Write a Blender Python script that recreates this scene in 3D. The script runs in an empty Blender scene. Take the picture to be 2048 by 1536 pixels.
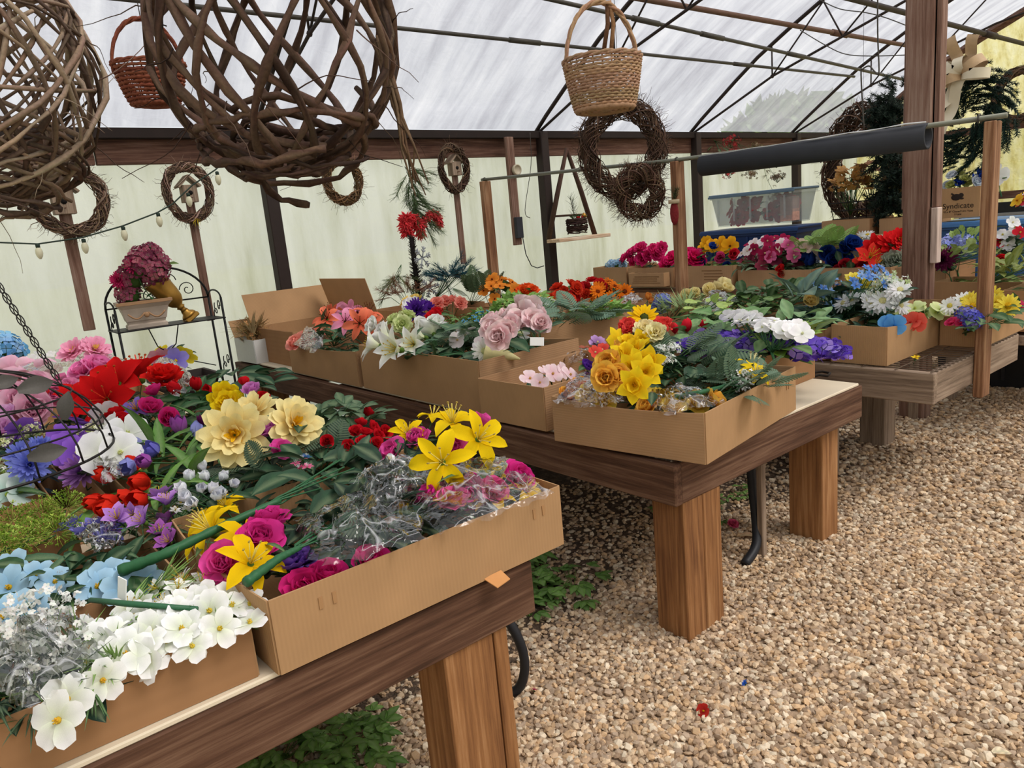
import bpy, bmesh, math, random
import numpy as np
from mathutils import Vector, Matrix, Quaternion, noise as mnoise

# ---------------------------------------------------------------- camera, world, sun, exposure
scene = bpy.context.scene
COL = scene.collection
FPX, CAMH = 1479.0, 1.5
_r, _p, _a = math.radians(5.3), math.radians(12.2), math.radians(51.3)
_fw = Vector((math.cos(_a)*math.cos(_p), math.sin(_a)*math.cos(_p), -math.sin(_p)))
_rt = Vector((math.sin(_a), -math.cos(_a), 0)); _up = _rt.cross(_fw)
RT = _rt*math.cos(_r) - _up*math.sin(_r); UP = _rt*math.sin(_r) + _up*math.cos(_r); FW = _fw
CAM = Vector((0, 0, CAMH))
cd = bpy.data.cameras.new('camera'); cam = bpy.data.objects.new('camera', cd); COL.objects.link(cam)
cd.sensor_width = 36; cd.lens = 36*FPX/2048; cd.clip_start = .02; cd.clip_end = 200
M3 = Matrix((RT, UP, -FW)).transposed()
cam.matrix_world = Matrix.Translation(CAM) @ M3.to_4x4()
scene.camera = cam

w = bpy.data.worlds.new('world'); scene.world = w; w.use_nodes = True
bg = w.node_tree.nodes['Background']
bg.inputs[0].default_value = (.93, .96, 1, 1); bg.inputs[1].default_value = .62
sd = bpy.data.lights.new('sun', 'SUN'); sd.energy = 4.3; sd.angle = math.radians(28); sd.color = (1, .93, .82)
sun = bpy.data.objects.new('sun', sd); COL.objects.link(sun)
sun.rotation_euler = Vector((-.38, .64, -1)).to_track_quat('-Z', 'Y').to_euler()   # light travels this way
scene.view_settings.view_transform = 'Standard'; scene.view_settings.look = 'None'
scene.view_settings.exposure = 0.47; scene.view_settings.gamma = 1.0; scene.view_settings.use_curve_mapping = False

R = random.Random(7)
PI = math.pi
def ray(px, py):
    return RT*((px-1024)/FPX) + UP*(-(py-768)/FPX) + FW
def atz(px, py, z):
    d = ray(px, py); return CAM + d*((z-CAMH)/d.z)
def aty(px, py, y):
    d = ray(px, py); return CAM + d*(y/d.y)
def atx(px, py, x):
    d = ray(px, py); return CAM + d*(x/d.x)
def atd(px, py, d):
    return CAM + ray(px, py)*d

# ---------------------------------------------------------------- colours and materials
def lin(c):
    if isinstance(c, str):
        c = c.lstrip('#'); c = [int(c[i:i+2], 16)/255 for i in (0, 2, 4)]
    return tuple((v/12.92 if v <= .04045 else ((v+.055)/1.055)**2.4) for v in c[:3])
MATS = {}
class NT:
    def __init__(s, name):
        s.m = bpy.data.materials.new(name); s.m.use_nodes = True
        s.t = s.m.node_tree; s.t.nodes.clear(); s.out = s.n('ShaderNodeOutputMaterial')
    def n(s, typ, **kw):
        nd = s.t.nodes.new(typ)
        for k, v in kw.items():
            if k.startswith('i_'):
                key = k[2:]; key = int(key) if key.isdigit() else key.replace('_', ' ')
                nd.inputs[key].default_value = v
            else: setattr(nd, k, v)
        return nd
    def l(s, a, b): s.t.links.new(a, b)
    def ramp(s, fac, stops):
        r = s.n('ShaderNodeValToRGB'); e = r.color_ramp.elements
        while len(e) < len(stops): e.new(.5)
        for el, (p, c) in zip(e, stops): el.position = p; el.color = (*lin(c), 1)
        s.l(fac, r.inputs[0]); return r.outputs[0]
    def coords(s, scale=(1, 1, 1), kind='Object'):
        tc = s.n('ShaderNodeTexCoord'); mp = s.n('ShaderNodeMapping'); mp.inputs['Scale'].default_value = scale
        s.l(tc.outputs[kind], mp.inputs[0]); return mp.outputs[0]
    def noise(s, vec, scale, detail=3, rough=.5, dist=0):
        nd = s.n('ShaderNodeTexNoise'); nd.inputs['Scale'].default_value = scale; nd.inputs['Detail'].default_value = detail
        nd.inputs['Roughness'].default_value = rough; nd.inputs['Distortion'].default_value = dist
        s.l(vec, nd.inputs['Vector']); return nd.outputs[0]
    def bump(s, h, strength=.3, dist=.002):
        b = s.n('ShaderNodeBump'); b.inputs['Strength'].default_value = strength; b.inputs['Distance'].default_value = dist
        s.l(h, b.inputs['Height']); return b.outputs[0]

def m_plain(name, col, rough=.6, metal=0, var=.12, scale=30, spec=.3, bump=0):
    if name in MATS: return MATS[name]
    t = NT(name); b = t.n('ShaderNodeBsdfPrincipled'); b.inputs['Roughness'].default_value = rough
    b.inputs['Metallic'].default_value = metal; b.inputs['Specular IOR Level'].default_value = spec
    v = t.coords(); nz = t.noise(v, scale, 4)
    c = lin(col); a = [max(0, x*(1-var)) for x in c]; d = [min(1, x*(1+var)) for x in c]
    mx = t.n('ShaderNodeMix', data_type='RGBA'); mx.inputs[6].default_value = (*a, 1); mx.inputs[7].default_value = (*d, 1)
    t.l(nz, mx.inputs[0]); t.l(mx.outputs[2], b.inputs['Base Color'])
    if bump: t.l(t.bump(nz, bump), b.inputs['Normal'])
    t.l(b.outputs[0], t.out.inputs[0]); MATS[name] = t.m; return t.m

def m_wood(name, dark, mid, light, axis=0, rough=.75, gs=1.0):
    key = name+'_xyz'[axis+1]
    if key in MATS: return MATS[key]
    t = NT(key); b = t.n('ShaderNodeBsdfPrincipled'); b.inputs['Roughness'].default_value = rough
    b.inputs['Specular IOR Level'].default_value = .2
    oi = t.n('ShaderNodeObjectInfo'); tc = t.n('ShaderNodeTexCoord')
    add = t.n('ShaderNodeVectorMath', operation='MULTIPLY_ADD'); t.l(tc.outputs['Object'], add.inputs[0]); add.inputs[1].default_value = (1, 1, 1)
    sc = t.n('ShaderNodeMath', operation='MULTIPLY'); sc.inputs[1].default_value = 7.3; t.l(oi.outputs['Random'], sc.inputs[0]); t.l(sc.outputs[0], add.inputs[2])
    mp = t.n('ShaderNodeMapping'); s = [11*gs, 11*gs, 11*gs]; s[axis] = .45*gs; mp.inputs['Scale'].default_value = s; t.l(add.outputs[0], mp.inputs[0])
    n1 = t.noise(mp.outputs[0], 1.0, 2, .45, .35)
    w = t.n('ShaderNodeMath', operation='MULTIPLY'); w.inputs[1].default_value = 42; t.l(n1, w.inputs[0])
    sn = t.n('ShaderNodeMath', operation='SINE'); t.l(w.outputs[0], sn.inputs[0])
    n2 = t.noise(mp.outputs[0], 9, 6, .7)
    ad = t.n('ShaderNodeMath', operation='MULTIPLY_ADD'); ad.inputs[1].default_value = .09; t.l(sn.outputs[0], ad.inputs[0]); t.l(n2, ad.inputs[2])
    blot = t.noise(add.outputs[0], 2.2, 3)
    ad2 = t.n('ShaderNodeMath', operation='MULTIPLY_ADD'); ad2.inputs[1].default_value = .5; t.l(blot, ad2.inputs[0])
    sb = t.n('ShaderNodeMath', operation='SUBTRACT'); sb.inputs[1].default_value = .25; t.l(ad.outputs[0], sb.inputs[0]); t.l(sb.outputs[0], ad2.inputs[2])
    c = t.ramp(ad2.outputs[0], [(.2, dark), (.5, mid), (.85, light)])
    t.l(c, b.inputs['Base Color']); t.l(t.bump(ad.outputs[0], .35, .003), b.inputs['Normal'])
    t.l(b.outputs[0], t.out.inputs[0]); MATS[key] = t.m; return t.m
def W_dark(ax): return m_wood('table_fascia_wood', '#3a261a', '#5c4030', '#80634e', ax)
def W_leg(ax): return m_wood('leg_wood', '#6a452a', '#93663f', '#b98d62', ax)
def W_grey(ax): return m_wood('weathered_wood', '#5a4a3d', '#8b7765', '#ab9884', ax)
def W_post(ax): return m_wood('post_wood', '#54392d', '#7d5f51', '#9c8475', ax)
def W_beam(ax): return m_wood('beam_wood', '#35201a', '#5c4033', '#826557', ax)

def m_card(name, col, ax='X', lines=190., rough=.85):
    if name in MATS: return MATS[name]
    t = NT(name); b = t.n('ShaderNodeBsdfPrincipled'); b.inputs['Roughness'].default_value = rough; b.inputs['Specular IOR Level'].default_value = .15
    v = t.coords(); n1 = t.noise(v, 6, 3); n2 = t.noise(v, 160, 2)
    wv = t.n('ShaderNodeTexWave', bands_direction=ax); wv.inputs['Scale'].default_value = lines/6.28*.5; wv.inputs['Distortion'].default_value = .4; t.l(v, wv.inputs['Vector'])
    c = lin(col); mx = t.n('ShaderNodeMix', data_type='RGBA')
    mx.inputs[6].default_value = (*[x*.80 for x in c], 1); mx.inputs[7].default_value = (*[min(1, x*1.18) for x in c], 1)
    ma = t.n('ShaderNodeMath', operation='MULTIPLY_ADD'); ma.inputs[1].default_value = .09; t.l(wv.outputs[1], ma.inputs[0]); t.l(n1, ma.inputs[2])
    sb = t.n('ShaderNodeMath', operation='SUBTRACT'); sb.inputs[1].default_value = .04; t.l(ma.outputs[0], sb.inputs[0])
    t.l(sb.outputs[0], mx.inputs[0]); t.l(mx.outputs[2], b.inputs['Base Color'])
    t.l(t.bump(wv.outputs[1], .25, .0012), b.inputs['Normal']); t.l(b.outputs[0], t.out.inputs[0]); MATS[name] = t.m; return t.m

def m_film(name, stops, transp=.25, scale=(1, 1, 1), nscale=3, transl=.8, crinkle=.35):
    t = NT(name); v = t.coords(scale); n1 = t.noise(v, nscale, 5, .6)
    c = t.ramp(n1, stops)
    v2 = t.coords((1, 1, 1)); n2 = t.noise(v2, 9, 4, .55, .5); bp = t.bump(n2, crinkle, .03)
    tr = t.n('ShaderNodeBsdfTranslucent'); df = t.n('ShaderNodeBsdfDiffuse'); tp = t.n('ShaderNodeBsdfTransparent'); gl = t.n('ShaderNodeBsdfGlossy'); gl.inputs['Roughness'].default_value = .35
    for s_ in (tr, df, tp): t.l(c, s_.inputs['Color'])
    for s_ in (tr, df, gl): t.l(bp, s_.inputs['Normal'])
    m1 = t.n('ShaderNodeMixShader'); m1.inputs[0].default_value = transl; t.l(df.outputs[0], m1.inputs[1]); t.l(tr.outputs[0], m1.inputs[2])
    m2 = t.n('ShaderNodeMixShader'); m2.inputs[0].default_value = .04; t.l(m1.outputs[0], m2.inputs[1]); t.l(gl.outputs[0], m2.inputs[2])
    m3 = t.n('ShaderNodeMixShader'); m3.inputs[0].default_value = transp; t.l(m2.outputs[0], m3.inputs[1]); t.l(tp.outputs[0], m3.inputs[2])
    t.l(m3.outputs[0], t.out.inputs[0]); return t.m

def m_attr(name, rough=.75, transl=.25, spec=.15, nz=40, var=.15, bump=.15):
    """colour from the mesh's own 'col' attribute (dyed cloth, leaf, stone), broken up by noise"""
    t = NT(name); at = t.n('ShaderNodeAttribute', attribute_name='col')
    v = t.coords(); n1 = t.noise(v, nz, 3)
    mr = t.n('ShaderNodeMapRange'); mr.inputs[3].default_value = 1-var; mr.inputs[4].default_value = 1+var; t.l(n1, mr.inputs[0])
    ml = t.n('ShaderNodeVectorMath', operation='SCALE'); t.l(at.outputs['Color'], ml.inputs[0]); t.l(mr.outputs[0], ml.inputs['Scale'])
    b = t.n('ShaderNodeBsdfPrincipled'); b.inputs['Roughness'].default_value = rough; b.inputs['Specular IOR Level'].default_value = spec
    t.l(ml.outputs[0], b.inputs['Base Color'])
    if bump: t.l(t.bump(n1, bump, .004), b.inputs['Normal'])
    if transl:
        tr = t.n('ShaderNodeBsdfTranslucent'); t.l(ml.outputs[0], tr.inputs[0])
        mx = t.n('ShaderNodeMixShader'); mx.inputs[0].default_value = transl; t.l(b.outputs[0], mx.inputs[1]); t.l(tr.outputs[0], mx.inputs[2]); t.l(mx.outputs[0], t.out.inputs[0])
    else: t.l(b.outputs[0], t.out.inputs[0])
    return t.m
PETAL = m_attr('silk_petal', .8, .3, .1, 60, .12)
LEAF = m_attr('silk_leaf', .55, .18, .3, 50, .25)
STONE = m_attr('gravel_stone', .9, 0, .1, 120, .15, .3)
TWIG = m_attr('vine_bark', .85, 0, .15, 90, .4, .6)
STEM = m_attr('plastic_stem', .5, 0, .3, 90, .15, .2)

def m_wrap():
    t = NT('clear_cellophane'); v = t.coords(); n1 = t.noise(v, 9, 2, .45, 3.0); bp = t.bump(n1, .5, .02)
    tp = t.n('ShaderNodeBsdfTransparent'); tp.inputs[0].default_value = (.97, .98, .98, 1)
    gl = t.n('ShaderNodeBsdfGlossy'); gl.inputs['Roughness'].default_value = .09; gl.inputs[0].default_value = (1, 1, 1, 1); t.l(bp, gl.inputs['Normal'])
    fr = t.n('ShaderNodeFresnel'); fr.inputs[0].default_value = 1.5; t.l(bp, fr.inputs['Normal'])
    ma = t.n('ShaderNodeMath', operation='MULTIPLY_ADD', use_clamp=True); ma.inputs[1].default_value = 1.7; ma.inputs[2].default_value = -.02; t.l(fr.outputs[0], ma.inputs[0])
    mx = t.n('ShaderNodeMixShader'); t.l(ma.outputs[0], mx.inputs[0]); t.l(tp.outputs[0], mx.inputs[1]); t.l(gl.outputs[0], mx.inputs[2])
    # painted white glints along creases: thin bands of two stretched noises
    cr = None
    for sc_ in ((1.6, 12, 4), (7, 2, 4)):
        nn = t.noise(t.coords(sc_), 1.3, 1, .4, .5); d = t.n('ShaderNodeMath', operation='SUBTRACT'); d.inputs[1].default_value = .5; t.l(nn, d.inputs[0])
        a = t.n('ShaderNodeMath', operation='ABSOLUTE'); t.l(d.outputs[0], a.inputs[0]); r = t.n('ShaderNodeMapRange'); r.inputs[1].default_value = .0; r.inputs[2].default_value = .010; r.inputs[3].default_value = .34; r.inputs[4].default_value = 0; t.l(a.outputs[0], r.inputs[0])
        if cr is None: cr = r.outputs[0]
        else: m_ = t.n('ShaderNodeMath', operation='MAXIMUM'); t.l(cr, m_.inputs[0]); t.l(r.outputs[0], m_.inputs[1]); cr = m_.outputs[0]
    wh = t.n('ShaderNodeBsdfPrincipled'); wh.inputs['Base Color'].default_value = (.92, .93, .95, 1); wh.inputs['Roughness'].default_value = .3
    m2 = t.n('ShaderNodeMixShader'); t.l(cr, m2.inputs[0]); t.l(mx.outputs[0], m2.inputs[1]); t.l(wh.outputs[0], m2.inputs[2])
    t.l(m2.outputs[0], t.out.inputs[0]); return t.m
WRAP = m_wrap()

# ---------------------------------------------------------------- object helpers
def tag(o, label=None, cat=None, group=None, kind=None):
    if label: o['label'] = label
    if cat: o['category'] = cat
    if group: o['group'] = group
    if kind: o['kind'] = kind
    return o
def thing(name, label, cat, loc=(0, 0, 0), rz=0, group=None):
    o = bpy.data.objects.new(name, None); COL.objects.link(o); o.empty_display_size = .05
    o.location = loc; o.rotation_euler = (0, 0, rz); return tag(o, label, cat, group)
def put(name, me, parent=None, loc=(0, 0, 0), rot=None, scale=1.0, mat=None):
    o = bpy.data.objects.new(name, me); COL.objects.link(o); o.parent = parent; o.location = loc
    if rot is not None:
        if isinstance(rot, Quaternion): o.rotation_mode = 'QUATERNION'; o.rotation_quaternion = rot
        else: o.rotation_euler = rot
    o.scale = (scale,)*3 if not hasattr(scale, '__len__') else scale
    return o
class MB:
    """collects vertices, faces and per-vertex colours; build() makes one mesh"""
    def __init__(s): s.v = []; s.f = []; s.c = []; s.n = 0
    def add(s, vs, fs, col=(.5, .5, .5)):
        vs = [tuple(v) for v in vs]; n = s.n; s.v += vs; s.f += [tuple(i+n for i in f) for f in fs]; s.n += len(vs)
        if len(col) == 3 and not hasattr(col[0], '__len__'): col = [col]*len(vs)
        s.c += list(col); return s
    def box(s, lo, hi, col=(.5, .5, .5)):
        x0, y0, z0 = lo; x1, y1, z1 = hi
        return s.add([(x0, y0, z0), (x1, y0, z0), (x1, y1, z0), (x0, y1, z0), (x0, y0, z1), (x1, y0, z1), (x1, y1, z1), (x0, y1, z1)],
                     [(0, 3, 2, 1), (4, 5, 6, 7), (0, 1, 5, 4), (1, 2, 6, 5), (2, 3, 7, 6), (3, 0, 4, 7)], col)
    def tube(s, pts, r, k=6, col=(.5, .5, .5), cap=True):
        pts = [Vector(p) for p in pts]; n = len(pts); rs = r if hasattr(r, '__len__') else [r]*n
        vs = []; up = Vector((0, 0, 1)); prev = None
        for i, p in enumerate(pts):
            d = (pts[min(i+1, n-1)] - pts[max(i-1, 0)])
            if d.length < 1e-9: d = Vector((0, 0, 1))
            d.normalize()
            if prev is None:
                a = d.cross(up)
                if a.length < .05: a = d.cross(Vector((1, 0, 0)))
            else: a = prev - d*prev.dot(d)
            if a.length < 1e-6: a = d.orthogonal()
            a.normalize(); b = d.cross(a); prev = a
            for j in range(k):
                t = 2*PI*j/k; vs.append(p + (a*math.cos(t) + b*math.sin(t))*rs[i])
        fs = [(i*k+j, i*k+(j+1) % k, (i+1)*k+(j+1) % k, (i+1)*k+j) for i in range(n-1) for j in range(k)]
        if cap: fs += [tuple(range(k-1, -1, -1)), tuple((n-1)*k+j for j in range(k))]
        return s.add(vs, fs, col)
    def lathe(s, prof, k=24, col=(.5, .5, .5)):
        n = len(prof); vs = [(r*math.cos(2*PI*j/k), r*math.sin(2*PI*j/k), z) for r, z in prof for j in range(k)]
        fs = [(i*k+j, i*k+(j+1) % k, (i+1)*k+(j+1) % k, (i+1)*k+j) for i in range(n-1) for j in range(k)]
        if prof[0][0] > 1e-4: fs.append(tuple(range(k-1, -1, -1)))
        return s.add(vs, fs, col)
    def sphere(s, c, r, k=8, h=5, col=(.5, .5, .5), sq=(1, 1, 1)):
        c = Vector(c); vs = [c + Vector((0, 0, -r*sq[2]))]
        for i in range(1, h):
            a = -PI/2 + PI*i/h
            for j in range(k):
                t = 2*PI*j/k; vs.append(c + Vector((r*sq[0]*math.cos(a)*math.cos(t), r*sq[1]*math.cos(a)*math.sin(t), r*sq[2]*math.sin(a))))
        vs.append(c + Vector((0, 0, r*sq[2]))); L = len(vs)-1
        fs = [(0, 1+(j+1) % k, 1+j) for j in range(k)]
        for i in range(h-2):
            fs += [(1+i*k+j, 1+i*k+(j+1) % k, 1+(i+1)*k+(j+1) % k, 1+(i+1)*k+j) for j in range(k)]
        fs += [(L, 1+(h-2)*k+j, 1+(h-2)*k+(j+1) % k) for j in range(k)]
        return s.add(vs, fs, col)
    def mesh(s, name, mat, smooth=True):
        me = bpy.data.meshes.new(name); me.from_pydata(s.v, [], s.f); me.materials.append(mat)
        ca = me.color_attributes.new('col', 'FLOAT_COLOR', 'POINT')
        ca.data.foreach_set('color', np.c_[np.array(s.c, float).reshape(-1, 3), np.ones(len(s.v))].ravel())
        if smooth: me.polygons.foreach_set('use_smooth', [True]*len(me.polygons))
        me.update(); return me
    def obj(s, name, mat, parent=None, loc=(0, 0, 0), rot=None, smooth=True, scale=1.0):
        return put(name, s.mesh(name, mat, smooth), parent, loc, rot, scale)
def rbox(name, lo, hi, mat, parent=None, bev=.004, jit=0):
    """a bevelled board with its origin at its own centre"""
    c = [(a+b)/2 for a, b in zip(lo, hi)]; h = [(b-a)/2 for a, b in zip(lo, hi)]
    bm = bmesh.new(); bmesh.ops.create_cube(bm, size=2)
    for v in bm.verts: v.co = Vector((v.co.x*h[0], v.co.y*h[1], v.co.z*h[2]))
    if bev: bmesh.ops.bevel(bm, geom=bm.edges[:], offset=min(bev, min(h)*.6), segments=1, affect='EDGES')
    me = bpy.data.meshes.new(name); bm.to_mesh(me); bm.free(); me.materials.append(mat)
    return put(name, me, parent, c)
def copy_tree(o, parent=None):
    c = o.copy(); COL.objects.link(c); c.parent = parent
    for ch in o.children: copy_tree(ch, c)
    return c
def vrand(s=1): return Vector((R.uniform(-s, s), R.uniform(-s, s), R.uniform(-s, s)))
def mixc(a, b, t): return tuple(x+(y-x)*t for x, y in zip(a, b))
def jit(c, s=.15):
    k = 1+R.uniform(-s, s); return tuple(max(0, min(1, x*k*(1+R.uniform(-s, s)*.4))) for x in c)
# ================================================================ THE PLACE
XW0, XW1, YW, YE = -3.0, 12.0, 5.8, -1.9       # end walls, side walls
EAVE = 2.36
PROF = [(5.8, 2.36), (5.62, 2.50), (5.45, 2.62), (5.15, 2.83), (4.85, 3.03), (4.5, 3.22), (4.1, 3.42), (3.6, 3.63), (3.0, 3.85), (2.4, 4.03), (1.95, 4.12)]
PROF = PROF + [(3.9-y, z) for y, z in PROF[-2::-1]]
HOOPS = [-.6, 2.36, 5.24, 7.75, 10.04]
# ---- floor: packed earth under the gravel
gm = NT('packed_earth_and_grit'); _v = gm.coords(); _b = gm.n('ShaderNodeBsdfPrincipled'); _b.inputs['Roughness'].default_value = .95
_vo = gm.n('ShaderNodeTexVoronoi'); _vo.inputs['Scale'].default_value = 34; gm.l(_v, _vo.inputs['Vector'])
_c = gm.ramp(gm.noise(_v, 30, 4), [(.3, '#8d7a66'), (.5, '#b59b7e'), (.7, '#d2ba9b')]); gm.l(_c, _b.inputs['Base Color'])
gm.l(gm.bump(_vo.outputs[0], 1, .02), _b.inputs['Normal']); gm.l(_b.outputs[0], gm.out.inputs[0])
floor = MB().add([(XW0, YE, 0), (XW1, YE, 0), (XW1, YW, 0), (XW0, YW, 0)], [(0, 1, 2, 3)]).obj('floor', gm.m); tag(floor, kind='structure')
# ---- meadow outside, seen only through the film
gr = NT('sunlit_grass'); _v = gr.coords(); _b = gr.n('ShaderNodeBsdfDiffuse')
gr.l(gr.ramp(gr.noise(_v, 1.2, 6, .7), [(.3, '#7d8a5c'), (.5, '#b4b88a'), (.7, '#d2d0ac')]), _b.inputs[0]); gr.l(_b.outputs[0], gr.out.inputs[0])
lawn = MB().add([(-40, -40, -.03), (60, -40, -.03), (60, 60, -.03), (-40, 60, -.03)], [(0, 1, 2, 3)]).obj('lawn', gr.m); tag(lawn, 'sunlit grass outside the plastic walls', 'grass', kind='structure')

FILM_ROOF = m_film('roof_film', [(.3, '#bcbcc4'), (.5, '#d6d7de'), (.72, '#ececf0')], .47, (2.6, .4, .4), 2.0, .82, .2)
FILM_WALL = m_film('wall_film', [(.28, '#cbcbbb'), (.45, '#e5e5e0'), (.6, '#f0f0f0'), (.8, '#f8f8f8')], .06, (2.4, 1, .45), 1.6, .8)
FILM_END = m_film('end_wall_film', [(.3, '#c8b66c'), (.48, '#ece2a8'), (.7, '#f7f2cf')], .28, (1, 2.5, 1), 4, .8)  # yellow of the lit grass behind is put into the film colour
# roof: one sheet per bay, sagging a little between the hoops, creased near the eave
def sheet(name, x0, x1, seed):
    nx, sub = 26, 3; ys = []
    for i in range(len(PROF)-1):
        for k in range(sub): t = k/sub; ys.append(tuple(PROF[i][j]*(1-t)+PROF[i+1][j]*t for j in (0, 1)))
    ys.append(PROF[-1]); V = []; n = len(ys)
    for i in range(nx+1):
        u = i/nx; x = x0+(x1-x0)*u; sag = math.sin(PI*u)
        for j, (y, z) in enumerate(ys):
            e = math.sin(PI*j/(n-1))
            nz = mnoise.noise(Vector((x*1.1+seed, y*.8, seed*3.1)))*.035 + mnoise.noise(Vector((x*3.3+y*2.6+seed, y*.7, 1.7)))*.018*(1 if z < 3.2 else .4)
            V.append((x, y, z + .035 - .045*sag*min(1, e*4) + nz*min(1, e*6)))
    F = [(i*n+j, i*n+j+1, (i+1)*n+j+1, (i+1)*n+j) for i in range(nx) for j in range(n-1)]
    return MB().add(V, F).obj(name, FILM_ROOF)
ceil = bpy.data.objects.new('ceiling', None); COL.objects.link(ceil); tag(ceil, kind='structure')
xs = [XW0]+HOOPS+[XW1]
for i in range(len(xs)-1):
    s_ = sheet('film_sheet', xs[i], xs[i+1], i*5.3); s_.parent = ceil
def wallfilm(name, fn, nu, nv, mat):
    V = [fn(i/nu, j/nv) for i in range(nu+1) for j in range(nv+1)]; m = nv+1
    o = MB().add(V, [(i*m+j, (i+1)*m+j, (i+1)*m+j+1, i*m+j+1) for i in range(nu) for j in range(nv)]).obj(name, mat); return tag(o, kind='structure')
def wob(a, b): return mnoise.noise(Vector((a*2.1, b*.6, 3.3)))*.03 + mnoise.noise(Vector((a*7+b*3, b*1.5, 8)))*.012
wallfilm('wall_back', lambda u, v: (XW0+(XW1-XW0)*u, YW+.02+wob(XW0+15*u, v*2.4), v*2.37), 150, 24, FILM_WALL)
wallfilm('wall_front', lambda u, v: (XW0+(XW1-XW0)*u, YE-.02, v*2.37), 8, 2, FILM_ROOF)
def endwall(name, x, mat):
    P_ = [(x, y, z) for y, z in PROF]; V = P_ + [(x, y, 0) for y, z in PROF]; n = len(P_)
    return tag(MB().add(V, [(i, i+1, n+i+1, n+i) for i in range(n-1)]).obj(name, mat), kind='structure')
endwall('wall_right', XW1, FILM_END); endwall('wall_left', XW0, FILM_WALL)

STEEL = m_plain('weathered_steel_pipe', '#4a4640', .55, .3, .3, 25)
DARKST = m_plain('dark_painted_post', '#2c211d', .65, .0, .25, 20)
RUST = m_plain('rusty_brown_pipe', '#63483a', .7, .1, .3, 25)
# posts on the side wall, hoops above them, web bars
for i, x in enumerate(HOOPS):
    if x > 0:
        o = rbox('wall_post', (x-.05, YW-.14, 0), (x+.05, YW-.04, 2.36), DARKST, None, .006)
        tag(o, ('dark square wall post', 'dark wall post behind the open carton on the second bench', 'dark wall post between the hanging board and the triangle shelf', 'dark wall post left of the navy tote', 'dark wall post behind the clear tote')[i], 'post')
    hp = thing('roof_hoop', ('dark pipe rib of the roof behind the twig ball', 'dark pipe roof rib above the wall post by the lattice ball', 'dark pipe roof rib beside the tan wicker basket', 'dark pipe roof rib above the navy tote', 'dark pipe roof rib nearest the yellow end wall')[i], 'roof rib', (x, 0, 0))
    m = MB(); m.tube([(0, y, z) for y, z in PROF], .02, 6); m.obj('rib', DARKST, hp)
    m = MB(); m.tube([(0, 5.75, 2.36), (0, 4.68, 2.80), (0, 3.3, 3.19), (0, 1.95, 3.4), (0, .6, 3.19), (0, -1.85, 2.36)], .013, 6); m.obj('lower_chord', DARKST, hp)
    for a, b in (((4.68, 2.80), (4.68, 3.10)), ((4.68, 2.8), (4.1, 3.40)), ((3.9, 3.02), (4.1, 3.40)), ((3.9, 3.02), (3.0, 3.83)), ((2.8, 3.27), (3.0, 3.83))):
        m = MB(); m.tube([(0, a[0], a[1]), (0, b[0], b[1])], .009, 5); m.obj('web_bar', DARKST, hp)
    m = MB(); m.sphere((0, 4.68, 2.8), .022, 6, 4); m.obj('clamp', DARKST, hp)
# purlins running the length of the house
def pipe(name, pts, r, mat, label, cat, group=None, k=8):
    q = [Vector(p) for p in pts]; n = len(q); pts = []
    for i in range(n-1):                       # smooth curve through the given points
        a, b, c, d = q[max(i-1, 0)], q[i], q[i+1], q[min(i+2, n-1)]
        for s in range(5): t = s/5; pts.append(.5*((2*b)+(c-a)*t+(2*a-5*b+4*c-d)*t*t+(3*b-3*c+d-a)*t*t*t))
    pts.append(q[-1])
    o = MB().tube(pts, r, k).obj(name, mat); return tag(o, label, cat, group)
for (p0, p1, mat, r, lab, slv) in (((XW0, 4.68, 2.895), (9.6, 4.68, 2.885), STEEL, .015, 'thin grey purlin pipe under the lower slope of the roof film', (4.2, 7.2)),
                                   ((-.6, 4.2, 3.28), (9.9, 4.2, 2.765), STEEL, .017, 'grey brace pipe sloping down along the roof towards the end wall', (5.1, 6.0, 7.4)),
                                   ((XW0, 4.36, 3.235), (XW1, 4.36, 3.22), RUST, .026, 'rusty brown purlin pipe with a sleeve joint close under the roof film', (4.0, 8.6)),
                                   ((XW0, 3.3, 3.20), (XW1, 3.3, 3.04), DARKST, .026, 'dark brown pipe passing behind the centre post high under the roof', (9.9,)),
                                   ((XW0, 1.98, 3.44), (XW1, 1.98, 3.44), STEEL, .02, 'grey ridge pipe above the top of the centre post', (1, 7))):
    t = thing('purlin', lab, 'pipe'); A_, B_ = Vector(p0), Vector(p1); MB().tube([A_, B_], r, 8).obj('tube', mat, t)
    for x in slv: k_ = (x-A_.x)/(B_.x-A_.x); c_ = A_.lerp(B_, k_); d_ = (B_-A_).normalized()*.16; MB().tube([c_-d_, c_+d_], r*1.4, 8).obj('sleeve', mat, t)
# eave: ledge and plate boards along the side wall
led = rbox('trim_1', (XW0, YW-.12, 2.30), (XW1, YW+.03, 2.37), m_plain('shadowed_ledge', '#241a16', .8, 0, .3, 9)); tag(led, 'top ledge board with painted shadow where roof film meets the wall', 'board', kind='structure')  # ledge coloured dark to stand for the shadow gap at the eave
plate = bpy.data.objects.new('trim_2', None); COL.objects.link(plate); tag(plate, 'brown plank plate along the top of the side wall', 'board', kind='structure')
for a, b in ((-3, 1.2), (1.21, 5.2), (5.21, 8.6), (8.61, 12)):
    rbox('plank', (a, YW-.06, 2.135), (b, YW-.01, 2.305), W_beam(0), plate)
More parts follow.
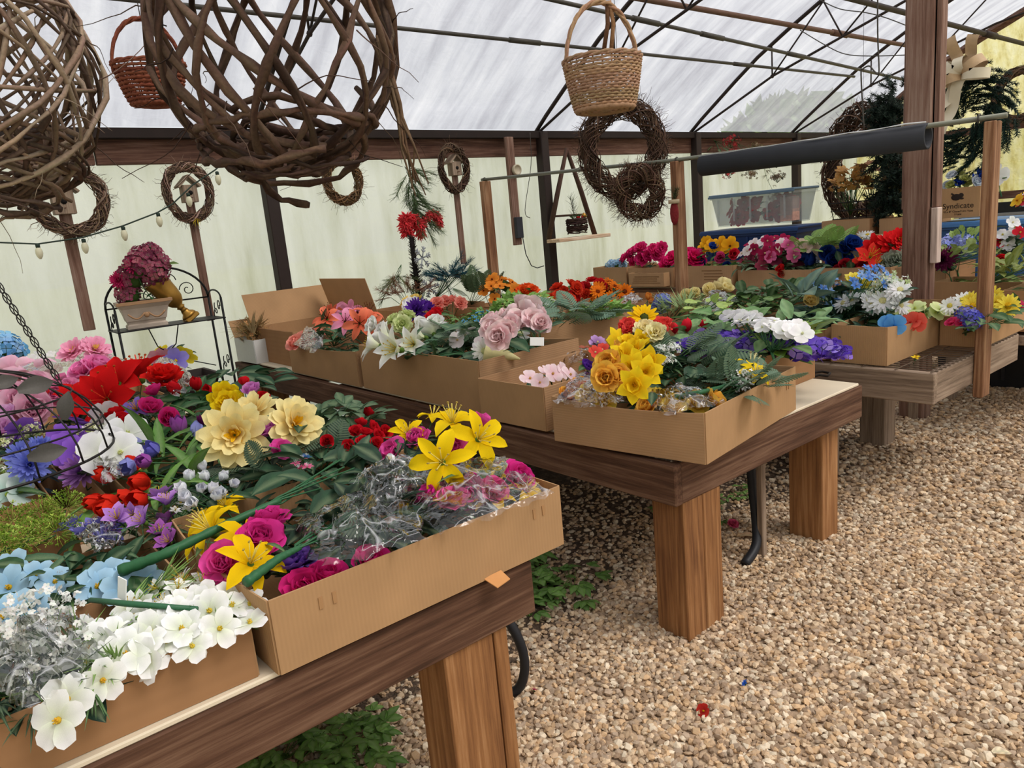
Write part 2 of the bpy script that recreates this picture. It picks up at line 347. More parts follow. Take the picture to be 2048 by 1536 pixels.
# end wall frame: rail, studs and slope boards
ew = bpy.data.objects.new('trim_3', None); COL.objects.link(ew); tag(ew, 'timber framing of the far end wall', 'framing', kind='structure')
for z in (1.22, 2.12): rbox('rail', (XW1-.10, YE, z), (XW1-.05, YW, z+.10), W_beam(1), ew)
for y in (4.6, 2.6, .6): rbox('stud', (XW1-.12, y, 0), (XW1-.03, y+.09, 3.0), W_beam(2), ew)
m = MB()
for (ya, za), (yb, zb) in zip(PROF[:-1], PROF[1:]): m.tube([(XW1-.06, ya, za-.05), (XW1-.06, yb, zb-.05)], .055, 4)
m.obj('slope_board', W_beam(1), ew, smooth=False)
dk = rbox('vent_screen', (XW1-.3, 1.2, .5), (XW1-.22, 4.2, 1.18), m_plain('black_mesh_screen', '#17181a', .6, 0, .5, 160), None); tag(dk, 'black mesh vent screen low on the end wall', 'vent')
fr = rbox('frame', (XW1-.33, 1.15, 1.0), (XW1-.305, 4.25, 1.04), m_plain('grey_aluminium', '#8b8c8c', .4, .6), dk); fr.matrix_parent_inverse = dk.matrix_world.inverted(); fr.location = Vector(fr.location)-Vector(dk.location); fr.matrix_parent_inverse.identity()

# ---------------------------------------------------------------- built-up centre post
cp = thing('centre_post', 'tall built-up brown timber post of three boards between the tables', 'post', (5.0, 2.03, 0))
rbox('board', (-.04, -.075, 0), (.0, .075, 3.42), W_post(2), cp)
rbox('board', (.0, .055, 1.36), (.07, .10, 3.42), W_post(2), cp)
rbox('board', (.0, -.11, 1.36), (.08, -.065, 3.42), W_post(2), cp)
rbox('board', (.0, -.085, 0), (.07, .05, 3.4), W_post(2), cp)
rbox('splice_block', (-.02, -.125, 1.02), (.05, -.085, 1.36), m_wood('pale_split_wood', '#8f7a70', '#c3aca0', '#d9c7bd', 2), cp)

# ---------------------------------------------------------------- tables
SHEET = m_plain('cream_plywood_sheet', '#d9cbb2', .7, 0, .12, 5)
MESHM = m_plain('rusty_bench_mesh', '#6b5b4c', .7, .3, .3, 30)
def bench(label, x0, x1, y0, y1, zt, fh, fas, legs, top, leg_d=W_leg):
    t = thing('display_bench', label, 'table', ((x0+x1)/2, y0, 0)); o = Vector(t.location)
    def rb(n, lo, hi, m, bev=.004): return rbox(n, Vector(lo)-o, Vector(hi)-o, m, t, bev)
    rb('fascia_board', (x0+.038, y0, zt-fh), (x1, y0+.038, zt), fas(0)); rb('fascia_board', (x0, y0-.004, zt-fh), (x0+.038, y1, zt), fas(1))
    rb('fascia_board', (x1-.04, y0+.04, zt-fh), (x1-.002, y1, zt-.002), fas(1)); rb('fascia_board', (x0+.04, y1-.04, zt-fh), (x1-.04, y1-.002, zt-.002), fas(0))
    n = int((y1-y0)/.7)
    for i in range(1, n): yy = y0+(y1-y0)*i/n; rb('joist', (x0+.04, yy-.019, zt-fh+.01), (x1-.04, yy+.019, zt-.004), fas(0), 0)
    for lo, hi in legs: rb('leg', (*lo, 0), (*hi, zt-fh if lo[1] < y0+.02 else zt-.03), leg_d(2))
    if top == 'sheet':
        rb('top_sheet', (x0+.05, y0+.006, zt), (x1-.02, y1, zt+.012), SHEET, .003)
    elif top == 'mesh':
        wm = MB()
        k = int((x1-x0)/.045)
        for i in range(1, k): x = x0+(x1-x0)*i/k; rb('mesh_wire', (x-.002, y0-.003, zt), (x+.002, y1, zt+.004), MESHM, 0)
        k = int((y1-y0)/.15)
        for i in range(k): y = y0+.01+(y1-y0)*i/k; rb('mesh_wire', (x0-.003, y-.002, zt+.003), (x1, y+.002, zt+.006), MESHM, 0)
    return t
ZT = .685
bench('long brown timber bench crowded with boxes of bright flowers, sheet edge showing', -1.25, 1.08, 1.335, 5.35, ZT-.012, .14, W_dark,
      [((.80, 1.345), (.945, 1.48)), ((.95, 1.345), (.99, 1.48)), ((-1.1, 1.345), (-.95, 1.48)), ((.8, 5.1), (.95, 5.25)), ((.8, 3.2), (.95, 3.35))], 'sheet')
bench('long timber bench with cream plywood top and boxes of yellow and white flowers', 1.84, 3.15, 1.49, 5.6, ZT-.012, .145, W_dark,
      [((1.89, 1.495), (1.995, 1.635)), ((1.998, 1.495), (2.10, 1.635)), ((2.90, 1.54), (3.035, 1.70)), ((1.9, 5.3), (2.1, 5.45)), ((2.9, 5.3), (3.1, 5.45)), ((1.95, 3.4), (2.1, 3.54)), ((2.9, 3.4), (3.04, 3.54))], 'sheet')
b3 = bench('grey weathered bench with an open wire mesh top', 3.457, 4.56, 1.32, 5.5, ZT-.006, .145, W_grey,
      [((3.62, 1.9), (3.76, 2.05)), ((4.3, 1.9), (4.44, 2.05)), ((3.62, 5.2), (3.76, 5.35)), ((4.3, 5.2), (4.44, 5.35))], 'mesh', W_grey)
bench('dark bench along the far end loaded with storage totes and cartons', 5.68, 6.95, 1.2, 5.62, .75, .17, W_dark,
      [((5.75, 1.4), (5.9, 1.55)), ((6.7, 1.4), (6.85, 1.55)), ((5.75, 5.4), (5.9, 5.55)), ((6.7, 5.4), (6.85, 5.55))], 'sheet')
# overhead rail on three uprights above the mesh bench, with a black foam roll on it
W_up = lambda ax: m_wood('upright_wood', '#4b2f20', '#835c41', '#ad8a69', ax)
for y, zb, zt, ht, lab in ((1.275, .47, 1.755, .045, 'reddish timber upright fixed to the front of the mesh bench'), (3.05, .55, 1.79, .045, 'timber upright with a hanging stocking ornament in the mesh bench'), (5.04, .55, 1.865, .045, 'timber upright carrying the far end of the grey rail')):
    tag(rbox('rail_upright', (3.92, y-.003, zb), (4.01, y+ht-.002, zt), W_up(2)), lab, 'upright')
rail = thing('overhead_rail', 'thin grey pipe rail resting on timber uprights', 'rail', (3.965, 5.1, 1.88))
MB().tube([(0, 0, 0), (0, -2.02, -.082), (0, -3.86, -.108)], .0125, 8).obj('pipe', m_plain('olive_grey_pipe', '#77786a', .5, .3), rail)
for y, z in ((-.04, -.005), (-2.03, -.085), (-3.75, -.107)): MB().tube([(-.018, y, z-.02), (-.018, y, z+.012), (0, y, z+.02), (.018, y, z+.012), (.018, y, z-.02)], .004, 5).obj('pipe_strap', STEEL, rail)
FOAM = m_plain('black_foam', '#2b2d33', .75, 0, .35, 8, .4, .2)
fr_ = thing('foam_roll', 'thick black foam pipe sleeve rolled around the grey rail', 'foam roll', (3.965, 2.9, 1.74))
prof_o, prof_i = .062, .05
m = MB(); n = 20; L = [(0, -.02+0*i, 0) for i in range(2)]
ends = (Vector((0, -.02, 0)), Vector((0, -1.33, -.01))); V = []
for e in ends:
    for rr in (prof_o, prof_i):
        for j in range(n+1): a = PI/2 - .12 + (2*PI-.02)*j/n + .12; V.append(e + Vector((rr*math.cos(a)*.86, 0, rr*math.sin(a))))
k = n+1; F = []
for j in range(n): F += [(j, j+1, 2*k+j+1, 2*k+j), (k+j, 3*k+j, 3*k+j+1, k+j+1), (j, k+j, k+j+1, j+1), (2*k+j, 2*k+j+1, 3*k+j+1, 3*k+j)]
m.add(V, F).obj('sleeve', FOAM, fr_)
MB().tube([(-.03, -.02-1.31*i/14, .056+.003*math.sin(i*2.1)) for i in range(15)], [.0015+.0035*abs(math.sin(i*1.3)) if i > 7 else .0012 for i in range(15)], 5).obj('torn_seam', m_plain('torn_white_foam', '#c9cacb', .9), fr_)

# ---------------------------------------------------------------- gravel
def gravel():
    rs = np.random.RandomState(3)
    phi = (1+5**.5)/2
    ico = np.array([(-1, phi, 0), (1, phi, 0), (-1, -phi, 0), (1, -phi, 0), (0, -1, phi), (0, 1, phi), (0, -1, -phi), (0, 1, -phi), (phi, 0, -1), (phi, 0, 1), (-phi, 0, -1), (-phi, 0, 1)])/1.902
    fac = np.array([(0, 11, 5), (0, 5, 1), (0, 1, 7), (0, 7, 10), (0, 10, 11), (1, 5, 9), (5, 11, 4), (11, 10, 2), (10, 7, 6), (7, 1, 8), (3, 9, 4), (3, 4, 2), (3, 2, 6), (3, 6, 8), (3, 8, 9), (4, 9, 5), (2, 4, 11), (6, 2, 10), (8, 6, 7), (9, 8, 1)])
    pts = []
    # the aisle and the ground under the benches: dense near, coarser far
    for (x0, x1, y0, y1, dens, s0, s1) in ((.2, 1.9, .0, 2.6, 6900, .0072, .0145), (1.9, 3.4, -.4, 3.0, 6000, .0075, .0148), (3.4, 7.4, -1.2, 2.6, 2700, .0105, .019), (7.4, 11.5, -1.7, 2.6, 500, .02, .034)):
        n = int((x1-x0)*(y1-y0)*dens); q = np.c_[rs.uniform(x0, x1, n), rs.uniform(y0, y1, n), rs.uniform(s0, s1, n)]
        # keep what the picture can show, and a margin for a step to the side
        d = np.array([RT, UP, FW]) @ np.c_[q[:, :2], np.full(n, -CAMH)].T
        ok = (d[2] > .3) & (np.abs(d[0]/d[2]) < .85) & (np.abs(d[1]/d[2]) < .68); q = q[ok]
        edge = 2.0+.14*np.sin(q[:, 0]*3.1)+rs.normal(0, .22, len(q)); keep = ~((q[:, 1] > edge) & (q[:, 0] < 4.7) & (rs.rand(len(q)) < .72)); pts.append(q[keep])
    q = np.concatenate(pts); n = len(q)
    dist = np.hypot(q[:, 0], q[:, 1]); scr = q[:, 2]/dist
    d = np.array([RT, UP, FW]) @ np.c_[q[:, :2], np.full(n, -CAMH)].T
    vis = (np.abs(d[0]/d[2]) < .69) & (np.abs(d[1]/d[2]) < .51) & (q[:, 1] < 1.3); order = np.argsort(-np.where(vis, scr, 0)); q = q[order]
    ax = rs.normal(size=(n, 3)); ax /= np.linalg.norm(ax, axis=1)[:, None]; an = rs.uniform(0, 2*np.pi, n)
    def rot(v, k, a):
        c, s = np.cos(a)[:, None, None], np.sin(a)[:, None, None]; kk = k[:, None, :]
        return v*c + np.cross(kk, v)*s + kk*(np.sum(v*kk, -1, keepdims=True))*(1-c)
    V = np.broadcast_to(ico, (n, 12, 3)).copy()*rs.uniform(.72, 1.18, (n, 12, 1)); V *= rs.uniform(.6, 1.3, (n, 1, 3)); V = rot(V, ax, an)
    V[:, :, 2] *= .72; V *= q[:, 2][:, None, None]
    V[:, :, :2] += q[:, None, :2]; V[:, :, 2] += (q[:, 2]*rs.uniform(.15, .75, n))[:, None]
    base = np.array([lin('#d8bf9f'), lin('#c2a687'), lin('#e3d2b8'), lin('#a58c73'), lin('#cfae88'), lin('#b7a18a')])
    C = base[rs.randint(0, 6, n)]*rs.uniform(.75, 1.1, (n, 1))
    def mk(name, idx):
        k = len(idx); me = bpy.data.meshes.new(name); f = (fac[None]+12*np.arange(k)[:, None, None]).reshape(-1)
        me.vertices.add(12*k); me.vertices.foreach_set('co', V[idx].reshape(-1)); me.loops.add(len(f)); me.loops.foreach_set('vertex_index', f)
        me.polygons.add(20*k); me.polygons.foreach_set('loop_start', np.arange(0, 60*k, 3)); me.polygons.foreach_set('use_smooth', [False]*(20*k)); me.update(); me.validate()
        ca = me.color_attributes.new('col', 'FLOAT_COLOR', 'POINT'); ca.data.foreach_set('color', np.c_[np.repeat(C[idx], 12, 0), np.ones(12*k)].ravel()); me.materials.append(STONE); return me
    for i in range(300):
        c = V[i].mean(0); V[i] -= c; put('stone', mk('stone', np.array([i])), floor, tuple(c))
    tag(put('gravel', mk('gravel', np.arange(300, n)), floor), kind='stuff'); return n
NGRAVEL = gravel()
sl = NT('shade_darkened_soil'); _v = sl.coords(); _b = sl.n('ShaderNodeBsdfPrincipled'); _b.inputs['Roughness'].default_value = .95  # soil colour darkened to paint in the shade under the benches
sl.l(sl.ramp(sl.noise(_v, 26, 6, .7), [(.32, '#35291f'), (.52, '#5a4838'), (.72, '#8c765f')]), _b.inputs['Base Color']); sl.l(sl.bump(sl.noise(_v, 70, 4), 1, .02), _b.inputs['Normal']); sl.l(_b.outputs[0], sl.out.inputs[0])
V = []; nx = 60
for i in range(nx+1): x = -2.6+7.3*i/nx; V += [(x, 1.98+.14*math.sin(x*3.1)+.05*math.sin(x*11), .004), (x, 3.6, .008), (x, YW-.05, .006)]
tag(MB().add(V, [(i*3+k, i*3+3+k, i*3+4+k, i*3+1+k) for i in range(nx) for k in range(2)]).obj('shade_soil_bed', sl.m), 'soil strip under the benches with their shade painted in', 'soil', kind='structure')
# ================================================================ FLOWER LIBRARY (unit radius, facing +Z)
SHAPES = {'round': (.22, .62, .9, 1, .92, .55), 'point': (.3, .68, .95, .95, .6, .03), 'strap': (.45, .75, .95, 1, .9, .4), 'heart': (.2, .55, .85, 1.05, 1.0, .5), 'lance': (.25, .8, 1, .85, .5, .03)}
def petal(mb, az, L, W, t0, curl, cup, shape, c0, c1, r0=.02, z0=0., ruffle=0., cols=3, notch=0.):
    ws = SHAPES[shape]; nu = 5; r, z = r0, z0; V = []; C = []; ca, sa = math.cos(az), math.sin(az)
    for i in range(nu+1):
        u = i/nu; ph = t0+curl*u
        if i: r += L/nu*math.cos(ph); z += L/nu*math.sin(ph)
        nr, nz = -math.sin(ph), math.cos(ph); w = W*ws[i]
        for k in range(cols):
            v = -1+2*k/(cols-1); o = cup*w*v*v + ruffle*W*R.uniform(-1, 1)*(u**1.5)
            rr, zz, tt = r+nr*o, z+nz*o, v*w
            if notch and i == nu and k == cols//2: rr -= notch*L*math.cos(ph); zz -= notch*L*math.sin(ph)
            sh = .90+.13*abs(v)+R.uniform(-.03, .03); V.append((rr*ca-tt*sa, rr*sa+tt*ca, zz)); C.append(tuple(min(1, x*sh) for x in mixc(c0, c1, min(1, u*1.15))))
    mb.add(V, [(i*cols+k, i*cols+k+1, (i+1)*cols+k+1, (i+1)*cols+k) for i in range(nu) for k in range(cols-1)], C)
# layers: n, L, W, t0, curl, cup, shape, z0, ruffle, tone (0 = outer colour, 1 = inner colour)
LAY = {
 'lily':   [(3, 1.12, .25, 1.0, -1.75, .35, 'point', 0, .04, 0), (3, 1.08, .20, .95, -1.6, .35, 'point', 0, .04, .2)],
 'amaryllis': [(3, 1.1, .36, .95, -1.1, .25, 'point', 0, .08, 0), (3, 1.05, .33, 1.0, -1.0, .25, 'point', .02, .08, .3)],
 'trumpet': [(3, 1.25, .27, 1.25, -1.1, .4, 'point', 0, .03, 0), (3, 1.2, .24, 1.2, -1.0, .4, 'point', 0, .03, .2)],
 'peony':  [(7, 1.0, .48, .05, .7, .35, 'heart', 0, .22, 0), (7, .88, .46, .55, .75, .4, 'round', .03, .18, .3), (6, .7, .38, .9, .7, .4, 'heart', .05, .28, .6), (6, .55, .3, 1.25, .5, .4, 'heart', .06, .3, 1)],
 'rose':   [(5, .95, .52, .45, .55, .3, 'round', 0, .06, 0), (5, .9, .46, .85, .55, .4, 'round', .04, .06, .3), (4, .8, .4, 1.15, .45, .5, 'round', .06, .05, .7), (3, .7, .3, 1.4, .3, .6, 'round', .08, .04, 1)],
 'dahlia': [(9, 1.0, .25, .05, .12, .2, 'strap', 0, .14, 0), (9, .92, .23, .3, .18, .22, 'strap', .03, .14, .15), (8, .74, .2, .6, .22, .25, 'strap', .05, .14, .35), (6, .5, .15, .9, .2, .3, 'strap', .05, .12, .7)],
 'daisy':  [(15, 1.0, .13, .12, -.1, .1, 'strap', 0, .05, 0), (12, .85, .12, .35, -.1, .1, 'strap', .02, .05, .3)],
 'five':   [(5, 1.0, .44, .35, -.35, .12, 'round', 0, .06, 0)],
 'four':   [(4, 1.0, .55, .3, -.25, .12, 'heart', 0, .08, 0)],
 'star':   [(6, 1.0, .26, .55, -.5, .2, 'point', 0, .05, 0)],
 'crocus': [(3, 1.1, .32, .95, -.5, .3, 'point', 0, .04, 0), (3, 1.05, .3, 1.05, -.4, .3, 'point', 0, .04, .4)],
 'tulip':  [(3, 1.75, .52, .35, 1.75, .55, 'point', 0, .03, 0), (3, 1.7, .48, .45, 1.6, .5, 'point', .02, .03, .5)],
 'carnation': [(9, 1.0, .32, .1, .35, .2, 'heart', 0, .4, 0), (9, .92, .3, .45, .35, .2, 'heart', .04, .4, .3), (8, .8, .27, .85, .3, .2, 'heart', .06, .4, .6), (6, .66, .22, 1.25, .2, .2, 'heart', .08, .4, 1)],
 'mum':    [(18, 1.0, .10, -.05, .45, .15, 'strap', 0, .1, 0), (16, .95, .10, .3, .5, .15, 'strap', .05, .1, .3), (13, .85, .10, .65, .5, .15, 'strap', .08, .1, .6), (9, .7, .1, 1.1, .4, .15, 'strap', .1, .1, 1)],
 'daffodil': [(6, 1.0, .34, .3, -.2, .15, 'point', 0, .1, 0), (8, .75, .3, 1.15, -.25, .2, 'heart', .0, .25, .8)],
 'bud':    [(5, 1.3, .5, .4, 1.4, .5, 'round', 0, .1, 0), (4, 1.3, .4, 1.0, .6, .4, 'point', .05, .1, .6)],
}
BIG = {'lily', 'amaryllis', 'trumpet', 'dahlia', 'five', 'tulip', 'crocus', 'star', 'daffodil', 'four'}
_fc = {}
def L3(c): return lin(c) if isinstance(c, str) else c
def core_mesh(sp, ci, cc):
    mb = MB()
    if sp in ('lily', 'amaryllis', 'trumpet', 'crocus', 'star'):
        for k in range(6):
            a = k*PI/3+.3; d = Vector((math.cos(a)*.30, math.sin(a)*.30, 0)); e = d + Vector((0, 0, .72))
            mb.tube([(0, 0, .05), d*.5+Vector((0, 0, .4)), e], [.02, .016, .014], 4, cc); mb.sphere(e, .05, 5, 3, mixc(cc, (.25, .12, .02), .6), (1, .6, .8))
        mb.tube([(0, 0, 0), (0, 0, .8)], .02, 4, cc)
    elif sp == 'dahlia':
        for k in range(22): petal(mb, R.uniform(0, 6.28), R.uniform(.25, .42), .06, R.uniform(.6, 1.5), -.2, .2, 'strap', mixc(cc, ci, .0), cc, .02, .06, .2)
    elif sp in ('daisy',):
        mb.sphere((0, 0, .06), .30, 10, 5, cc, (1, 1, .5))
        for k in range(16): a = k*2.4; r = .26*math.sqrt(k/16); mb.sphere((r*math.cos(a), r*math.sin(a), .16-.2*r*r), .05, 4, 3, jit(cc, .25))
    else:
        mb.sphere((0, 0, .05), .13, 8, 4, cc, (1, 1, .8))
        for k in range(5): a = k*1.256; mb.tube([(0, 0, .05), (.1*math.cos(a), .1*math.sin(a), .22)], [.025, .035], 4, jit(cc, .2))
    mb.sphere((0, 0, -.06), .15, 6, 4, lin('#5c7a32'), (1, 1, 1.1))      # calyx
    return mb.mesh('flower_centre', PETAL)
def flower(sp, c0, c1, cc, var):
    """returns (core mesh, [(petal mesh, azimuth)], whole mesh); c0 petal base, c1 petal tip, cc centre"""
    key = (sp, c0, c1, cc, var)
    if key in _fc: return _fc[key]
    a, b, cl = L3(c0), L3(c1), L3(cc); w = MB(); sep = []
    for li, (n, L, W, t0, curl, cup, shp, z0, ruf, tone) in enumerate(LAY[sp]):
        ca = mixc(b, a, .15+.6*tone); cb = mixc(b, a, .25*tone); off = li*PI/n + R.uniform(0, .3)
        pm = None
        if sp in BIG:
            pm = []
            for k in range(2):
                m = MB(); petal(m, 0, L, W, t0+R.uniform(-.1, .1), curl, cup, shp, mixc(a, ca, .4), cb, .03, z0, ruf, 5 if sp in ('lily', 'amaryllis', 'trumpet') else 3); pm.append(m.mesh('petal', PETAL))
        for k in range(n):
            az = off + 2*PI*k/n + R.uniform(-.12, .12)
            petal(w, az, L*R.uniform(.9, 1.06), W*R.uniform(.9, 1.08), t0+R.uniform(-.12, .12), curl*R.uniform(.85, 1.15), cup, shp, mixc(a, ca, .4), jit(cb, .07), .03, z0, ruf)
            if pm: sep.append((pm[k % 2], az))
    _fc[key] = (core_mesh(sp, a, cl), sep, w.mesh('bloom', PETAL)); return _fc[key]
def headmesh(kind, cols, var):
    """flower heads made of many small florets: one joined head"""
    key = (kind, cols, var)
    if key in _fc: return _fc[key]
    mb = MB(); cs = [L3(c) for c in cols]
    def floret(p, d, s, c, n=4, wide=.5):
        q = Vector((0, 0, 1)).rotation_difference(d) @ Quaternion((0, 0, 1), R.uniform(0, 6.28)); M_ = q.to_matrix()
        for k in range(n):
            a = 2*PI*k/n; ca, sa = math.cos(a), math.sin(a); e = []
            for (r, t, z) in ((.06, 0, 0), (.55, wide, .14), (1.0, .22, .2), (1.0, -.22, .2), (.55, -wide, .14)):
                e.append(p + M_ @ (Vector((r*ca-t*sa, r*sa+t*ca, z+R.uniform(-.06, .06)))*s))
            mb.add(e, [(0, 1, 2, 3, 4)], [mixc(c, (1, 1, .8), .12)]+[jit(c, .1)]*4)
    if kind == 'hydrangea':
        N = 44
        for i in range(N):
            z = 1-1.55*i/N; r = math.sqrt(max(0, 1-z*z)); a = i*2.399; d = Vector((r*math.cos(a), r*math.sin(a), z)); floret(d*R.uniform(.82, 1.0), (d+vrand(.25)).normalized(), .30, jit(R.choice(cs), .12))
        mb.sphere((0, 0, -.05), .72, 8, 5, lin('#4d6a34'))
    elif kind == 'spike':       # trailing panicle along +X, length 2
        for i in range(56):
            u = i/56; rr = .36*(1-.75*u)+.05; a = i*2.4; d = Vector((0, math.cos(a), math.sin(a)*.8+.25)).normalized()
            floret(Vector((-.9+2.0*u, 0, 0))+d*rr*R.uniform(.7, 1.15), (d+vrand(.5)).normalized(), .30*(1-.35*u), jit(R.choice(cs), .2), 3, .75)
    elif kind == 'lace':        # fine lacy ball
        for i in range(95):
            z = 1-1.6*i/95; r = math.sqrt(max(0, 1-z*z)); a = i*2.399; d = Vector((r*math.cos(a), r*math.sin(a), z)); s = R.uniform(.75, 1.0)
            c = jit(R.choice(cs), .2); e = (d+vrand(.3)).normalized(); mb.tube([d*.3, d*s], [.012, .010], 3, c)
            for k in range(4): g = (e+vrand(.9)).normalized(); mb.tube([d*s, d*s+g*.17], [.014, .022], 3, c)
    elif kind == 'breath':      # baby's breath cloud
        for i in range(120):
            d = vrand(1); d.normalize(); d *= R.uniform(.35, 1)**.6; d.z = d.z*.7+.2
            if i % 4 == 0: mb.tube([(0, 0, -.9), d*.5, d], .010, 3, lin('#7d9070'))
            floret(d, vrand(1).normalized(), .085, jit(cs[0], .05), 5, .45)
    elif kind == 'berry':       # twiggy tuft with small dabs
        for i in range(60):
            d = vrand(1); d.z = abs(d.z); d.normalize(); d *= R.uniform(.4, 1); floret(d, (d+vrand(.5)).normalized(), .16, jit(R.choice(cs), .25), 4, .4)
            if i % 3 == 0: mb.tube([(0, 0, -.3), d], .014, 3, lin('#52663a'))
    _fc[key] = mb.mesh('flower_head', PETAL); return _fc[key]
# ---- leaves along +X, length 1
def leafmesh(kind, col, var=0):
    key = ('leaf', kind, col, var)
    if key in _fc: return _fc[key]
    mb = MB(); c = L3(col); lt = mixc(c, (.45, .55, .3), .25)
    def blade(x0, ang, L, W, droop, shp, cup=.25, z0=0, cols=5):
        ws = SHAPES[shp]; V = []; C = []; ca, sa = math.cos(ang), math.sin(ang); r = 0; z = z0
        for i in range(6):
            u = i/5
            if i: r += L/5*math.cos(droop*u); z -= L/5*math.sin(droop*u)
            w = W*ws[i]
            for k in range(cols):
                v = -1+2*k/(cols-1); t = v*w; V.append((x0[0]+r*ca-t*sa, x0[1]+r*sa+t*ca, z+abs(v)*w*cup+R.uniform(-.04, .04)*W)); C.append(lt if k == cols//2 else jit(tuple(x*(1.25 if (i+k) % 2 else .85) for x in c), .12))
        mb.add(V, [(i*cols+k, i*cols+k+1, (i+1)*cols+k+1, (i+1)*cols+k) for i in range(5) for k in range(cols-1)], C)
    if kind == 'broad': blade((0, 0), 0, 1, .27, .6, 'point')
    elif kind == 'lance': blade((0, 0), 0, 1, .085, .8, 'lance', .5, 0, 3)
    elif kind == 'round': blade((0, 0), 0, 1, .40, .3, 'round', .15)
    elif kind == 'trio':
        for a, L in ((0, 1), (.9, .8), (-.9, .8)): blade((0, 0), a, L, .22, .5, 'point', .25, 0, 3)
    elif kind == 'fern':
        mb.tube([(0, 0, 0), (.5, 0, .03), (1, 0, -.08)], [.012, .009, .004], 4, lt)
        for i in range(13):
            u = .08+.9*i/13; l = .34*math.sin(PI*min(1, u*.9+.12))+.03; z = .03-.12*(u-.5)**2*2
            for s in (1, -1): blade((u, 0), s*1.15, l, .034, .35, 'strap', .1, z, 3)
    elif kind == 'grass':
        for i in range(11): blade((0, 0), R.uniform(-.55, .55), R.uniform(.6, 1), .022, R.uniform(-.3, .9), 'lance', .4, 0, 3)
    elif kind == 'pine':
        for i in range(60):
            u = i/60; a = R.uniform(.35, .9)*R.choice((-1, 1)); d = Vector((math.cos(a), math.sin(a), R.uniform(-.5, .5)))*R.uniform(.18, .3); p = Vector((u*.85, 0, -.1*u*u)); mb.tube([p, p+d], [.006, .003], 3, jit(c, .3))
        mb.tube([(0, 0, 0), (.85, 0, -.08)], [.012, .006], 4, lin('#4a3a28'))
    elif kind == 'fir':
        for i in range(90):
            u = i/90; a = R.uniform(.5, 1.2)*R.choice((-1, 1)); d = Vector((math.cos(a), math.sin(a), R.uniform(-.8, .8)))*R.uniform(.14, .24); p = Vector((u*.9, 0, -.1*u*u)); mb.tube([p, p+d], [.013, .009], 3, jit(c, .35))
        mb.tube([(0, 0, 0), (.9, 0, -.08)], [.02, .01], 4, lin('#2e2a20'))
    elif kind == 'maple':
        for a, L in ((0, 1), (.7, .85), (-.7, .85), (1.5, .55), (-1.5, .55)): blade((.1, 0), a, L*.7, .16, .3, 'point', .1, 0, 3)
    _fc[key] = mb.mesh('leaf', LEAF); return _fc[key]
def face_q(d, spin=None):
    return Vector((0, 0, 1)).rotation_difference(Vector(d).normalized()) @ Quaternion((0, 0, 1), R.uniform(0, 6.28) if spin is None else spin)
def along_q(d, up=(0, 0, 1), roll=0):
    x = Vector(d).normalized(); y = Vector(up).cross(x)
    if y.length < .05: y = Vector((0, 1, 0)).cross(x)
    y.normalize(); z = x.cross(y); return Matrix((x, y, z)).transposed().to_quaternion() @ Quaternion((1, 0, 0), roll)
HEADS = {'hydrangea', 'spike', 'lace', 'breath', 'berry'}
DG, MG, LG, SG, YG = '#22402a', '#3a6130', '#6f9440', '#4c6650', '#a9b84a'
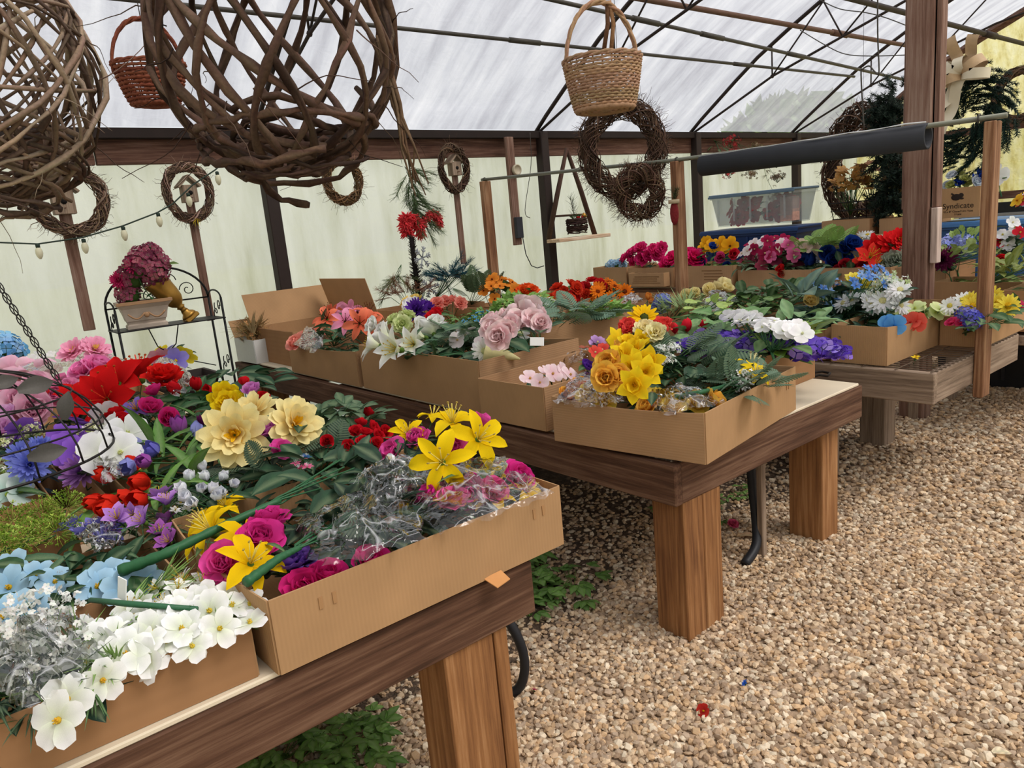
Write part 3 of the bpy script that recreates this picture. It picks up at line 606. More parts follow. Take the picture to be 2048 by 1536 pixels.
def spray(label, sp, cols, pts, size, tail=(.05, .3, -.1), leaf='broad', nl=10, lc=DG, ls=.09, cat='flower bunch', group=None, face=(0, 0, 1), split=False, stem_r=.0022, name=None, fj=.55, handle=True):
    """one artificial bunch: its blooms at pts, stems running back to a common end, leaves along the stems"""
    pts = [Vector(p) for p in pts]; C = sum(pts, Vector())/len(pts); T = C + Vector(tail)
    nm = name or {'lily': 'lily_bunch', 'amaryllis': 'amaryllis_bunch', 'trumpet': 'trumpet_lily_bunch', 'peony': 'peony_bunch', 'rose': 'rose_bunch', 'dahlia': 'dahlia_bunch', 'daisy': 'daisy_bunch', 'tulip': 'tulip_bunch', 'carnation': 'carnation_bunch',
                  'mum': 'chrysanthemum_bunch', 'hydrangea': 'hydrangea_bunch', 'spike': 'wisteria_bunch', 'lace': 'lace_flower_bunch', 'breath': 'babys_breath_bunch', 'daffodil': 'daffodil_bunch', 'crocus': 'crocus_bunch', 'berry': 'berry_bunch'}.get(sp, 'flower_bunch')
    t = thing(nm, label, cat, T, 0, group); st = MB(); sc = lin('#2f5a34')
    for p in pts:
        d = Vector(face).normalized()*1.0 + (p-C)*(4 if len(pts) > 1 else 0) + vrand(fj); d.normalize(); p_ = p-T
        s = size*R.uniform(.86, 1.12); v = R.randrange(2)
        if sp in HEADS:
            q = along_q(d, (0, 0, 1), R.uniform(0, 6)) if sp == 'spike' else face_q(d)
            tag(put('flower_head', headmesh(sp, tuple(cols), v), t, p_, q, s), kind='stuff')
        else:
            c0, c1, cc = cols if len(cols) == 3 and not isinstance(cols[0], tuple) else R.choice(cols)
            core, sep, whole = flower(sp, c0, c1, cc, v); q = face_q(d)
            if split and sep:
                b = put('bloom', core, t, p_, q, s)
                for pm, az in sep: put('petal', pm, b, (0, 0, 0), (R.uniform(-.06, .06), R.uniform(-.1, .1), az))
            else:
                b = put('bloom', whole, t, p_, q, s)
                if sp not in ('peony', 'rose', 'carnation', 'mum', 'tulip', 'bud'): put('flower_centre', core, b)
        mid = (p_*.55) + Vector((0, 0, -.02)) + vrand(.015); st.tube([(0, 0, 0), p_*.2+vrand(.004), mid, p_-d*size*.1], [stem_r*1.3, stem_r*1.2, stem_r, stem_r], 5, sc)
    if handle: st.tube([Vector((0, 0, 0)), Vector(tail).normalized()*.06], [.006, .005], 6, lin('#3b7040'))
    if st.n: st.obj('branching_stem', STEM, t)
    for k in range(int(nl*1.5)):
        p = R.choice(pts)-T; u = R.uniform(.35, .95); o = p*u + Vector((R.uniform(-1, 1), R.uniform(-1, 1), R.uniform(-.5, .6)))*size*.7
        d = Vector((R.uniform(-1, 1), R.uniform(-1, 1), R.uniform(-.25, .6))) + p.normalized()*.4
        put('leaf', leafmesh(leaf, lc, R.randrange(2)), t, o, along_q(d, (R.uniform(-.4, .4), R.uniform(-.4, .4), 1)), ls*.85*R.uniform(.7, 1.25))
    return t
def blob(px, py, z, n, sx, sy, sz=.03):
    """n points scattered on a low mound about the spot seen at (px, py) on the level z"""
    c = px.copy() if isinstance(px, Vector) else atz(px, py, z); out = []
    for k in range(n):
        if n == 1: out.append(c.copy()); break
        a = k*2.399+R.uniform(-.3, .3); r = math.sqrt((k+.5)/n); out.append(c + Vector((sx*r*math.cos(a), sy*r*math.sin(a), sz*(1-r*r)*1.6 - sz*.5 + R.uniform(-.3, .3)*sz)))
    return out
def pX(*ps, x=5.95): return [atx(p[0], p[1], x) for p in ps]
def pix(*ps, z=.9): return [atz(p[0], p[1], p[2] if len(p) > 2 else z) for p in ps]
def greens(label, px, py, z, n, sx, sy, leaf='broad', lc=DG, ls=.1, group=None, tail=(.02, .15, -.08), rise=.05, name='leafy_stem_bunch', lift=.5):
    n = int(n*1.5); ls *= .85
    c = atz(px, py, z) if not isinstance(px, Vector) else px; t = thing(name, label, 'foliage', c+Vector(tail), 0, group); st = MB()
    for k in range(n):
        a = k*2.399; r = math.sqrt((k+.5)/n); p = Vector((sx*r*math.cos(a), sy*r*math.sin(a), rise*(1-r*r)+R.uniform(-.3, .3)*rise))-Vector(tail)
        d = Vector((math.cos(a)*.7+R.uniform(-.6, .6), math.sin(a)*.7+R.uniform(-.6, .6), R.uniform(-.1, lift)))
        put('leaf', leafmesh(leaf, lc, k % 2), t, p, along_q(d, (R.uniform(-.5, .5), R.uniform(-.5, .5), 1)), ls*R.uniform(.75, 1.25))
        if k % 2 == 0: st.tube([(0, 0, 0), p*.5+vrand(.01), p], .0022, 4, lin('#37592f'))
    st.obj('branching_stem', STEM, t); return t

# ---------------------------------------------------------------- cardboard trays and cartons
CARD = m_card('cardboard_tan', '#a9855f', 'X', 420); CARDZ = m_card('cardboard_tan_cross', '#ab8763', 'Z', 420); CARDB = m_card('cardboard_brown', '#9a7350', 'Z', 130); CARDI = m_card('cardboard_inner', '#a67f58', 'X', 420)
def panel(name, a, b, h, parent, mat, bow=0, lean=0, top=None, t=.004, dip=0, out=1):
    """one board of a box wall from a to b (box coordinates); bow pushes its middle outwards, dip lowers its top edge"""
    a, b = Vector(a), Vector(b); d = (b-a); L = d.length; d.normalize(); n_ = Vector((d.y, -d.x, 0))*out; nx = 10; V = []
    for side in (0, 1):
        for i in range(nx+1):
            u = i/nx; s = math.sin(PI*u)
            for k in range(3):
                q = k/2; o = bow*s*(.3+.7*q) + lean*q + side*t; V.append(Vector((u*L, o, q*(h-dip*s+R.uniform(-1, 1)*.0008))))
    m = (nx+1)*3; F = []
    for i in range(nx):
        for k in range(2):
            q = [i*3+k, (i+1)*3+k, (i+1)*3+k+1, i*3+k+1]; F += [tuple(q[::-1]), tuple(m+x for x in q)]
        F += [(i*3+2, (i+1)*3+2, m+(i+1)*3+2, m+i*3+2), (i*3, m+i*3, m+(i+1)*3, (i+1)*3)]
    for k in range(2): F += [(k, k+1, m+k+1, m+k), (nx*3+k, m+nx*3+k, m+nx*3+k+1, nx*3+k+1)]
    rz = math.atan2(d.y, d.x); ny = Vector((-math.sin(rz), math.cos(rz), 0)); 
    if ny.dot(n_) < 0: V = [Vector((v.x, -v.y, v.z)) for v in V]; F = [tuple(f[::-1]) for f in F]
    return MB().add(V, F).obj(name, mat, parent, a, (0, 0, rz), smooth=False)
def tray(label, x0, x1, y0, y1, z, h, rot=0, mat=CARD, mat2=None, bow=(0, 0, 0, 0), dip=(0, 0, 0, 0), group=None, name='cardboard_tray', heights=None):
    cx, cy = (x0+x1)/2, (y0+y1)/2; t = thing(name, label, 'box', (cx, cy, z+.001), rot, group); hx, hy = (x1-x0)/2, (y1-y0)/2
    rbox('bottom', (-hx, -hy, 0), (hx, hy, .006), CARDI, t, 0); mat2 = mat2 or mat; hs = heights or (h,)*4
    c = [(-hx, -hy, 0), (hx, -hy, 0), (hx, hy, 0), (-hx, hy, 0)]
    for i in range(4): panel('side_panel', c[i], c[(i+1) % 4], hs[i], t, mat if i % 2 == 0 else mat2, bow[i], 0, dip=dip[i])
    return t
def flap(t, a, b, h, tilt, mat=CARDI, name='flap', off=0):
    """a lid flap hinged on the edge a-b (box coordinates), tilt 0 = lying flat outwards, 90 = straight up"""
    a, b = Vector(a), Vector(b); d = b-a; L = d.length; rz = math.atan2(d.y, d.x); e = math.radians(tilt)
    y = Vector((0, -math.cos(e), math.sin(e))); n_ = Vector((0, math.sin(e), math.cos(e)))*.004
    q = [Vector((off, 0, 0)), Vector((L-off, 0, 0)), Vector((L-off*1.6, 0, 0))+y*h, Vector((off*1.6, 0, 0))+y*h]; V = q+[v+n_ for v in q]
    return MB().add(V, [(0, 3, 2, 1), (4, 5, 6, 7), (0, 1, 5, 4), (1, 2, 6, 5), (2, 3, 7, 6), (3, 0, 4, 7)]).obj(name, mat, t, a, (0, 0, rz), smooth=False)
def wrap(label, pts, h, seed, group=None, nz=.035, name='cellophane_sleeve', mat=None, n=40):
    """a crumpled clear sleeve draped over the quadrilateral pts (world points, going round)"""
    a, b, c, d = [Vector(p) for p in pts]; cen = (a+b+c+d)/4; t = MB(); V = []
    for i in range(n+1):
        for j in range(n+1):
            u, v = i/n, j/n; p = a.lerp(b, u).lerp(d.lerp(c, u), v); e = min(1, 5*min(u, 1-u))*min(1, 5*min(v, 1-v))
            k = .9*mnoise.noise(Vector((u*2.2+seed, v*3, seed)))-1.1*abs(mnoise.noise(Vector((u*2.0+v*1.5+seed, v*9-u*2, 2))))-.45*abs(mnoise.noise(Vector((u*4-v, v*21+u*5, seed*2))))
            V.append(p + Vector((mnoise.noise(Vector((u*6, v*6, seed)))*.03, mnoise.noise(Vector((u*6, v*6, seed+9)))*.03, h*(math.sin(PI*u)*math.sin(PI*v))**.5 + nz*k*(.3+.7*e))) - cen)
    m = n+1; o = t.add(V, [(i*m+j, (i+1)*m+j, (i+1)*m+j+1, i*m+j+1) for i in range(n) for j in range(n)]).obj(name, mat or WRAP, None, cen); return tag(o, label, 'plastic wrap', group)

def fill(label, t, n, col, ls=.08, leaf='broad', zf=.55, frac=.86):
    """a bed of leaves packed into tray t, level with a part of its wall height"""
    b = [c for c in t.children if c.name.startswith('bottom')][0]; w_, d_ = b.dimensions.x, b.dimensions.y
    if w_ < .01: bb = b.bound_box; w_, d_ = bb[6][0]-bb[0][0], bb[6][1]-bb[0][1]
    h = max(v[2] for c in t.children if c.name.startswith('side') for v in c.bound_box); g = thing('foliage_bed', label, 'foliage', t.location, t.rotation_euler.z); st = MB()
    for k in range(n):
        x, y = R.uniform(-.5, .5)*w_*frac, R.uniform(-.5, .5)*d_*frac; z = h*zf+R.uniform(-.03, .02); a = R.uniform(0, 6.28); l = ls*R.uniform(.7, 1.2)
        dx, dy = math.cos(a), math.sin(a)
        if abs(x+dx*l) > w_*.5*.97: dx = -dx
        if abs(y+dy*l) > d_*.5*.97: dy = -dy
        put('leaf', leafmesh(leaf, col, k % 2), g, (x, y, z), along_q((dx, dy, R.uniform(0, .45)), (R.uniform(-.5, .5), R.uniform(-.5, .5), 1)), l)
        if k % 4 == 0: st.tube([(x*.4, y*.4, .012), (x*.8, y*.8, z*.6), (x, y, z)], .0025, 4, lin('#33552e'))
    st.obj('branching_stem', STEM, g); return g
# ================================================================ BENCH ONE: the near flower boxes
FC = (-.15, -.55, .8)
YEL, YEL2 = ('#e0a800', '#f7cf10', '#e8b400'), ('#f0c010', '#f9dc3a', '#f2b705')
HOT, PINK, PALE = ('#c01068', '#e83a9c', '#f0b030'), ('#e860a8', '#f79ccd', '#f6c0d8'), ('#eeb0cc', '#f8d2e2', '#f4e0a0')
REDC, WHT, LIL = ('#a00a18', '#e01c28', '#e8b040'), ('#e4ead0', '#fbfbfb', '#e6c840'), ('#9a70c8', '#c49ae0', '#e6d060')
tA = tray('large tan cardboard tray at the bench corner full of pink peonies and yellow lilies', .42, 1.18, 1.325, 1.95, ZT, .158, 0, CARD, CARD, (0, .004, 0, .02), (0, 0, 0, .0))
for x in (-.28, -.25, .29, .32):       # die-cut slots in the front panel
    MB().box((x-.004, -.0065, .10), (x+.004, -.0045, .125)).obj('slot_tab', CARDI, tA, (0, -.312, .0), smooth=False)
tray('shallow tan cardboard tray brimming with small white blossoms', -.40, .39, 1.365, 1.70, ZT, .118, -.02, CARDB, CARD, (0, 0, 0, 0))
tray('brown cardboard tray of pale blue flowers behind the white blossom tray', -.40, .355, 1.725, 2.03, ZT, .115, 0, CARDB, CARD)
tray('creased brown cardboard tray holding moss green lacy flowers', -.5, .235, 2.205, 2.62, ZT, .118, 0, CARDB, CARD, (.006, 0, 0, 0))
tray('brown cardboard tray with aqua and blue blooms beside the wire frame', -.6, .215, 2.70, 3.12, ZT, .118, 0, CARDB, CARD)
tray('narrow cardboard tray holding one purple chrysanthemum', .235, .36, 2.45, 3.0, ZT, .12, 0, CARD, CARDB)
tray('cardboard tray buried under dark foliage and cream dahlias', .42, 1.04, 2.0, 2.72, ZT, .12, 0, CARD)
tray('cardboard tray under the red lilies', .30, 1.0, 2.78, 3.42, ZT, .12, 0, CARD)
tray('striped brown carton edge under pink peonies', -.75, .22, 3.18, 3.75, ZT, .16, 0, CARDB, CARD)
tray('low cardboard tray beneath the wrapped pink dahlias', -.75, .95, 3.85, 4.6, ZT, .12, 0, CARD)
# --- tray A
spray('three big yellow lilies standing up at the corner of the large tan tray', 'lily', ('#e0b800', '#f8d414', '#f2e27a'), pix((905, 850), (955, 880), (885, 925), z=.93), .088, (-.05, .12, -.15), 'lance', 6, MG, .1, split=True, face=(-.2, -.75, .6), fj=.35)
spray('half open yellow lilies behind the pink peonies of the large tray', 'lily', ('#e0b800', '#f8d414', '#f2e27a'), pix((815, 868), (865, 838), z=.93), .06, (-.05, .1, -.14), 'lance', 4, MG, .09, split=True, face=(0, -.3, 1), fj=.3)
spray('bright pink peonies beside the tall yellow lilies', 'peony', ('#d03a90', '#f060b4', '#f0b030'), pix((790, 905), (838, 882), (960, 850), (905, 890), z=.91), .048, (-.05, .15, -.15), 'broad', 6, DG, .08, face=(-.3, -.7, .5))
spray('yellow star lily opening upward between pink peonies at the inner corner', 'lily', ('#e0b000', '#f7cd10', '#f2e27a'), pix((490, 1085), (425, 1065), (500, 1130), z=.86), .075, (.12, .1, -.1), 'lance', 5, MG, .09, split=True, face=(-.1, -.5, .9))
spray('golden yellow lilies tucked against the far inner wall of the large tray', 'lily', ('#e0b000', '#f7cd10', '#f2e27a'), pix((410, 1045), (450, 1015), z=.85), .06, (.1, .08, -.08), 'lance', 4, MG, .08, split=True)
spray('deep magenta peony in the middle of the inner corner', 'peony', ('#b0105c', '#e23a98', '#f0b030'), pix((540, 1055), (520, 1085), z=.87), .056, (.1, .1, -.1), 'broad', 4, DG, .07, face=FC)
spray('pink peony at the near left end of the large tray', 'peony', ('#c81c74', '#f055ac', '#f0b030'), pix((455, 1130), z=.85), .052, (.1, .08, -.08), 'broad', 2, DG, .07, face=FC)
spray('magenta peonies pressed against the front wall of the large tray', 'peony', ('#b00c50', '#dd2a80', '#f0b030'), pix((655, 1165), (745, 1130), (610, 1180), z=.80), .05, (.05, .12, -.07), 'broad', 4, DG, .07, face=FC)
spray('violet ruffled blooms beside the green wrapped stem', 'carnation', ('#5a3a9a', '#8c62c8', '#e0d060'), pix((605, 1128), (575, 1140), z=.82), .045, (.05, .12, -.07), 'broad', 3, DG, .07)
spray('pink and magenta peonies under clear wrap at the right end of the large tray', 'peony', [HOT, ('#d83070', '#f06aa8', '#f0b030')], pix((865, 1000), (905, 1010), (940, 985), (985, 985), (1030, 960), (890, 960), z=.85), .05, (-.2, .05, -.06), 'broad', 6, SG, .08, face=FC)
spray('yellow lilies under clear wrap at the right end of the large tray', 'lily', ('#e0b000', '#f7cd10', '#f2e27a'), pix((1050, 985), (1000, 955), (935, 975), (990, 1005), z=.825), .055, (-.2, .05, -.06), 'lance', 4, MG, .08, split=True)
greens('dark green wrapped stems lying along the middle of the large tray', 730, 1060, .81, 26, .22, .16, 'broad', '#1d3426', .10)
greens('grey green ferny foliage along the front wall of the large tray', 880, 1015, .80, 18, .20, .08, 'fern', SG, .12)
wrap('crumpled clear cellophane bag over dark stems in the middle of the large tray', pix((585, 1040), (640, 1135), (860, 1075), (800, 950), z=.86), .05, 3)
wrap('clear cellophane sleeve over pink and yellow flowers at the corner of the large tray', pix((760, 960), (880, 1070), (1105, 985), (1010, 910), z=.86), .045, 8)
wrap('clear cellophane puffed up behind the yellow lilies', pix((700, 960), (760, 1000), (870, 960), (830, 920), z=.89), .06, 12)
def wrapped_stem(label, pts, r):
    t = thing('wrapped_stem', label, 'stem', pts[0]); o = Vector(pts[0]); q = [Vector(p)-o for p in pts]; n = 26; P2 = []
    for i in range(n+1):
        u = i/n*(len(q)-1); k = min(int(u), len(q)-2); P2.append(q[k].lerp(q[k+1], u-k))
    MB().tube(P2, [r*(1+.10*math.sin(i*2.2))*(1-.45*i/n) for i in range(n+1)], 9, lin('#2a5c38')).obj('taped_handle', STEM, t)
    m = MB()
    for k in range(7): e = P2[-1]+(P2[-1]-P2[-4]).normalized()*R.uniform(.10, .2)+vrand(.035); m.tube([P2[-4], P2[-1]+vrand(.008), e], [.003, .0025, .002], 5, lin('#2c5a38'))
    m.obj('wire_stems', STEM, t); return t
wrapped_stem('thick green taped bush handle lying across two trays', pix((240, 1142, .855), (330, 1108, .875), (450, 1050, .895), (560, 1000, .91)), .0135)
wrapped_stem('green taped bush handle poking out of the large tray', pix((492, 1165, .862), (560, 1115, .87), (600, 1095, .868)), .011)
# --- tray B: white blossoms
for k, (px, py, n, sx, sy) in enumerate(((400, 1235, 12, .11, .10), (300, 1265, 12, .12, .10), (215, 1290, 10, .10, .09), (345, 1195, 9, .10, .05))):
    spray(('white star blossoms heaped at the far end of the white blossom tray', 'white star blossoms heaped in the middle of the white blossom tray', 'white star blossoms beside the wrapped babys breath', 'white star blossoms along the inner wall of the white blossom tray')[k],
          'five' if k != 3 else 'star', ('#d5e2b0', '#fdfdfd', '#e3c84a'), blob(px, py, .815, int(n*1.6), sx, sy, .02), .036, (-.15, .02, -.08), 'grass', 6, LG, .12, split=(k != 3), face=(-.1, -.4, .9), fj=.8)
spray('white five petal blossoms hanging over the front wall of the white tray', 'five', ('#d5e2b0', '#fdfdfd', '#e3b83a'), pix((118, 1440, .80), (135, 1398, .815), (205, 1360, .815), (255, 1310, .82), (290, 1315, .81), (180, 1300, .83)), .043, (-.1, .1, -.07), 'grass', 7, MG, .12, split=True, face=(-.2, -.8, .5), fj=.35)
greens('dark green leaves at the near end of the white blossom tray', 60, 1400, .765, 22, .14, .10, 'broad', '#1c3527', .09)
greens('long dark stems and grassy leaves in the near end of the white tray', 0, 1450, .76, 10, .14, .05, 'grass', '#21402c', .16)
spray('white babys breath sprigs bundled in clear wrap', 'breath', ('#f4f4ee',), [atz(95, 1300, .82), atz(20, 1330, .81), atz(130, 1340, .81), atz(40, 1270, .81), atz(85, 1250, .80)], .085, (-.1, -.05, -.08), 'lance', 0)
wrap('clear cellophane sleeve over white babys breath', pix((-60, 1330), (60, 1420), (215, 1300), (120, 1210), z=.845), .05, 21)
t = thing('taped_stem', 'slim green stem lying on white blossoms with a paper tag', 'stem', atz(220, 1205, .86)); o_ = Vector(t.location)
MB().tube([Vector(p)-o_ for p in pix((180, 1200, .855), (260, 1208, .865), (395, 1218, .85))], [.005, .006, .005], 6, lin('#2f6040')).obj('stem', STEM, t)
MB().box((-.001, -.012, 0), (.001, .012, .045)).obj('paper_tag', m_plain('white_paper', '#f2f2ee', .8, 0, .03), t, (.02, -.005, .0), (.2, .1, .4), smooth=False)
# --- tray C: pale blue
for k, (lab, pts) in enumerate((('pale blue five petal flowers at the near end of the blue tray', ((20, 1175), (60, 1215), (5, 1235), (75, 1150), (110, 1165), (25, 1140))), ('powder blue blossoms hanging beside the green taped handle', ((215, 1160), (240, 1180), (260, 1150), (195, 1175), (285, 1165), (225, 1130))))):
    spray(lab, 'five', ('#6fa8cc', '#b4d8ee', '#d8b030'), pix(*pts, z=.815), .045, (.1, .08, -.08), 'broad', 14, '#2b4a2a', .085, split=True, face=(-.2, -.5, .7))
greens('dark green round leaves in the middle of the blue tray', 130, 1195, .785, 22, .16, .10, 'broad', '#24432a', .09)
greens('wiry green stems crossing the blue tray', 220, 1120, .80, 10, .14, .08, 'lance', '#2d5436', .16)
spray('tiny red blossoms among the pale blue flowers', 'star', REDC, pix((115, 1130), (118, 1152), (15, 1130), z=.82), .016, (.02, .08, -.06), 'lance', 2, MG, .05)
# --- lacy green, lilac
spray('moss green lacy flower balls in a creased brown tray', 'lace', ('#9cb848', '#c4d86a', '#7d9a34'), pix((85, 1030), (132, 1018), (55, 1078), (10, 1092), (112, 1066), (25, 1050), z=.84), .052, (-.1, .1, -.08), 'lance', 0)
spray('lilac crocus like flowers above blue wrapped blooms', 'crocus', ('#8a58b8', '#c792e0', '#e0c040'), pix((235, 1040), (268, 1030), (290, 1045), (322, 1000), (335, 1010), z=.87), .042, (.08, .06, -.12), 'grass', 10, '#395f34', .11, split=True, face=(-.2, -.4, .9))
spray('periwinkle blue flowers wrapped beside the lacy green ones', 'crocus', ('#4a4ab0', '#8f8ce0', '#e8e0f0'), pix((170, 1075), (195, 1065), (215, 1080), (150, 1060), (225, 1060), z=.83), .045, (.08, .06, -.08), 'lance', 4, MG, .1, split=True)
wrap('small clear cellophane sleeve around periwinkle flowers', pix((150, 1060), (185, 1105), (250, 1080), (215, 1030), z=.85), .03, 31)
spray('mauve crocus flowers by the large tray corner', 'crocus', ('#7a3c88', '#b368bc', '#e0c040'), pix((330, 1050), (318, 1075), (340, 1085), z=.82), .04, (.06, .08, -.08), 'grass', 6, MG, .1, split=True)
# --- tulips
spray('red tulips with orange lights lying in a bundle', 'tulip', ('#b8160f', '#e0301c', '#e0c040'), pix((212, 1000), (238, 1005), (262, 990), (290, 1000), (230, 1020), (280, 940), (300, 965), (235, 955), z=.87), .046, (.22, .12, -.08), 'lance', 9, '#5c8a34', .22, split=True, face=(-.75, -.45, .3), fj=.3)
spray('lilac and periwinkle tulips lying on long green leaves', 'tulip', [('#8c90d8', '#6a66c4', '#e0c040'), ('#c98ad0', '#a04aa8', '#e0c040'), ('#b9bfe8', '#8a8ed6', '#e0c040')], pix((290, 888), (282, 910), (318, 905), (300, 925), (265, 925), (362, 870), (392, 875), z=.90), .043, (.22, .12, -.06), 'lance', 9, '#4f7d30', .22, split=True, face=(-.7, -.3, .4), fj=.5)
spray('dark plum tulip bud above the lilac tulips', 'tulip', ('#3c0c34', '#6a1c58', '#e0c040'), pix((405, 852), z=.93), .026, (.18, .1, -.08), 'lance', 3, '#4f7d30', .18, face=(-.2, -.1, .9))
greens('long glossy tulip leaves in the middle of the near bench', 400, 905, .83, 18, .20, .18, 'lance', '#4a7a2e', .26)
spray('cluster of white bell shaped buds among dark leaves', 'bud', ('#d8dce8', '#f6f7fb', '#e8e8e0'), pix((410, 942), (385, 962), (415, 962), (440, 962), (462, 972), (372, 985), (398, 982), (425, 988), (372, 1002), (392, 1005), (430, 1000), (445, 990), z=.88), .029, (.12, .12, -.1), 'broad', 6, DG, .08, face=FC)
spray('small white wrapped florets at the corner of the large tray', 'star', WHT, pix((360, 1010), (350, 1022), (372, 1020), z=.85), .02, (.08, .1, -.08), 'lance', 3, MG, .07)
# --- cream dahlias and neighbours
spray('large cream dahlias with yellow hearts', 'dahlia', ('#e8bc40', '#f9ecae', '#f3c022'), pix((470, 870), (508, 828), (588, 850), z=.955), .098, (.12, .2, -.16), 'broad', 7, DG, .12, split=True, face=(-.2, -.85, .45), fj=.22)
spray('ruffled bright yellow carnation behind the cream dahlias', 'carnation', ('#e8b200', '#fadc1e', '#e0a000'), pix((450, 800), (460, 815), z=.95), .065, (.1, .2, -.14), 'broad', 3, LG, .1, face=FC)
spray('orchid pink rose in front of the cream dahlias', 'rose', ('#c050b0', '#e78ad8', '#f0d0e0'), pix((538, 868), z=.94), .052, (.12, .15, -.14), 'broad', 3, DG, .09, face=FC, fj=.2)
spray('hot pink rosebud below the cream dahlias', 'peony', ('#d02890', '#f25cb8', '#f0d0e0'), pix((565, 892), (560, 905), z=.90), .038, (.12, .15, -.1), 'broad', 3, '#1b2a20', .09, face=FC)
spray('pale orchid rosebud standing behind the yellow carnation', 'rose', ('#c868c0', '#eaa0e0', '#f0d0e0'), pix((505, 788), z=.97), .06, (.08, .2, -.16), 'broad', 3, DG, .1, face=(-.1, -.3, 1), fj=.1)
spray('dark red roses peeping behind the pale orchid rosebud', 'rose', REDC, pix((487, 768), (523, 800), (482, 838), z=.94), .038, (.08, .2, -.14), 'broad', 4, DG, .1)
spray('tiny lavender blossoms at the bench edge', 'star', LIL, pix((612, 835), (622, 848), (600, 862), (625, 862), z=.92), .026, (.05, .15, -.1), 'lance', 3, MG, .08)
spray('small sky blue and pink blossoms among dark foliage', 'star', [('#3a78c8', '#6aa6ec', '#f0f0f0'), ('#c83a70', '#ee7aa4', '#f0f0f0')], pix((605, 920), (615, 935), (600, 938), (612, 915), (592, 928), z=.90), .019, (.1, .12, -.08), 'broad', 4, DG, .07)
spray('dense cluster of small red roses on dark stems', 'rose', ('#8e0a18', '#d81c2a', '#e8b040'), pix((733, 832), (722, 852), (740, 858), (712, 868), (730, 872), (752, 875), (728, 888), (750, 890), (700, 892), (765, 868), (655, 884), z=.915), .031, (-.08, .12, -.12), 'broad', 8, '#2a4630', .09, face=FC)
greens('broad veined dark green leaves in front of the red roses', 640, 960, .84, 26, .18, .16, 'broad', '#27462f', .13)
greens('dark ferny leaves under the cream dahlias', 560, 930, .85, 18, .16, .14, 'fern', '#1d3a30', .12)
greens('pointed dark leaves standing at the bench edge', 690, 845, .90, 14, .10, .14, 'trio', '#39563c', .11)
greens('deep green broad leaves left of the cream dahlias', 350, 850, .875, 26, .20, .16, 'broad', '#2f5a2e', .13)
greens('dark green leaves among yellow lilies of the large tray', 790, 950, .86, 14, .12, .12, 'broad', '#1f3a28', .10)
greens('deep green leaves at the far edge of the near bench', 470, 770, .86, 16, .22, .22, 'broad', '#1e4028', .15)
# --- white, red and pink at the far side
spray('large white four petal flowers beside the iris', 'four', ('#dfe6c8', '#fcfcff', '#dfe39a'), pix((255, 868), (218, 890), (240, 905), (205, 905), (222, 865), (210, 830), z=.93), .066, (.1, .2, -.14), 'broad', 3, MG, .1, split=True, face=(-.1, -.7, .5), fj=.4)
wrap('narrow clear cellophane sleeve hanging below white flowers', pix((180, 905), (205, 965), (245, 950), (230, 890), z=.90), .04, 44)
t = spray('purple iris with a yellow blaze on its fall', 'lily', ('#4a2a90', '#9a7ad0', '#f0c020'), pix((275, 822), z=.96), .07, (.12, .2, -.16), 'lance', 3, MG, .15, split=True, face=(-.3, -.5, .8), fj=.1, name='iris_stem')
spray('scarlet rose ball in front of the iris', 'peony', ('#a00c14', '#d81820', '#e0b040'), pix((232, 838), (240, 850), z=.93), .048, (.1, .2, -.14), 'broad', 2, DG, .1)
spray('huge scarlet satin lilies', 'amaryllis', ('#a80810', '#e41a1c', '#f04a30'), pix((282, 755), (215, 800), (240, 770), z=.97), .135, (.1, .25, -.18), 'broad', 5, DG, .12, split=True, face=(-.1, -.8, .6), fj=.35)
spray('scarlet lilies low beside the wire frame', 'amaryllis', ('#a80810', '#de1a1c', '#f04a30'), pix((165, 815), (150, 800), (95, 800), z=.92), .09, (.1, .25, -.12), 'broad', 3, DG, .1, split=True, face=FC)
spray('scarlet carnation beside the crumpled wrap', 'carnation', ('#b80c10', '#ea241e', '#f04a30'), pix((328, 762), z=.97), .085, (.1, .2, -.14), 'broad', 3, DG, .1, face=FC)
spray('gathered hot pink rosebuds in front of scarlet carnation', 'rose', ('#b81058', '#ec3a94', '#f0a0c0'), pix((312, 790), (300, 825), (335, 838), z=.95), .055, (.1, .2, -.14), 'broad', 4, DG, .11, face=FC)
spray('red tulips half hidden by broad leaves', 'tulip', ('#a00a14', '#d41a24', '#e0c040'), pix((420, 790), (395, 782), (360, 790), z=.93), .045, (.1, .25, -.12), 'broad', 6, '#2e5b34', .14, split=True, face=(.1, -.3, .9))
spray('big candy pink garden rose', 'peony', ('#e0509c', '#fa96cc', '#f8c0dc'), pix((172, 748), (195, 745), z=.97), .095, (.05, .25, -.16), 'broad', 3, DG, .12, face=FC)
spray('candy pink peonies above the striped carton edge', 'peony', ('#e0609c', '#f8a0cc', '#f8c0dc'), pix((140, 778), (112, 790), (125, 765), z=.93), .06, (.05, .25, -.12), 'broad', 3, DG, .1, face=FC)
spray('pale pink ruffled peonies behind the wire frame', 'peony', ('#ec9cc0', '#fbcfe2', '#f8e0ec'), pix((55, 738), (30, 765), (70, 770), (20, 735), (90, 745), (40, 800), (70, 815), (15, 800), z=.93), .085, (.05, .25, -.12), 'broad', 4, DG, .1, face=FC)
spray('dusty pink ruffled blooms above the striped carton edge', 'carnation', ('#c06888', '#e8a0bc', '#f0c0d0'), pix((20, 815), (60, 830), z=.90), .07, (.05, .25, -.12), 'broad', 2, DG, .1, face=FC)
spray('soft pink dahlias on top of the far wrapped heap', 'dahlia', ('#e880a8', '#fbb4d0', '#f6d070'), pix((168, 697), (148, 705), (190, 700), z=1.0), .09, (.05, .25, -.16), 'broad', 3, DG, .1, split=True, face=(-.1, -.4, .9))
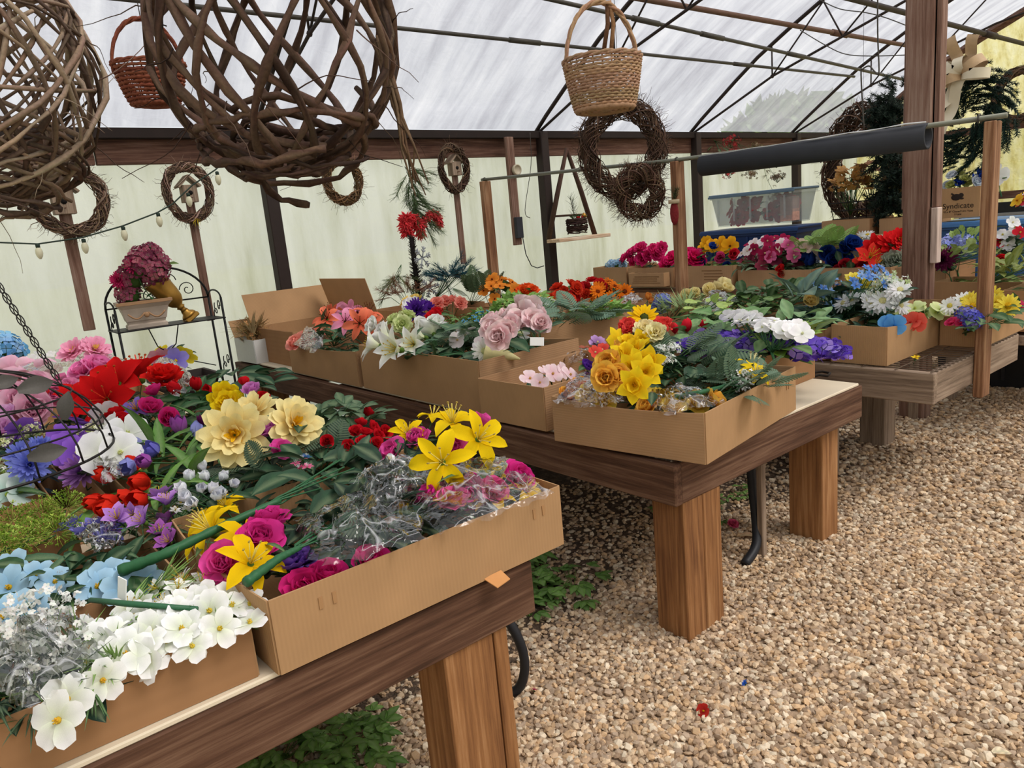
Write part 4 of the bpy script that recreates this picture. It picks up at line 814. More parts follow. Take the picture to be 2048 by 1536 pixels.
spray('sky blue hydrangea head with clover leaves at the bench end', 'hydrangea', ('#6aaee6', '#9accf4'), pix((8, 705), z=1.0), .12, (.05, .2, -.16), 'round', 5, '#1e4a38', .12)
spray('white wrapped blossoms under the chain', 'four', ('#e0e0d0', '#f6f6f4', '#e8d880'), pix((80, 712), (110, 715), (95, 722), (130, 716), (60, 722), z=.95), .05, (.05, .25, -.12), 'lance', 3, MG, .1, face=FC)
wrap('long clear cellophane over the far pink blooms', pix((10, 745), (130, 750), (265, 722), (140, 690), z=.95), .05, 51, None, .05)
wrap('crumpled silver clear wrap behind the scarlet carnation', pix((285, 745), (350, 790), (400, 765), (335, 715), z=.95), .05, 57, None, .05)
# --- purple corner by the wire frame
spray('violet orchid sprays inside the wire frame', 'five', ('#5a2a9c', '#9a66d8', '#f0e8a0'), pix((140, 840), (165, 850), (125, 870), (150, 880), (130, 900), (155, 905), (30, 880), (45, 860), z=.92), .055, (.05, .2, -.14), 'broad', 3, DG, .09, split=True, face=FC)
spray('cornflower blue chrysanthemums inside the wire frame', 'mum', ('#4a56b8', '#8c98ea', '#c8b060'), pix((82, 900), (48, 915), (60, 930), z=.90), .058, (.05, .2, -.12), 'broad', 3, DG, .09, face=FC)
spray('purple and white chrysanthemum alone in its narrow tray', 'mum', ('#6a2a86', '#b884cc', '#e8d8ee'), pix((162, 945), z=.86), .065, (.05, .15, -.1), 'broad', 2, DG, .08, face=(-.3, -.6, .5))
spray('blush pink roses at the near bench edge behind the wire frame', 'rose', ('#d890d0', '#f6c8ec', '#f8e4f0'), pix((8, 865), (20, 840), z=.90), .075, (-.1, .2, -.12), 'broad', 2, DG, .09, face=FC)
spray('cream green snapdragon tips beside the violet orchids', 'berry', ('#d8dca0', '#f0f0d0', '#a8b860'), pix((62, 868), (175, 880), (10, 895), (190, 870), z=.91), .05, (.05, .2, -.12), 'lance', 3, MG, .1)
spray('greenish white tiny blossoms at the frame side of the aqua tray', 'berry', ('#c8d8a0', '#f4f6e0', '#8aa84a'), pix((12, 935), (20, 955), z=.85), .05, (-.1, .15, -.1), 'lance', 4, MG, .1)
spray('aqua white orchid blooms in the aqua and blue tray', 'four', ('#a8d8cc', '#e8f6ee', '#b8cc50'), pix((15, 990), (40, 985), (5, 975), z=.82), .06, (-.1, .15, -.08), 'lance', 4, MG, .12, split=True, face=FC)
greens('blue tinged dark foliage in the aqua tray', 40, 965, .79, 16, .14, .14, 'lance', '#2a4a66', .15)
greens('dark leaves under the violet orchids', 110, 880, .84, 20, .22, .2, 'broad', '#203c2a', .11)

# wire hanging basket frame upturned on the flowers, with its chain
IRON = m_plain('dark_iron_wire', '#2f2c2b', .5, .6, .3, 30)
bc = atd(-70, 935, 2.05); wb = thing('wire_hanging_basket', 'dark wire hanging basket frame with metal leaves resting on the flowers', 'wire basket', bc)
RB = .37
for i in range(9):
    a = PI*i/9+.2; MB().tube([(RB*math.cos(a)*math.cos(u), RB*math.sin(a)*math.cos(u), RB*.72*math.sin(u)) for u in [PI*k/18 for k in range(19)]], .0028, 5).obj('rib_wire', IRON, wb)
for zf in (0, .3, .62): rr = RB*math.sqrt(1-zf*zf); MB().tube([(rr*math.cos(u), rr*math.sin(u), RB*.72*zf) for u in [2*PI*k/40 for k in range(41)]], .004 if zf == 0 else .0028, 5).obj('ring_wire', IRON, wb)
ML = m_plain('grey_metal_leaf', '#47443f', .55, .3, .2, 20)
lm = leafmesh('broad', '#444444', 7).copy(); lm.materials.clear(); lm.materials.append(ML)
for (px, py, s, dv) in ((130, 812, .075, (.2, -.2, 1)), (95, 905, .09, (1, -.3, .15)), (75, 768, .09, (1, 0, .2)), (10, 762, .07, (1, 0, .3))):
    put('metal_leaf', lm, wb, atd(px, py, 1.85)-bc - Vector(dv).normalized()*s*.5, along_q(dv, (-.3, -.9, .3)), s)
ch = thing('basket_chain', 'thin dark link chain running up from the wire basket', 'chain', atd(120, 765, 1.95)); c0 = Vector(ch.location); c1 = atd(-60, 480, 1.9)-c0; nL = 26
lk = MB(); lk.tube([(.016*math.cos(2*PI*k/12), .008*math.sin(2*PI*k/12), 0) for k in range(13)], .0016, 4); lkm = lk.mesh('chain_link', IRON)
for i in range(nL): put('chain_link', lkm, ch, c1*((i+.5)/nL), along_q(c1, (0, 0, 1), (i % 2)*PI/2+.3))
# ================================================================ BENCH TWO
R.seed(21)
GREYC = m_card('cardboard_grey_tan', '#a98765', 'X')
tray('tan cardboard tray with coral flowers backed by an open carton', 1.88, 2.38, 3.70, 4.62, ZT, .20, 0, CARDZ, CARD, (0, 0, 0, .0), (0, 0, 0, .02))
tray('long deep tan carton spilling white trumpet lilies', 1.885, 2.50, 2.575, 3.66, ZT, .24, 0, CARDZ, CARD, (0, 0, 0, .0), (0, .03, 0, .0))
tray('small tan tray with pale pink blossoms at the bench edge', 1.85, 2.52, 2.14, 2.54, ZT, .178, .04, CARDZ, CARD)
tY = tray('tan tray turned askew at the bench corner full of yellow flowers', 0, .74, 0, .62, ZT, .172, math.radians(8.5), CARD, CARDZ, (0, 0, 0, .012), (.0, 0, 0, .012))
tY.location = (2.205, 1.755, ZT+.001)
for x in (.28, .30): MB().box((x-.004, -.0065, .10), (x+.004, -.0045, .13)).obj('slot_tab', CARDI, tY, (0, -.31, 0), smooth=False)
tray('tan carton with fern fronds behind the pink hydrangeas', 2.66, 3.40, 3.02, 3.62, ZT, .255, -.06, CARDZ, CARD)
tray('open tan carton holding a blue and green tufted bush', 2.52, 3.2, 3.72, 4.5, ZT, .245, .10, CARDB, CARD)
tray('tan carton of orange flowers at the wall end of the second bench', 2.9, 3.5, 4.62, 5.3, ZT, .24, 0, CARDB, CARD, (.02, 0, 0, 0), (-.02, 0, 0, 0))
tray('cardboard tray of purple wisteria and white hydrangea', 2.66, 3.145, 1.71, 2.66, ZT, .175, 0, CARDB, CARD, (.01, 0, 0, 0))
big = tray('large open carton with raised lid flaps at the wall end of the bench', 1.96, 2.62, 4.72, 5.45, ZT, .24, 0, CARD, CARDB)
flap(big, (-.33, .365, .24), (.33, .365, .24), .26, 115, CARD); flap(big, (-.33, -.365, .24), (-.33, .365, .24), .26, -38, CARDB); flap(big, (.33, .365, .24), (.33, -.365, .24), .3, 75, CARD)
wbx = tray('white printed carton with yellow bird pictures and raised brown flap', 1.86, 2.02, 5.22, 5.55, ZT, .17, .05, m_plain('white_print_card', '#cfcfca', .6, 0, .05), m_plain('white_print_card', '#cfcfca'))
flap(wbx, (.08, .165, .17), (-.08, .165, .17), .14, 60, CARD)
MB().box((-.083, -.10, .03), (-.081, -.02, .14), (.8, .6, .1)).obj('printed_picture', m_plain('yellow_print', '#c9b23a', .6, 0, .5, 40), wbx, smooth=False)
spray('dry straw tuft sticking out of the white carton', 'berry', ('#b08a58', '#c8a878'), [Vector((1.94, 5.36, .88)), Vector((1.94, 5.45, .90))], .10, (0, .02, -.12), 'grass', 5, '#a08560', .25, name='dried_straw')
spray('coral orange lilies with pink ones in the coral tray', 'lily', [('#e0502a', '#f88a68', '#603020'), ('#e86a98', '#f8a8c8', '#603020')], pix((665, 625), (690, 645), (720, 648), (655, 640), (735, 630), (700, 625), (678, 632), (712, 630), (740, 645), z=1.0), .10, (-.2, .15, -.16), 'broad', 10, '#35573a', .13, split=True, face=(-.4, -.7, .6))
spray('coral peony in clear wrap at the end of the coral tray', 'peony', ('#e8705a', '#f8a898', '#f8d0c0'), pix((610, 683), (632, 675), (595, 690), z=.88), .07, (.1, .2, -.1), 'lance', 4, MG, .2, face=(-.6, -.5, .6))
wrap('clear wrap over the coral peony', pix((590, 690), (625, 705), (660, 680), (620, 655), z=.92), .06, 61)
greens('dark leaves and long stem leaning on the coral tray wall', 680, 672, .92, 14, .14, .16, 'broad', '#345a3a', .13)
spray('white trumpet lilies leaning over the carton wall', 'trumpet', ('#d6e08a', '#fcfcfc', '#e8d060'), pix((760, 692), (800, 700), (850, 675), (830, 690), (780, 680), (868, 668), z=.97), .10, (.18, -.25, -.08), 'broad', 8, '#3b5d3c', .13, split=True, face=(-.75, .1, .35), fj=.5)
spray('white roses at the end of the lily carton', 'rose', ('#dfe4c4', '#fbfbf8', '#f0f0d0'), pix((752, 655), (775, 665), (870, 652), (838, 655), z=1.0), .07, (.15, -.1, -.14), 'broad', 5, MG, .1, face=(-.5, -.4, .8))
spray('lime and white ruffled blooms behind the trumpet lilies', 'carnation', ('#a8c040', '#e4ecb0', '#f0f0d0'), pix((790, 642), (815, 635), (805, 650), z=1.02), .065, (.1, -.1, -.14), 'broad', 4, LG, .1, face=FC)
spray('deep purple chrysanthemum puff behind the trumpet lilies', 'mum', ('#3a1470', '#6a36a8', '#e8d060'), pix((850, 618), (835, 622), z=1.04), .085, (.1, .1, -.16), 'broad', 3, MG, .1, face=FC)
spray('butter yellow and white blooms beside the purple puff', 'carnation', [('#e8c040', '#f8e088', '#f0f0d0'), ('#e0e0e0', '#fbfbfb', '#f0f0d0')], pix((815, 608), (825, 616), (830, 605), z=1.04), .065, (.1, .1, -.16), 'broad', 3, MG, .1, face=FC)
spray('dark red bloom wrapped beside the purple puff', 'carnation', REDC, pix((873, 628), (868, 638), z=1.02), .055, (.1, .1, -.16), 'broad', 3, MG, .1, face=FC)
greens('grey green leaves filling the middle of the lily carton', 905, 690, .905, 26, .2, .2, 'broad', '#3f5f45', .13)
greens('broad sage leaves between trumpet lilies and the pink stem', 950, 668, .95, 22, .16, .2, 'broad', '#46664a', .13)
spray('blush white blossoms low among sage leaves', 'four', ('#f0d8dc', '#fdf4f4', '#e0c890'), pix((930, 672), (915, 680), (945, 660), (960, 690), (885, 665), z=.96), .04, (.1, .05, -.12), 'broad', 4, '#46664a', .09, face=(-.4, -.6, .6))
greens('ferny grey leaves at the near end of the lily carton', 935, 685, .92, 12, .14, .16, 'fern', '#56705a', .2)
spray('white daisy blooms at the near end of the lily carton', 'daisy', ('#e0e4d0', '#fafaf8', '#d8dca0'), pix((968, 702), (1040, 668), (925, 660), z=.94), .055, (.1, .1, -.1), 'round', 4, '#3c5a42', .09, face=(-.3, -.6, .6))
cone = MB(); cone.lathe([(.004, 0), (.03, .08), (.05, .16)], 14, lin('#e6e0a8')); o = cone.obj('paper_cone', PETAL, None, atz(1040, 718, .90), along_q((-.5, .55, .25)) @ Quaternion((0, 1, 0), PI/2)); tag(o, 'pale yellow paper cone wrapper lying by the lily carton', 'wrapper')
pk = spray('tall stem of pale pink hydrangea like blossoms with a white price tag', 'peony', ('#f8bcc4', '#ffe4e4', '#e8d090'), pix((1000, 660), (985, 645), (1010, 635), (1050, 625), (1065, 645), (1035, 645), (1075, 632), (1000, 672), (1045, 612), (1060, 615), (1020, 650), (988, 660), (1030, 626), (1080, 650), (1012, 662), z=1.03), .066, (.05, -.12, -.26), 'broad', 16, '#2a4a30', .13, face=(-.3, -.6, .7), handle=False)
MB().box((-.03, -.001, -.018), (.03, .001, .018)).obj('price_tag', m_plain('white_paper', '#f2f2ee'), pk, atz(1074, 683, 1.0)-Vector(pk.location), (-.2, .1, -.7), smooth=False)
spray('pale pink blossoms lying in the small tan tray', 'four', ('#eab8c4', '#fbe6ea', '#e0b060'), pix((1060, 758), (1080, 765), (1105, 748), (1125, 742), (1095, 745), (1140, 750), z=.86), .042, (.1, .1, -.1), 'broad', 2, DG, .08, split=True, face=FC)
greens('blue and green tufted bush in the open carton', 975, 640, .93, 40, .16, .16, 'trio', '#5d8a3a', .06, lift=1)
spray('tiny turquoise blossoms in the tufted bush', 'star', ('#2a78b0', '#5aaee0', '#e0e0a0'), blob(970, 636, .97, 18, .14, .14, .03), .018, (0, .1, -.12), 'trio', 6, '#4d7a34', .05)
spray('orange lily cluster in the far orange carton', 'five', ('#d86a10', '#f59a3a', '#7a3010'), blob(1000, 582, 1.02, 14, .15, .15, .08), .055, (0, .1, -.2), 'broad', 6, '#375f34', .12, face=FC)
greens('dark fern leaf standing beside the orange lilies', 960, 590, 1.0, 10, .1, .1, 'fern', '#27452c', .2, lift=1.5)
spray('orange red zinnia above a light green bush', 'carnation', ('#d03a10', '#f5642a', '#f0b040'), pix((1055, 578), (1045, 585), (1065, 583), z=1.04), .06, (0, .1, -.2), 'broad', 3, MG, .1, face=FC)
greens('light green tufted bush with white tips', 1050, 610, .97, 46, .2, .2, 'trio', '#6f9a3c', .07, lift=1)
spray('white tips in the light green bush', 'star', WHT, blob(1075, 605, 1.0, 9, .15, .15, .03), .022, (0, .1, -.12), 'trio', 3, LG, .05)
for k, (px, py, cl, n, lab) in enumerate(((1135, 590, ('#c02014', '#ee4a2c', '#f0b040'), 8, 'red orange poppies in the far carton by the wall'), (1175, 585, ('#b8101c', '#ea3038', '#f0b040'), 6, 'crimson poppies beside orange marigolds'), (1215, 585, ('#d86008', '#f88c24', '#803010'), 9, 'bright orange marigolds at the end of the far carton'))):
    spray(lab, 'carnation' if k != 2 else 'daisy', cl, blob(px, py, .98, n, .15, .15, .06), .055, (0, .1, -.18), 'broad', 6, '#5a8038', .1, face=FC)
tray('low tan carton of red and orange flowers behind the ferns', 3.5, 4.5, 4.3, 4.85, ZT, .20, .1, CARDB, CARD, (.03, 0, 0, 0), (-.03, 0, 0, 0))
greens('blue green fern fronds hanging over the carton wall', 1140, 635, .96, 16, .22, .16, 'fern', '#4f7060', .22, lift=.3)
greens('fresh green leafy bush with pale tips behind the ferns', 1205, 628, .94, 34, .18, .15, 'trio', '#7aa644', .07, lift=1)
wrap('clear wrap with coral petals lying inside the pink tray', pix((1100, 715), (1140, 725), (1195, 705), (1150, 690), z=.84), .03, 66)
spray('coral petals under wrap behind the pale pink blossoms', 'four', ('#e86a4a', '#f8a08a', '#f0d0a0'), pix((1120, 715), (1150, 712), (1165, 702), z=.83), .04, (.1, .1, -.05), 'lance', 0)
# --- yellow tray
spray('heaped yellow daffodils and peonies rising over the askew tray', 'daffodil', ('#e8b000', '#fadc28', '#f0a810'), pix((1275, 700), (1255, 690), (1290, 745), (1270, 770), (1240, 680), (1300, 725), (1265, 735), (1285, 685), (1250, 715), (1280, 725), z=.97), .07, (.3, .05, -.14), 'broad', 5, DG, .1, split=True, face=(-.6, -.6, .4), fj=.6)
spray('apricot yellow peonies hanging at the end of the askew tray', 'peony', ('#f0a030', '#fbcb58', '#f0a810'), pix((1220, 730), (1212, 755), (1235, 752), (1225, 705), (1245, 720), (1260, 695), z=.95), .062, (.3, .05, -.12), 'broad', 4, DG, .1, face=(-.7, -.5, .3))
spray('cream yellow carnation behind the daffodils', 'carnation', ('#f0dc90', '#fbf2c0', '#f0d880'), pix((1310, 668), (1290, 662), z=1.0), .06, (.2, .05, -.16), 'broad', 3, DG, .1, face=FC)
spray('golden daisy with a dark green heart', 'daisy', ('#e8a800', '#f9cc14', '#4a5220'), pix((1288, 636), z=1.03), .068, (.2, .1, -.2), 'broad', 2, DG, .1, face=(-.4, -.6, .6), fj=.1)
spray('coral red carnations around the golden daisy', 'carnation', ('#b8202a', '#ee5048', '#f0b040'), pix((1325, 655), (1318, 662), (1255, 655), (1262, 660), z=1.0), .05, (.2, .1, -.16), 'broad', 4, DG, .1, face=FC)
spray('small wrapped red and violet blooms behind the apricot peonies', 'five', [('#c02030', '#ee5a48', '#f0e0b0'), ('#6a2a7a', '#c8a0d8', '#f0e0b0')], pix((1195, 685), (1205, 700), (1190, 705), (1235, 678), z=.96), .035, (.2, .1, -.14), 'broad', 3, DG, .07, face=FC)
spray('violet bloom at the wall of the pink tray', 'rose', ('#3a1478', '#7040b8', '#e0e0e0'), pix((1168, 733), (1175, 740), z=.88), .04, (.2, .05, -.08), 'broad', 2, MG, .08, face=FC)
spray('small white sprigs among dark leaves in the askew tray', 'berry', ('#f6f6f2', '#e8ece0'), pix((1320, 705), (1335, 722), (1345, 700), (1325, 725), z=.95), .04, (.2, .05, -.12), 'lance', 2, MG, .1)
spray('yellow star lily with white sprigs at the back corner of the askew tray', 'lily', ('#e0b400', '#f8d828', '#f0e8b0'), pix((1510, 748), (1500, 735), z=.88), .075, (-.25, .0, -.06), 'lance', 3, MG, .1, split=True, face=(.1, -.5, .9), fj=.2)
spray('white lacy sprigs by the yellow star lily', 'breath', ('#f8f8f4',), pix((1490, 765), (1475, 760), z=.86), .05, (-.2, .05, -.06), 'lance', 2, MG, .1)
greens('dark veined leaves across the middle of the askew tray', 1410, 745, .86, 40, .28, .16, 'broad', '#2c4a33', .11)
greens('dark fern fronds across the back of the askew tray', 1365, 720, .90, 14, .2, .12, 'fern', '#2c4a38', .2)
greens('grey green leaves at the back corner of the askew tray', 1470, 775, .84, 22, .16, .12, 'fern', '#4a6654', .14)
wrapped_stem('green taped handle lying inside the askew tray', [atz(1350, 795, .87), atz(1400, 785, .885), atz(1450, 772, .87)], .011)
wrapped_stem('long green taped stem along the back wall of the askew tray', [atz(1530, 720, .885), atz(1440, 722, .885), atz(1380, 722, .88)], .009)
spray('orange and yellow flowers in clear wrap at the front of the askew tray', 'peony', [('#f0901c', '#fbb84a', '#f0a810'), ('#f0b820', '#fade60', '#f0a810')], pix((1150, 790), (1180, 795), (1130, 795), (1205, 800), (1160, 775), z=.835), .055, (.2, .1, -.06), 'lance', 3, MG, .1, face=FC)
spray('apricot flowers in clear wrap along the right wall of the askew tray', 'peony', [('#f0a030', '#fbcb58', '#f0a810'), ('#f0b820', '#fade60', '#f0a810')], pix((1310, 805), (1350, 812), (1390, 808), (1300, 818), (1425, 808), (1345, 820), z=.83), .055, (.1, .1, -.06), 'lance', 3, MG, .1, face=FC)
wrap('clear cellophane over orange flowers at the front of the askew tray', pix((1105, 800), (1180, 815), (1250, 800), (1180, 735), z=.855), .05, 71)
wrap('clear cellophane over apricot flowers along the right wall of the askew tray', pix((1275, 790), (1330, 830), (1450, 800), (1380, 775), z=.855), .045, 77)
# --- wisteria tray
spray('purple wisteria panicles lying along the tray wall', 'spike', ('#5c3cb0', '#7d5ad0', '#a488e4'), pix((1400, 690), (1450, 692), (1500, 680), (1480, 695), (1430, 680), z=.895), .105, (.2, .25, -.08), 'broad', 6, '#5c8a34', .12, face=(.6, -.7, 0), fj=.2)
spray('purple wisteria panicles drooping over the tray corner', 'spike', ('#5c3cb0', '#7d5ad0', '#a488e4'), pix((1600, 688), (1625, 690), (1640, 700), z=.895), .10, (.05, .25, -.06), 'broad', 5, '#6a9434', .14, face=(.6, -.7, -.2), fj=.2)
greens('bright green grape leaves above the wisteria', 1560, 672, .92, 18, .14, .12, 'maple', '#7a9a30', .11)
spray('white hydrangea heads lying in a row in the wisteria tray', 'four', ('#eef0e8', '#ffffff', '#e8ecc0'), pix(*[(1455+k*4.2+R.uniform(-6, 6), 630+k*1.0+R.uniform(-10, 8)) for k in range(36)], z=1.0), .04, (-.1, -.1, -.1), 'broad', 3, '#5c7e48', .12)
greens('striped pale green leaves around the white hydrangeas', 1440, 650, .92, 26, .26, .18, 'broad', '#6a8f58', .14)
greens('long variegated leaves pointing to the next bench', 1600, 660, .92, 12, .22, .1, 'broad', '#6d8f60', .13)
spray('red satin roll of petals in clear paper', 'tulip', ('#b81024', '#e8283a', '#e0c040'), pix((1350, 668), (1375, 664), (1395, 660), z=.92), .04, (.1, .1, -.06), 'lance', 0)
wrap('clear paper sleeve under the red petals', pix((1340, 690), (1390, 695), (1450, 665), (1390, 655), z=.89), .02, 81)
greens('pale lime hydrangea leaves at the back of the wisteria tray', 1420, 620, .97, 14, .14, .12, 'round', '#9db460', .07)

# ================================================================ BENCH THREE (mesh top)
tray('deep tan carton at the mesh bench edge with green hydrangea', 3.50, 4.44, 1.545, 1.81, ZT, .185, 0, CARD, CARD, (.0, 0, 0, 0), (.03, 0, 0, 0))
tray('tan carton behind the timber upright with yellow and blue flowers', 4.08, 4.72, 1.335, 1.53, ZT, .15, 0, CARD, CARD)
tray('long tan carton of cream flowers beside the middle upright', 3.52, 4.50, 2.95, 3.35, ZT, .19, .05, CARDB, CARD, (0, 0, 0, 0))
tray('long narrow tan carton behind the cream flowers', 3.55, 4.52, 3.5, 3.85, ZT, .19, .12, CARDB, CARD)
tray('tan tray under the blue and yellow bouquet', 3.52, 4.5, 1.86, 2.35, ZT, .16, 0, CARD, CARD)
tray('tan tray of dark green leaves on the mesh bench', 3.5, 4.5, 2.42, 2.88, ZT, .15, 0, CARD, CARD)
spray('sky blue delphinium clusters in the big mixed bouquet', 'star', [('#3a64b8', '#6a9ae4', '#e0e8f0'), ('#5a8ad4', '#9cc4f4', '#e0e8f0')], blob(atx(1655, 590, 3.85), 0, 0, 22, .15, .10, .08)+blob(atx(1745, 558, 3.85), 0, 0, 22, .16, .10, .05), .03, (.05, .1, -.25), 'broad', 14, '#2b4a38', .16, face=FC)
spray('lemon yellow chrysanthemums in the big mixed bouquet', 'carnation', ('#e8cc20', '#f8ea70', '#e8c020'), pX((1710, 568), (1725, 575), (1700, 576), x=3.95), 0.073, (.05, .1, -.25), 'broad', 4, '#2b4a38', .14, face=FC)
spray('white daisies in the big mixed bouquet', 'daisy', ('#e8e8e4', '#ffffff', '#e8e0a0'), pX((1688, 606), (1705, 600), (1745, 610), (1765, 602), (1735, 602), (1800, 580), (1790, 585), (1800, 610), x=3.8), 0.059, (.05, .1, -.22), 'broad', 6, '#2b4a38', .14, face=(-.6, -.5, .5))
spray('cream yellow rose at the side of the big mixed bouquet', 'rose', ('#f0c860', '#fbe9a8', '#f0d080'), pX((1618, 605), x=3.7), 0.057, (.1, .1, -.2), 'broad', 3, '#2b4a38', .12, face=(-.6, -.6, .5), fj=.1)
spray('fine white green filler in the big mixed bouquet', 'berry', ('#eef2dc', '#c8d8a0', '#f8f8f0'), pX((1770, 580), (1760, 590), (1740, 640), (1785, 575), x=3.85), 0.080, (.05, .1, -.22), 'lance', 6, MG, .1)
greens('large blue green leaves under the big mixed bouquet', atx(1680, 640, 3.85), 0, 0, 40, .32, .22, 'broad', '#28473a', .17)
greens('tall grey green blade leaves left of the mixed bouquet', atx(1610, 600, 3.75), 0, 0, 6, .06, .08, 'broad', '#587266', .2, lift=2.5)
spray('pale green hydrangea florets in the deep mesh bench carton', 'four', ('#a8bc58', '#e4eeb0', '#c0c860'), pX((1800, 628), (1830, 618), (1850, 630), (1870, 625), (1840, 634), (1815, 634), (1880, 620), x=4.02), .054, (.1, .05, -.14), 'broad', 8, '#4c6a38', .1, face=FC)
spray('blue felt petals at the front of the deep carton', 'four', ('#3a8ad8', '#6ab0f0', '#3a8ad8'), pX((1775, 648), (1790, 650), x=3.6), .05, (.1, .05, -.12), 'lance', 0, face=(-.8, -.4, .3))
spray('coral red felt petals at the front of the deep carton', 'four', ('#d83a30', '#f06a58', '#d83a30'), pX((1822, 645), (1835, 643), x=3.78), .05, (.1, .05, -.12), 'lance', 0, face=(-.8, -.4, .3))
spray('white and yellow flowers behind the timber upright', 'daisy', [('#e8e8e0', '#fdfdf8', '#e0d060'), ('#e8c818', '#fae45a', '#e0b020')], pix((1900, 612), (1925, 600), (1940, 602), (1985, 590), (1995, 605), (2015, 612), (1945, 612), z=.90), .055, (.1, .05, -.14), 'broad', 10, '#32523a', .11, face=(-.7, -.4, .5))
spray('lavender blue hyacinth beside the timber upright', 'hydrangea', ('#5a5ac8', '#8a86e0'), pix((1935, 632), (1945, 640), z=.85), .055, (.1, .05, -.1), 'broad', 3, MG, .1)
spray('hot pink petals in the upright side carton', 'peony', ('#c81a50', '#f05088', '#f0b0c0'), pix((1925, 648), (1905, 648), (2035, 610), (2042, 618), z=.83), .035, (.1, .05, -.06), 'lance', 0)
greens('yellow green and dark leaves in the upright side carton', 1990, 640, .83, 26, .28, .08, 'broad', '#3d5c38', .11)
spray('cream yellow rose heads in the long narrow carton', 'rose', ('#e8d078', '#f8edb4', '#f0e0a0'), pix((1430, 580), (1445, 570), (1420, 585), (1450, 582), (1390, 592), (1375, 595), z=.94), .065, (.1, .1, -.14), 'broad', 4, '#6a8a50', .1, face=FC)
spray('blue larkspur sprig beside the middle upright', 'hydrangea', ('#6a78c8', '#96a4e0'), pX((1325, 605), (1318, 618), x=3.62), 0.056, (.05, .1, -.2), 'lance', 3, MG, .12)
spray('small orange bud cluster beside the blue larkspur', 'bud', ('#d87a20', '#f5a850', '#f0c080'), pX((1300, 608), (1295, 600), x=3.62), 0.038, (.05, .1, -.18), 'lance', 3, MG, .12)
greens('pale green grassy stems under the middle upright', atx(1368, 625, 3.65), 0, 0, 20, .16, .14, 'grass', '#8aa066', .16, lift=1.2)
greens('dark round vine leaves filling the leaf tray', 1545, 605, .88, 60, .34, .24, 'round', '#3a5632', .10, rise=.09)
greens('lighter vine leaves at the edge of the leaf tray', 1490, 615, .89, 26, .2, .2, 'round', '#5d7c44', .09)
wrap('clear plastic bag lying beyond the lime leaves', pix((1400, 610), (1430, 625), (1480, 600), (1440, 585), z=.93), .06, 91)
wrap('clear bag in the carton behind the ferns', pix((1235, 605), (1255, 615), (1285, 600), (1265, 590), z=.93), .05, 95)
spray('fallen yellow blossom on the wire mesh', 'star', YEL2, [atz(1832, 716, ZT+.014)], .022, (.01, .01, -.012), 'lance', 0, name='fallen_blossom', handle=False)
st = thing('tap_fitting', 'dark plastic hose tap between the wisteria and yellow trays', 'tap', atz(1545, 735, .80)); MB().tube([(0, 0, -.1), (0, 0, .12)], .016, 8).obj('pipe', FOAM, st); MB().tube([(-.0, 0, .06), (.05, -.03, .06)], .014, 8).obj('spout', FOAM, st)

# ================================================================ BENCH FOUR and the far stack
Z4 = .762
t4 = []
for (lab, x0, x1, y0, y1, h) in (('plain tan carton at the wall end of the far bench', 5.72, 6.2, 5.12, 5.58, .20), ('tan carton of hot pink flowers beside the plain one', 5.71, 6.2, 4.52, 5.08, .19), ('tan carton with printed lines and orange flowers', 5.71, 6.2, 3.86, 4.42, .20), ('wide tan carton of burgundy flowers with a torn rim', 5.70, 6.2, 3.12, 3.80, .155),
                                  ('tan carton of blue roses on the far bench', 5.70, 6.2, 2.50, 3.08, .165), ('tan carton behind the centre post with dusty foliage', 5.70, 6.25, 2.12, 2.46, .16)):
    t4.append(tray(lab, x0, x1, y0, y1, Z4, h, 0, CARDB if len(t4) % 2 else CARD, GREYC))
PR = m_plain('faded_print', '#7d5c3c', .9, 0, .3, 80)
def lines(t, x, ya, yb, za, zb, n):
    for k in range(n): z = za+(zb-za)*k/max(1, n-1); MB().box((x-.0052, ya+R.uniform(0, .06), z), (x-.0046, yb-R.uniform(0, .05), z+.008)).obj('printed_line', PR, t, smooth=False)
lines(t4[2], -.245, -.22, .05, .07, .15, 4); lines(t4[1], -.245, -.2, .02, .08, .14, 3)
sm = tray('small printed brown carton hanging in front of the hot pink flowers', 5.60, 5.69, 4.55, 4.98, Z4+.02, .13, 0, CARD, GREYC); lines(sm, -.045, -.18, .18, .03, .09, 4)
tray('tan carton of mixed leaves right of the centre post', 5.35, 5.66, 1.55, 2.05, .60, .26, 0, CARD, CARD); 
tray('tan carton with raised inner flap beside the timber upright', 4.95, 5.62, 1.30, 1.52, .62, .24, 0, CARD, CARDB)
sd_ = thing('side_bench', 'low timber side bench under cartons right of the centre post', 'bench', (5.28, 1.65, 0)); rbox('top_board', (-.36, -.42, .545), (.36, .42, .60), W_grey(0), sd_)
for sx_ in (-.3, .3):
    for sy_ in (-.3, .36): rbox('leg', (sx_-.03, sy_-.03, 0), (sx_+.03, sy_+.03, .545), W_grey(2), sd_)
spray('hot pink chrysanthemums in the far carton', 'carnation', ('#c01058', '#f03a88', '#f0a0c0'), pX((1262, 510), (1282, 498), (1305, 500), (1322, 496), (1270, 520), (1252, 518), (1295, 512), (1312, 510), (1285, 518), (1272, 503), x=5.95), 0.081, (.1, 0, -.16), 'broad', 10, '#2f5236', .12, face=(-.7, -.5, .4))
spray('magenta pompons beside the middle upright', 'carnation', ('#c00c50', '#f4287c', '#f0a0c0'), pX((1378, 515), (1345, 520), (1335, 530), (1390, 520), x=5.9), 0.102, (.1, 0, -.14), 'broad', 5, '#2f5236', .12, face=(-.7, -.5, .4))
spray('pale blue blossoms on the plain far carton', 'hydrangea', ('#8ab8e0', '#b4d4f0'), pX((1225, 533), (1240, 532), x=5.95), 0.080, (.1, 0, -.1), 'broad', 2, MG, .1)
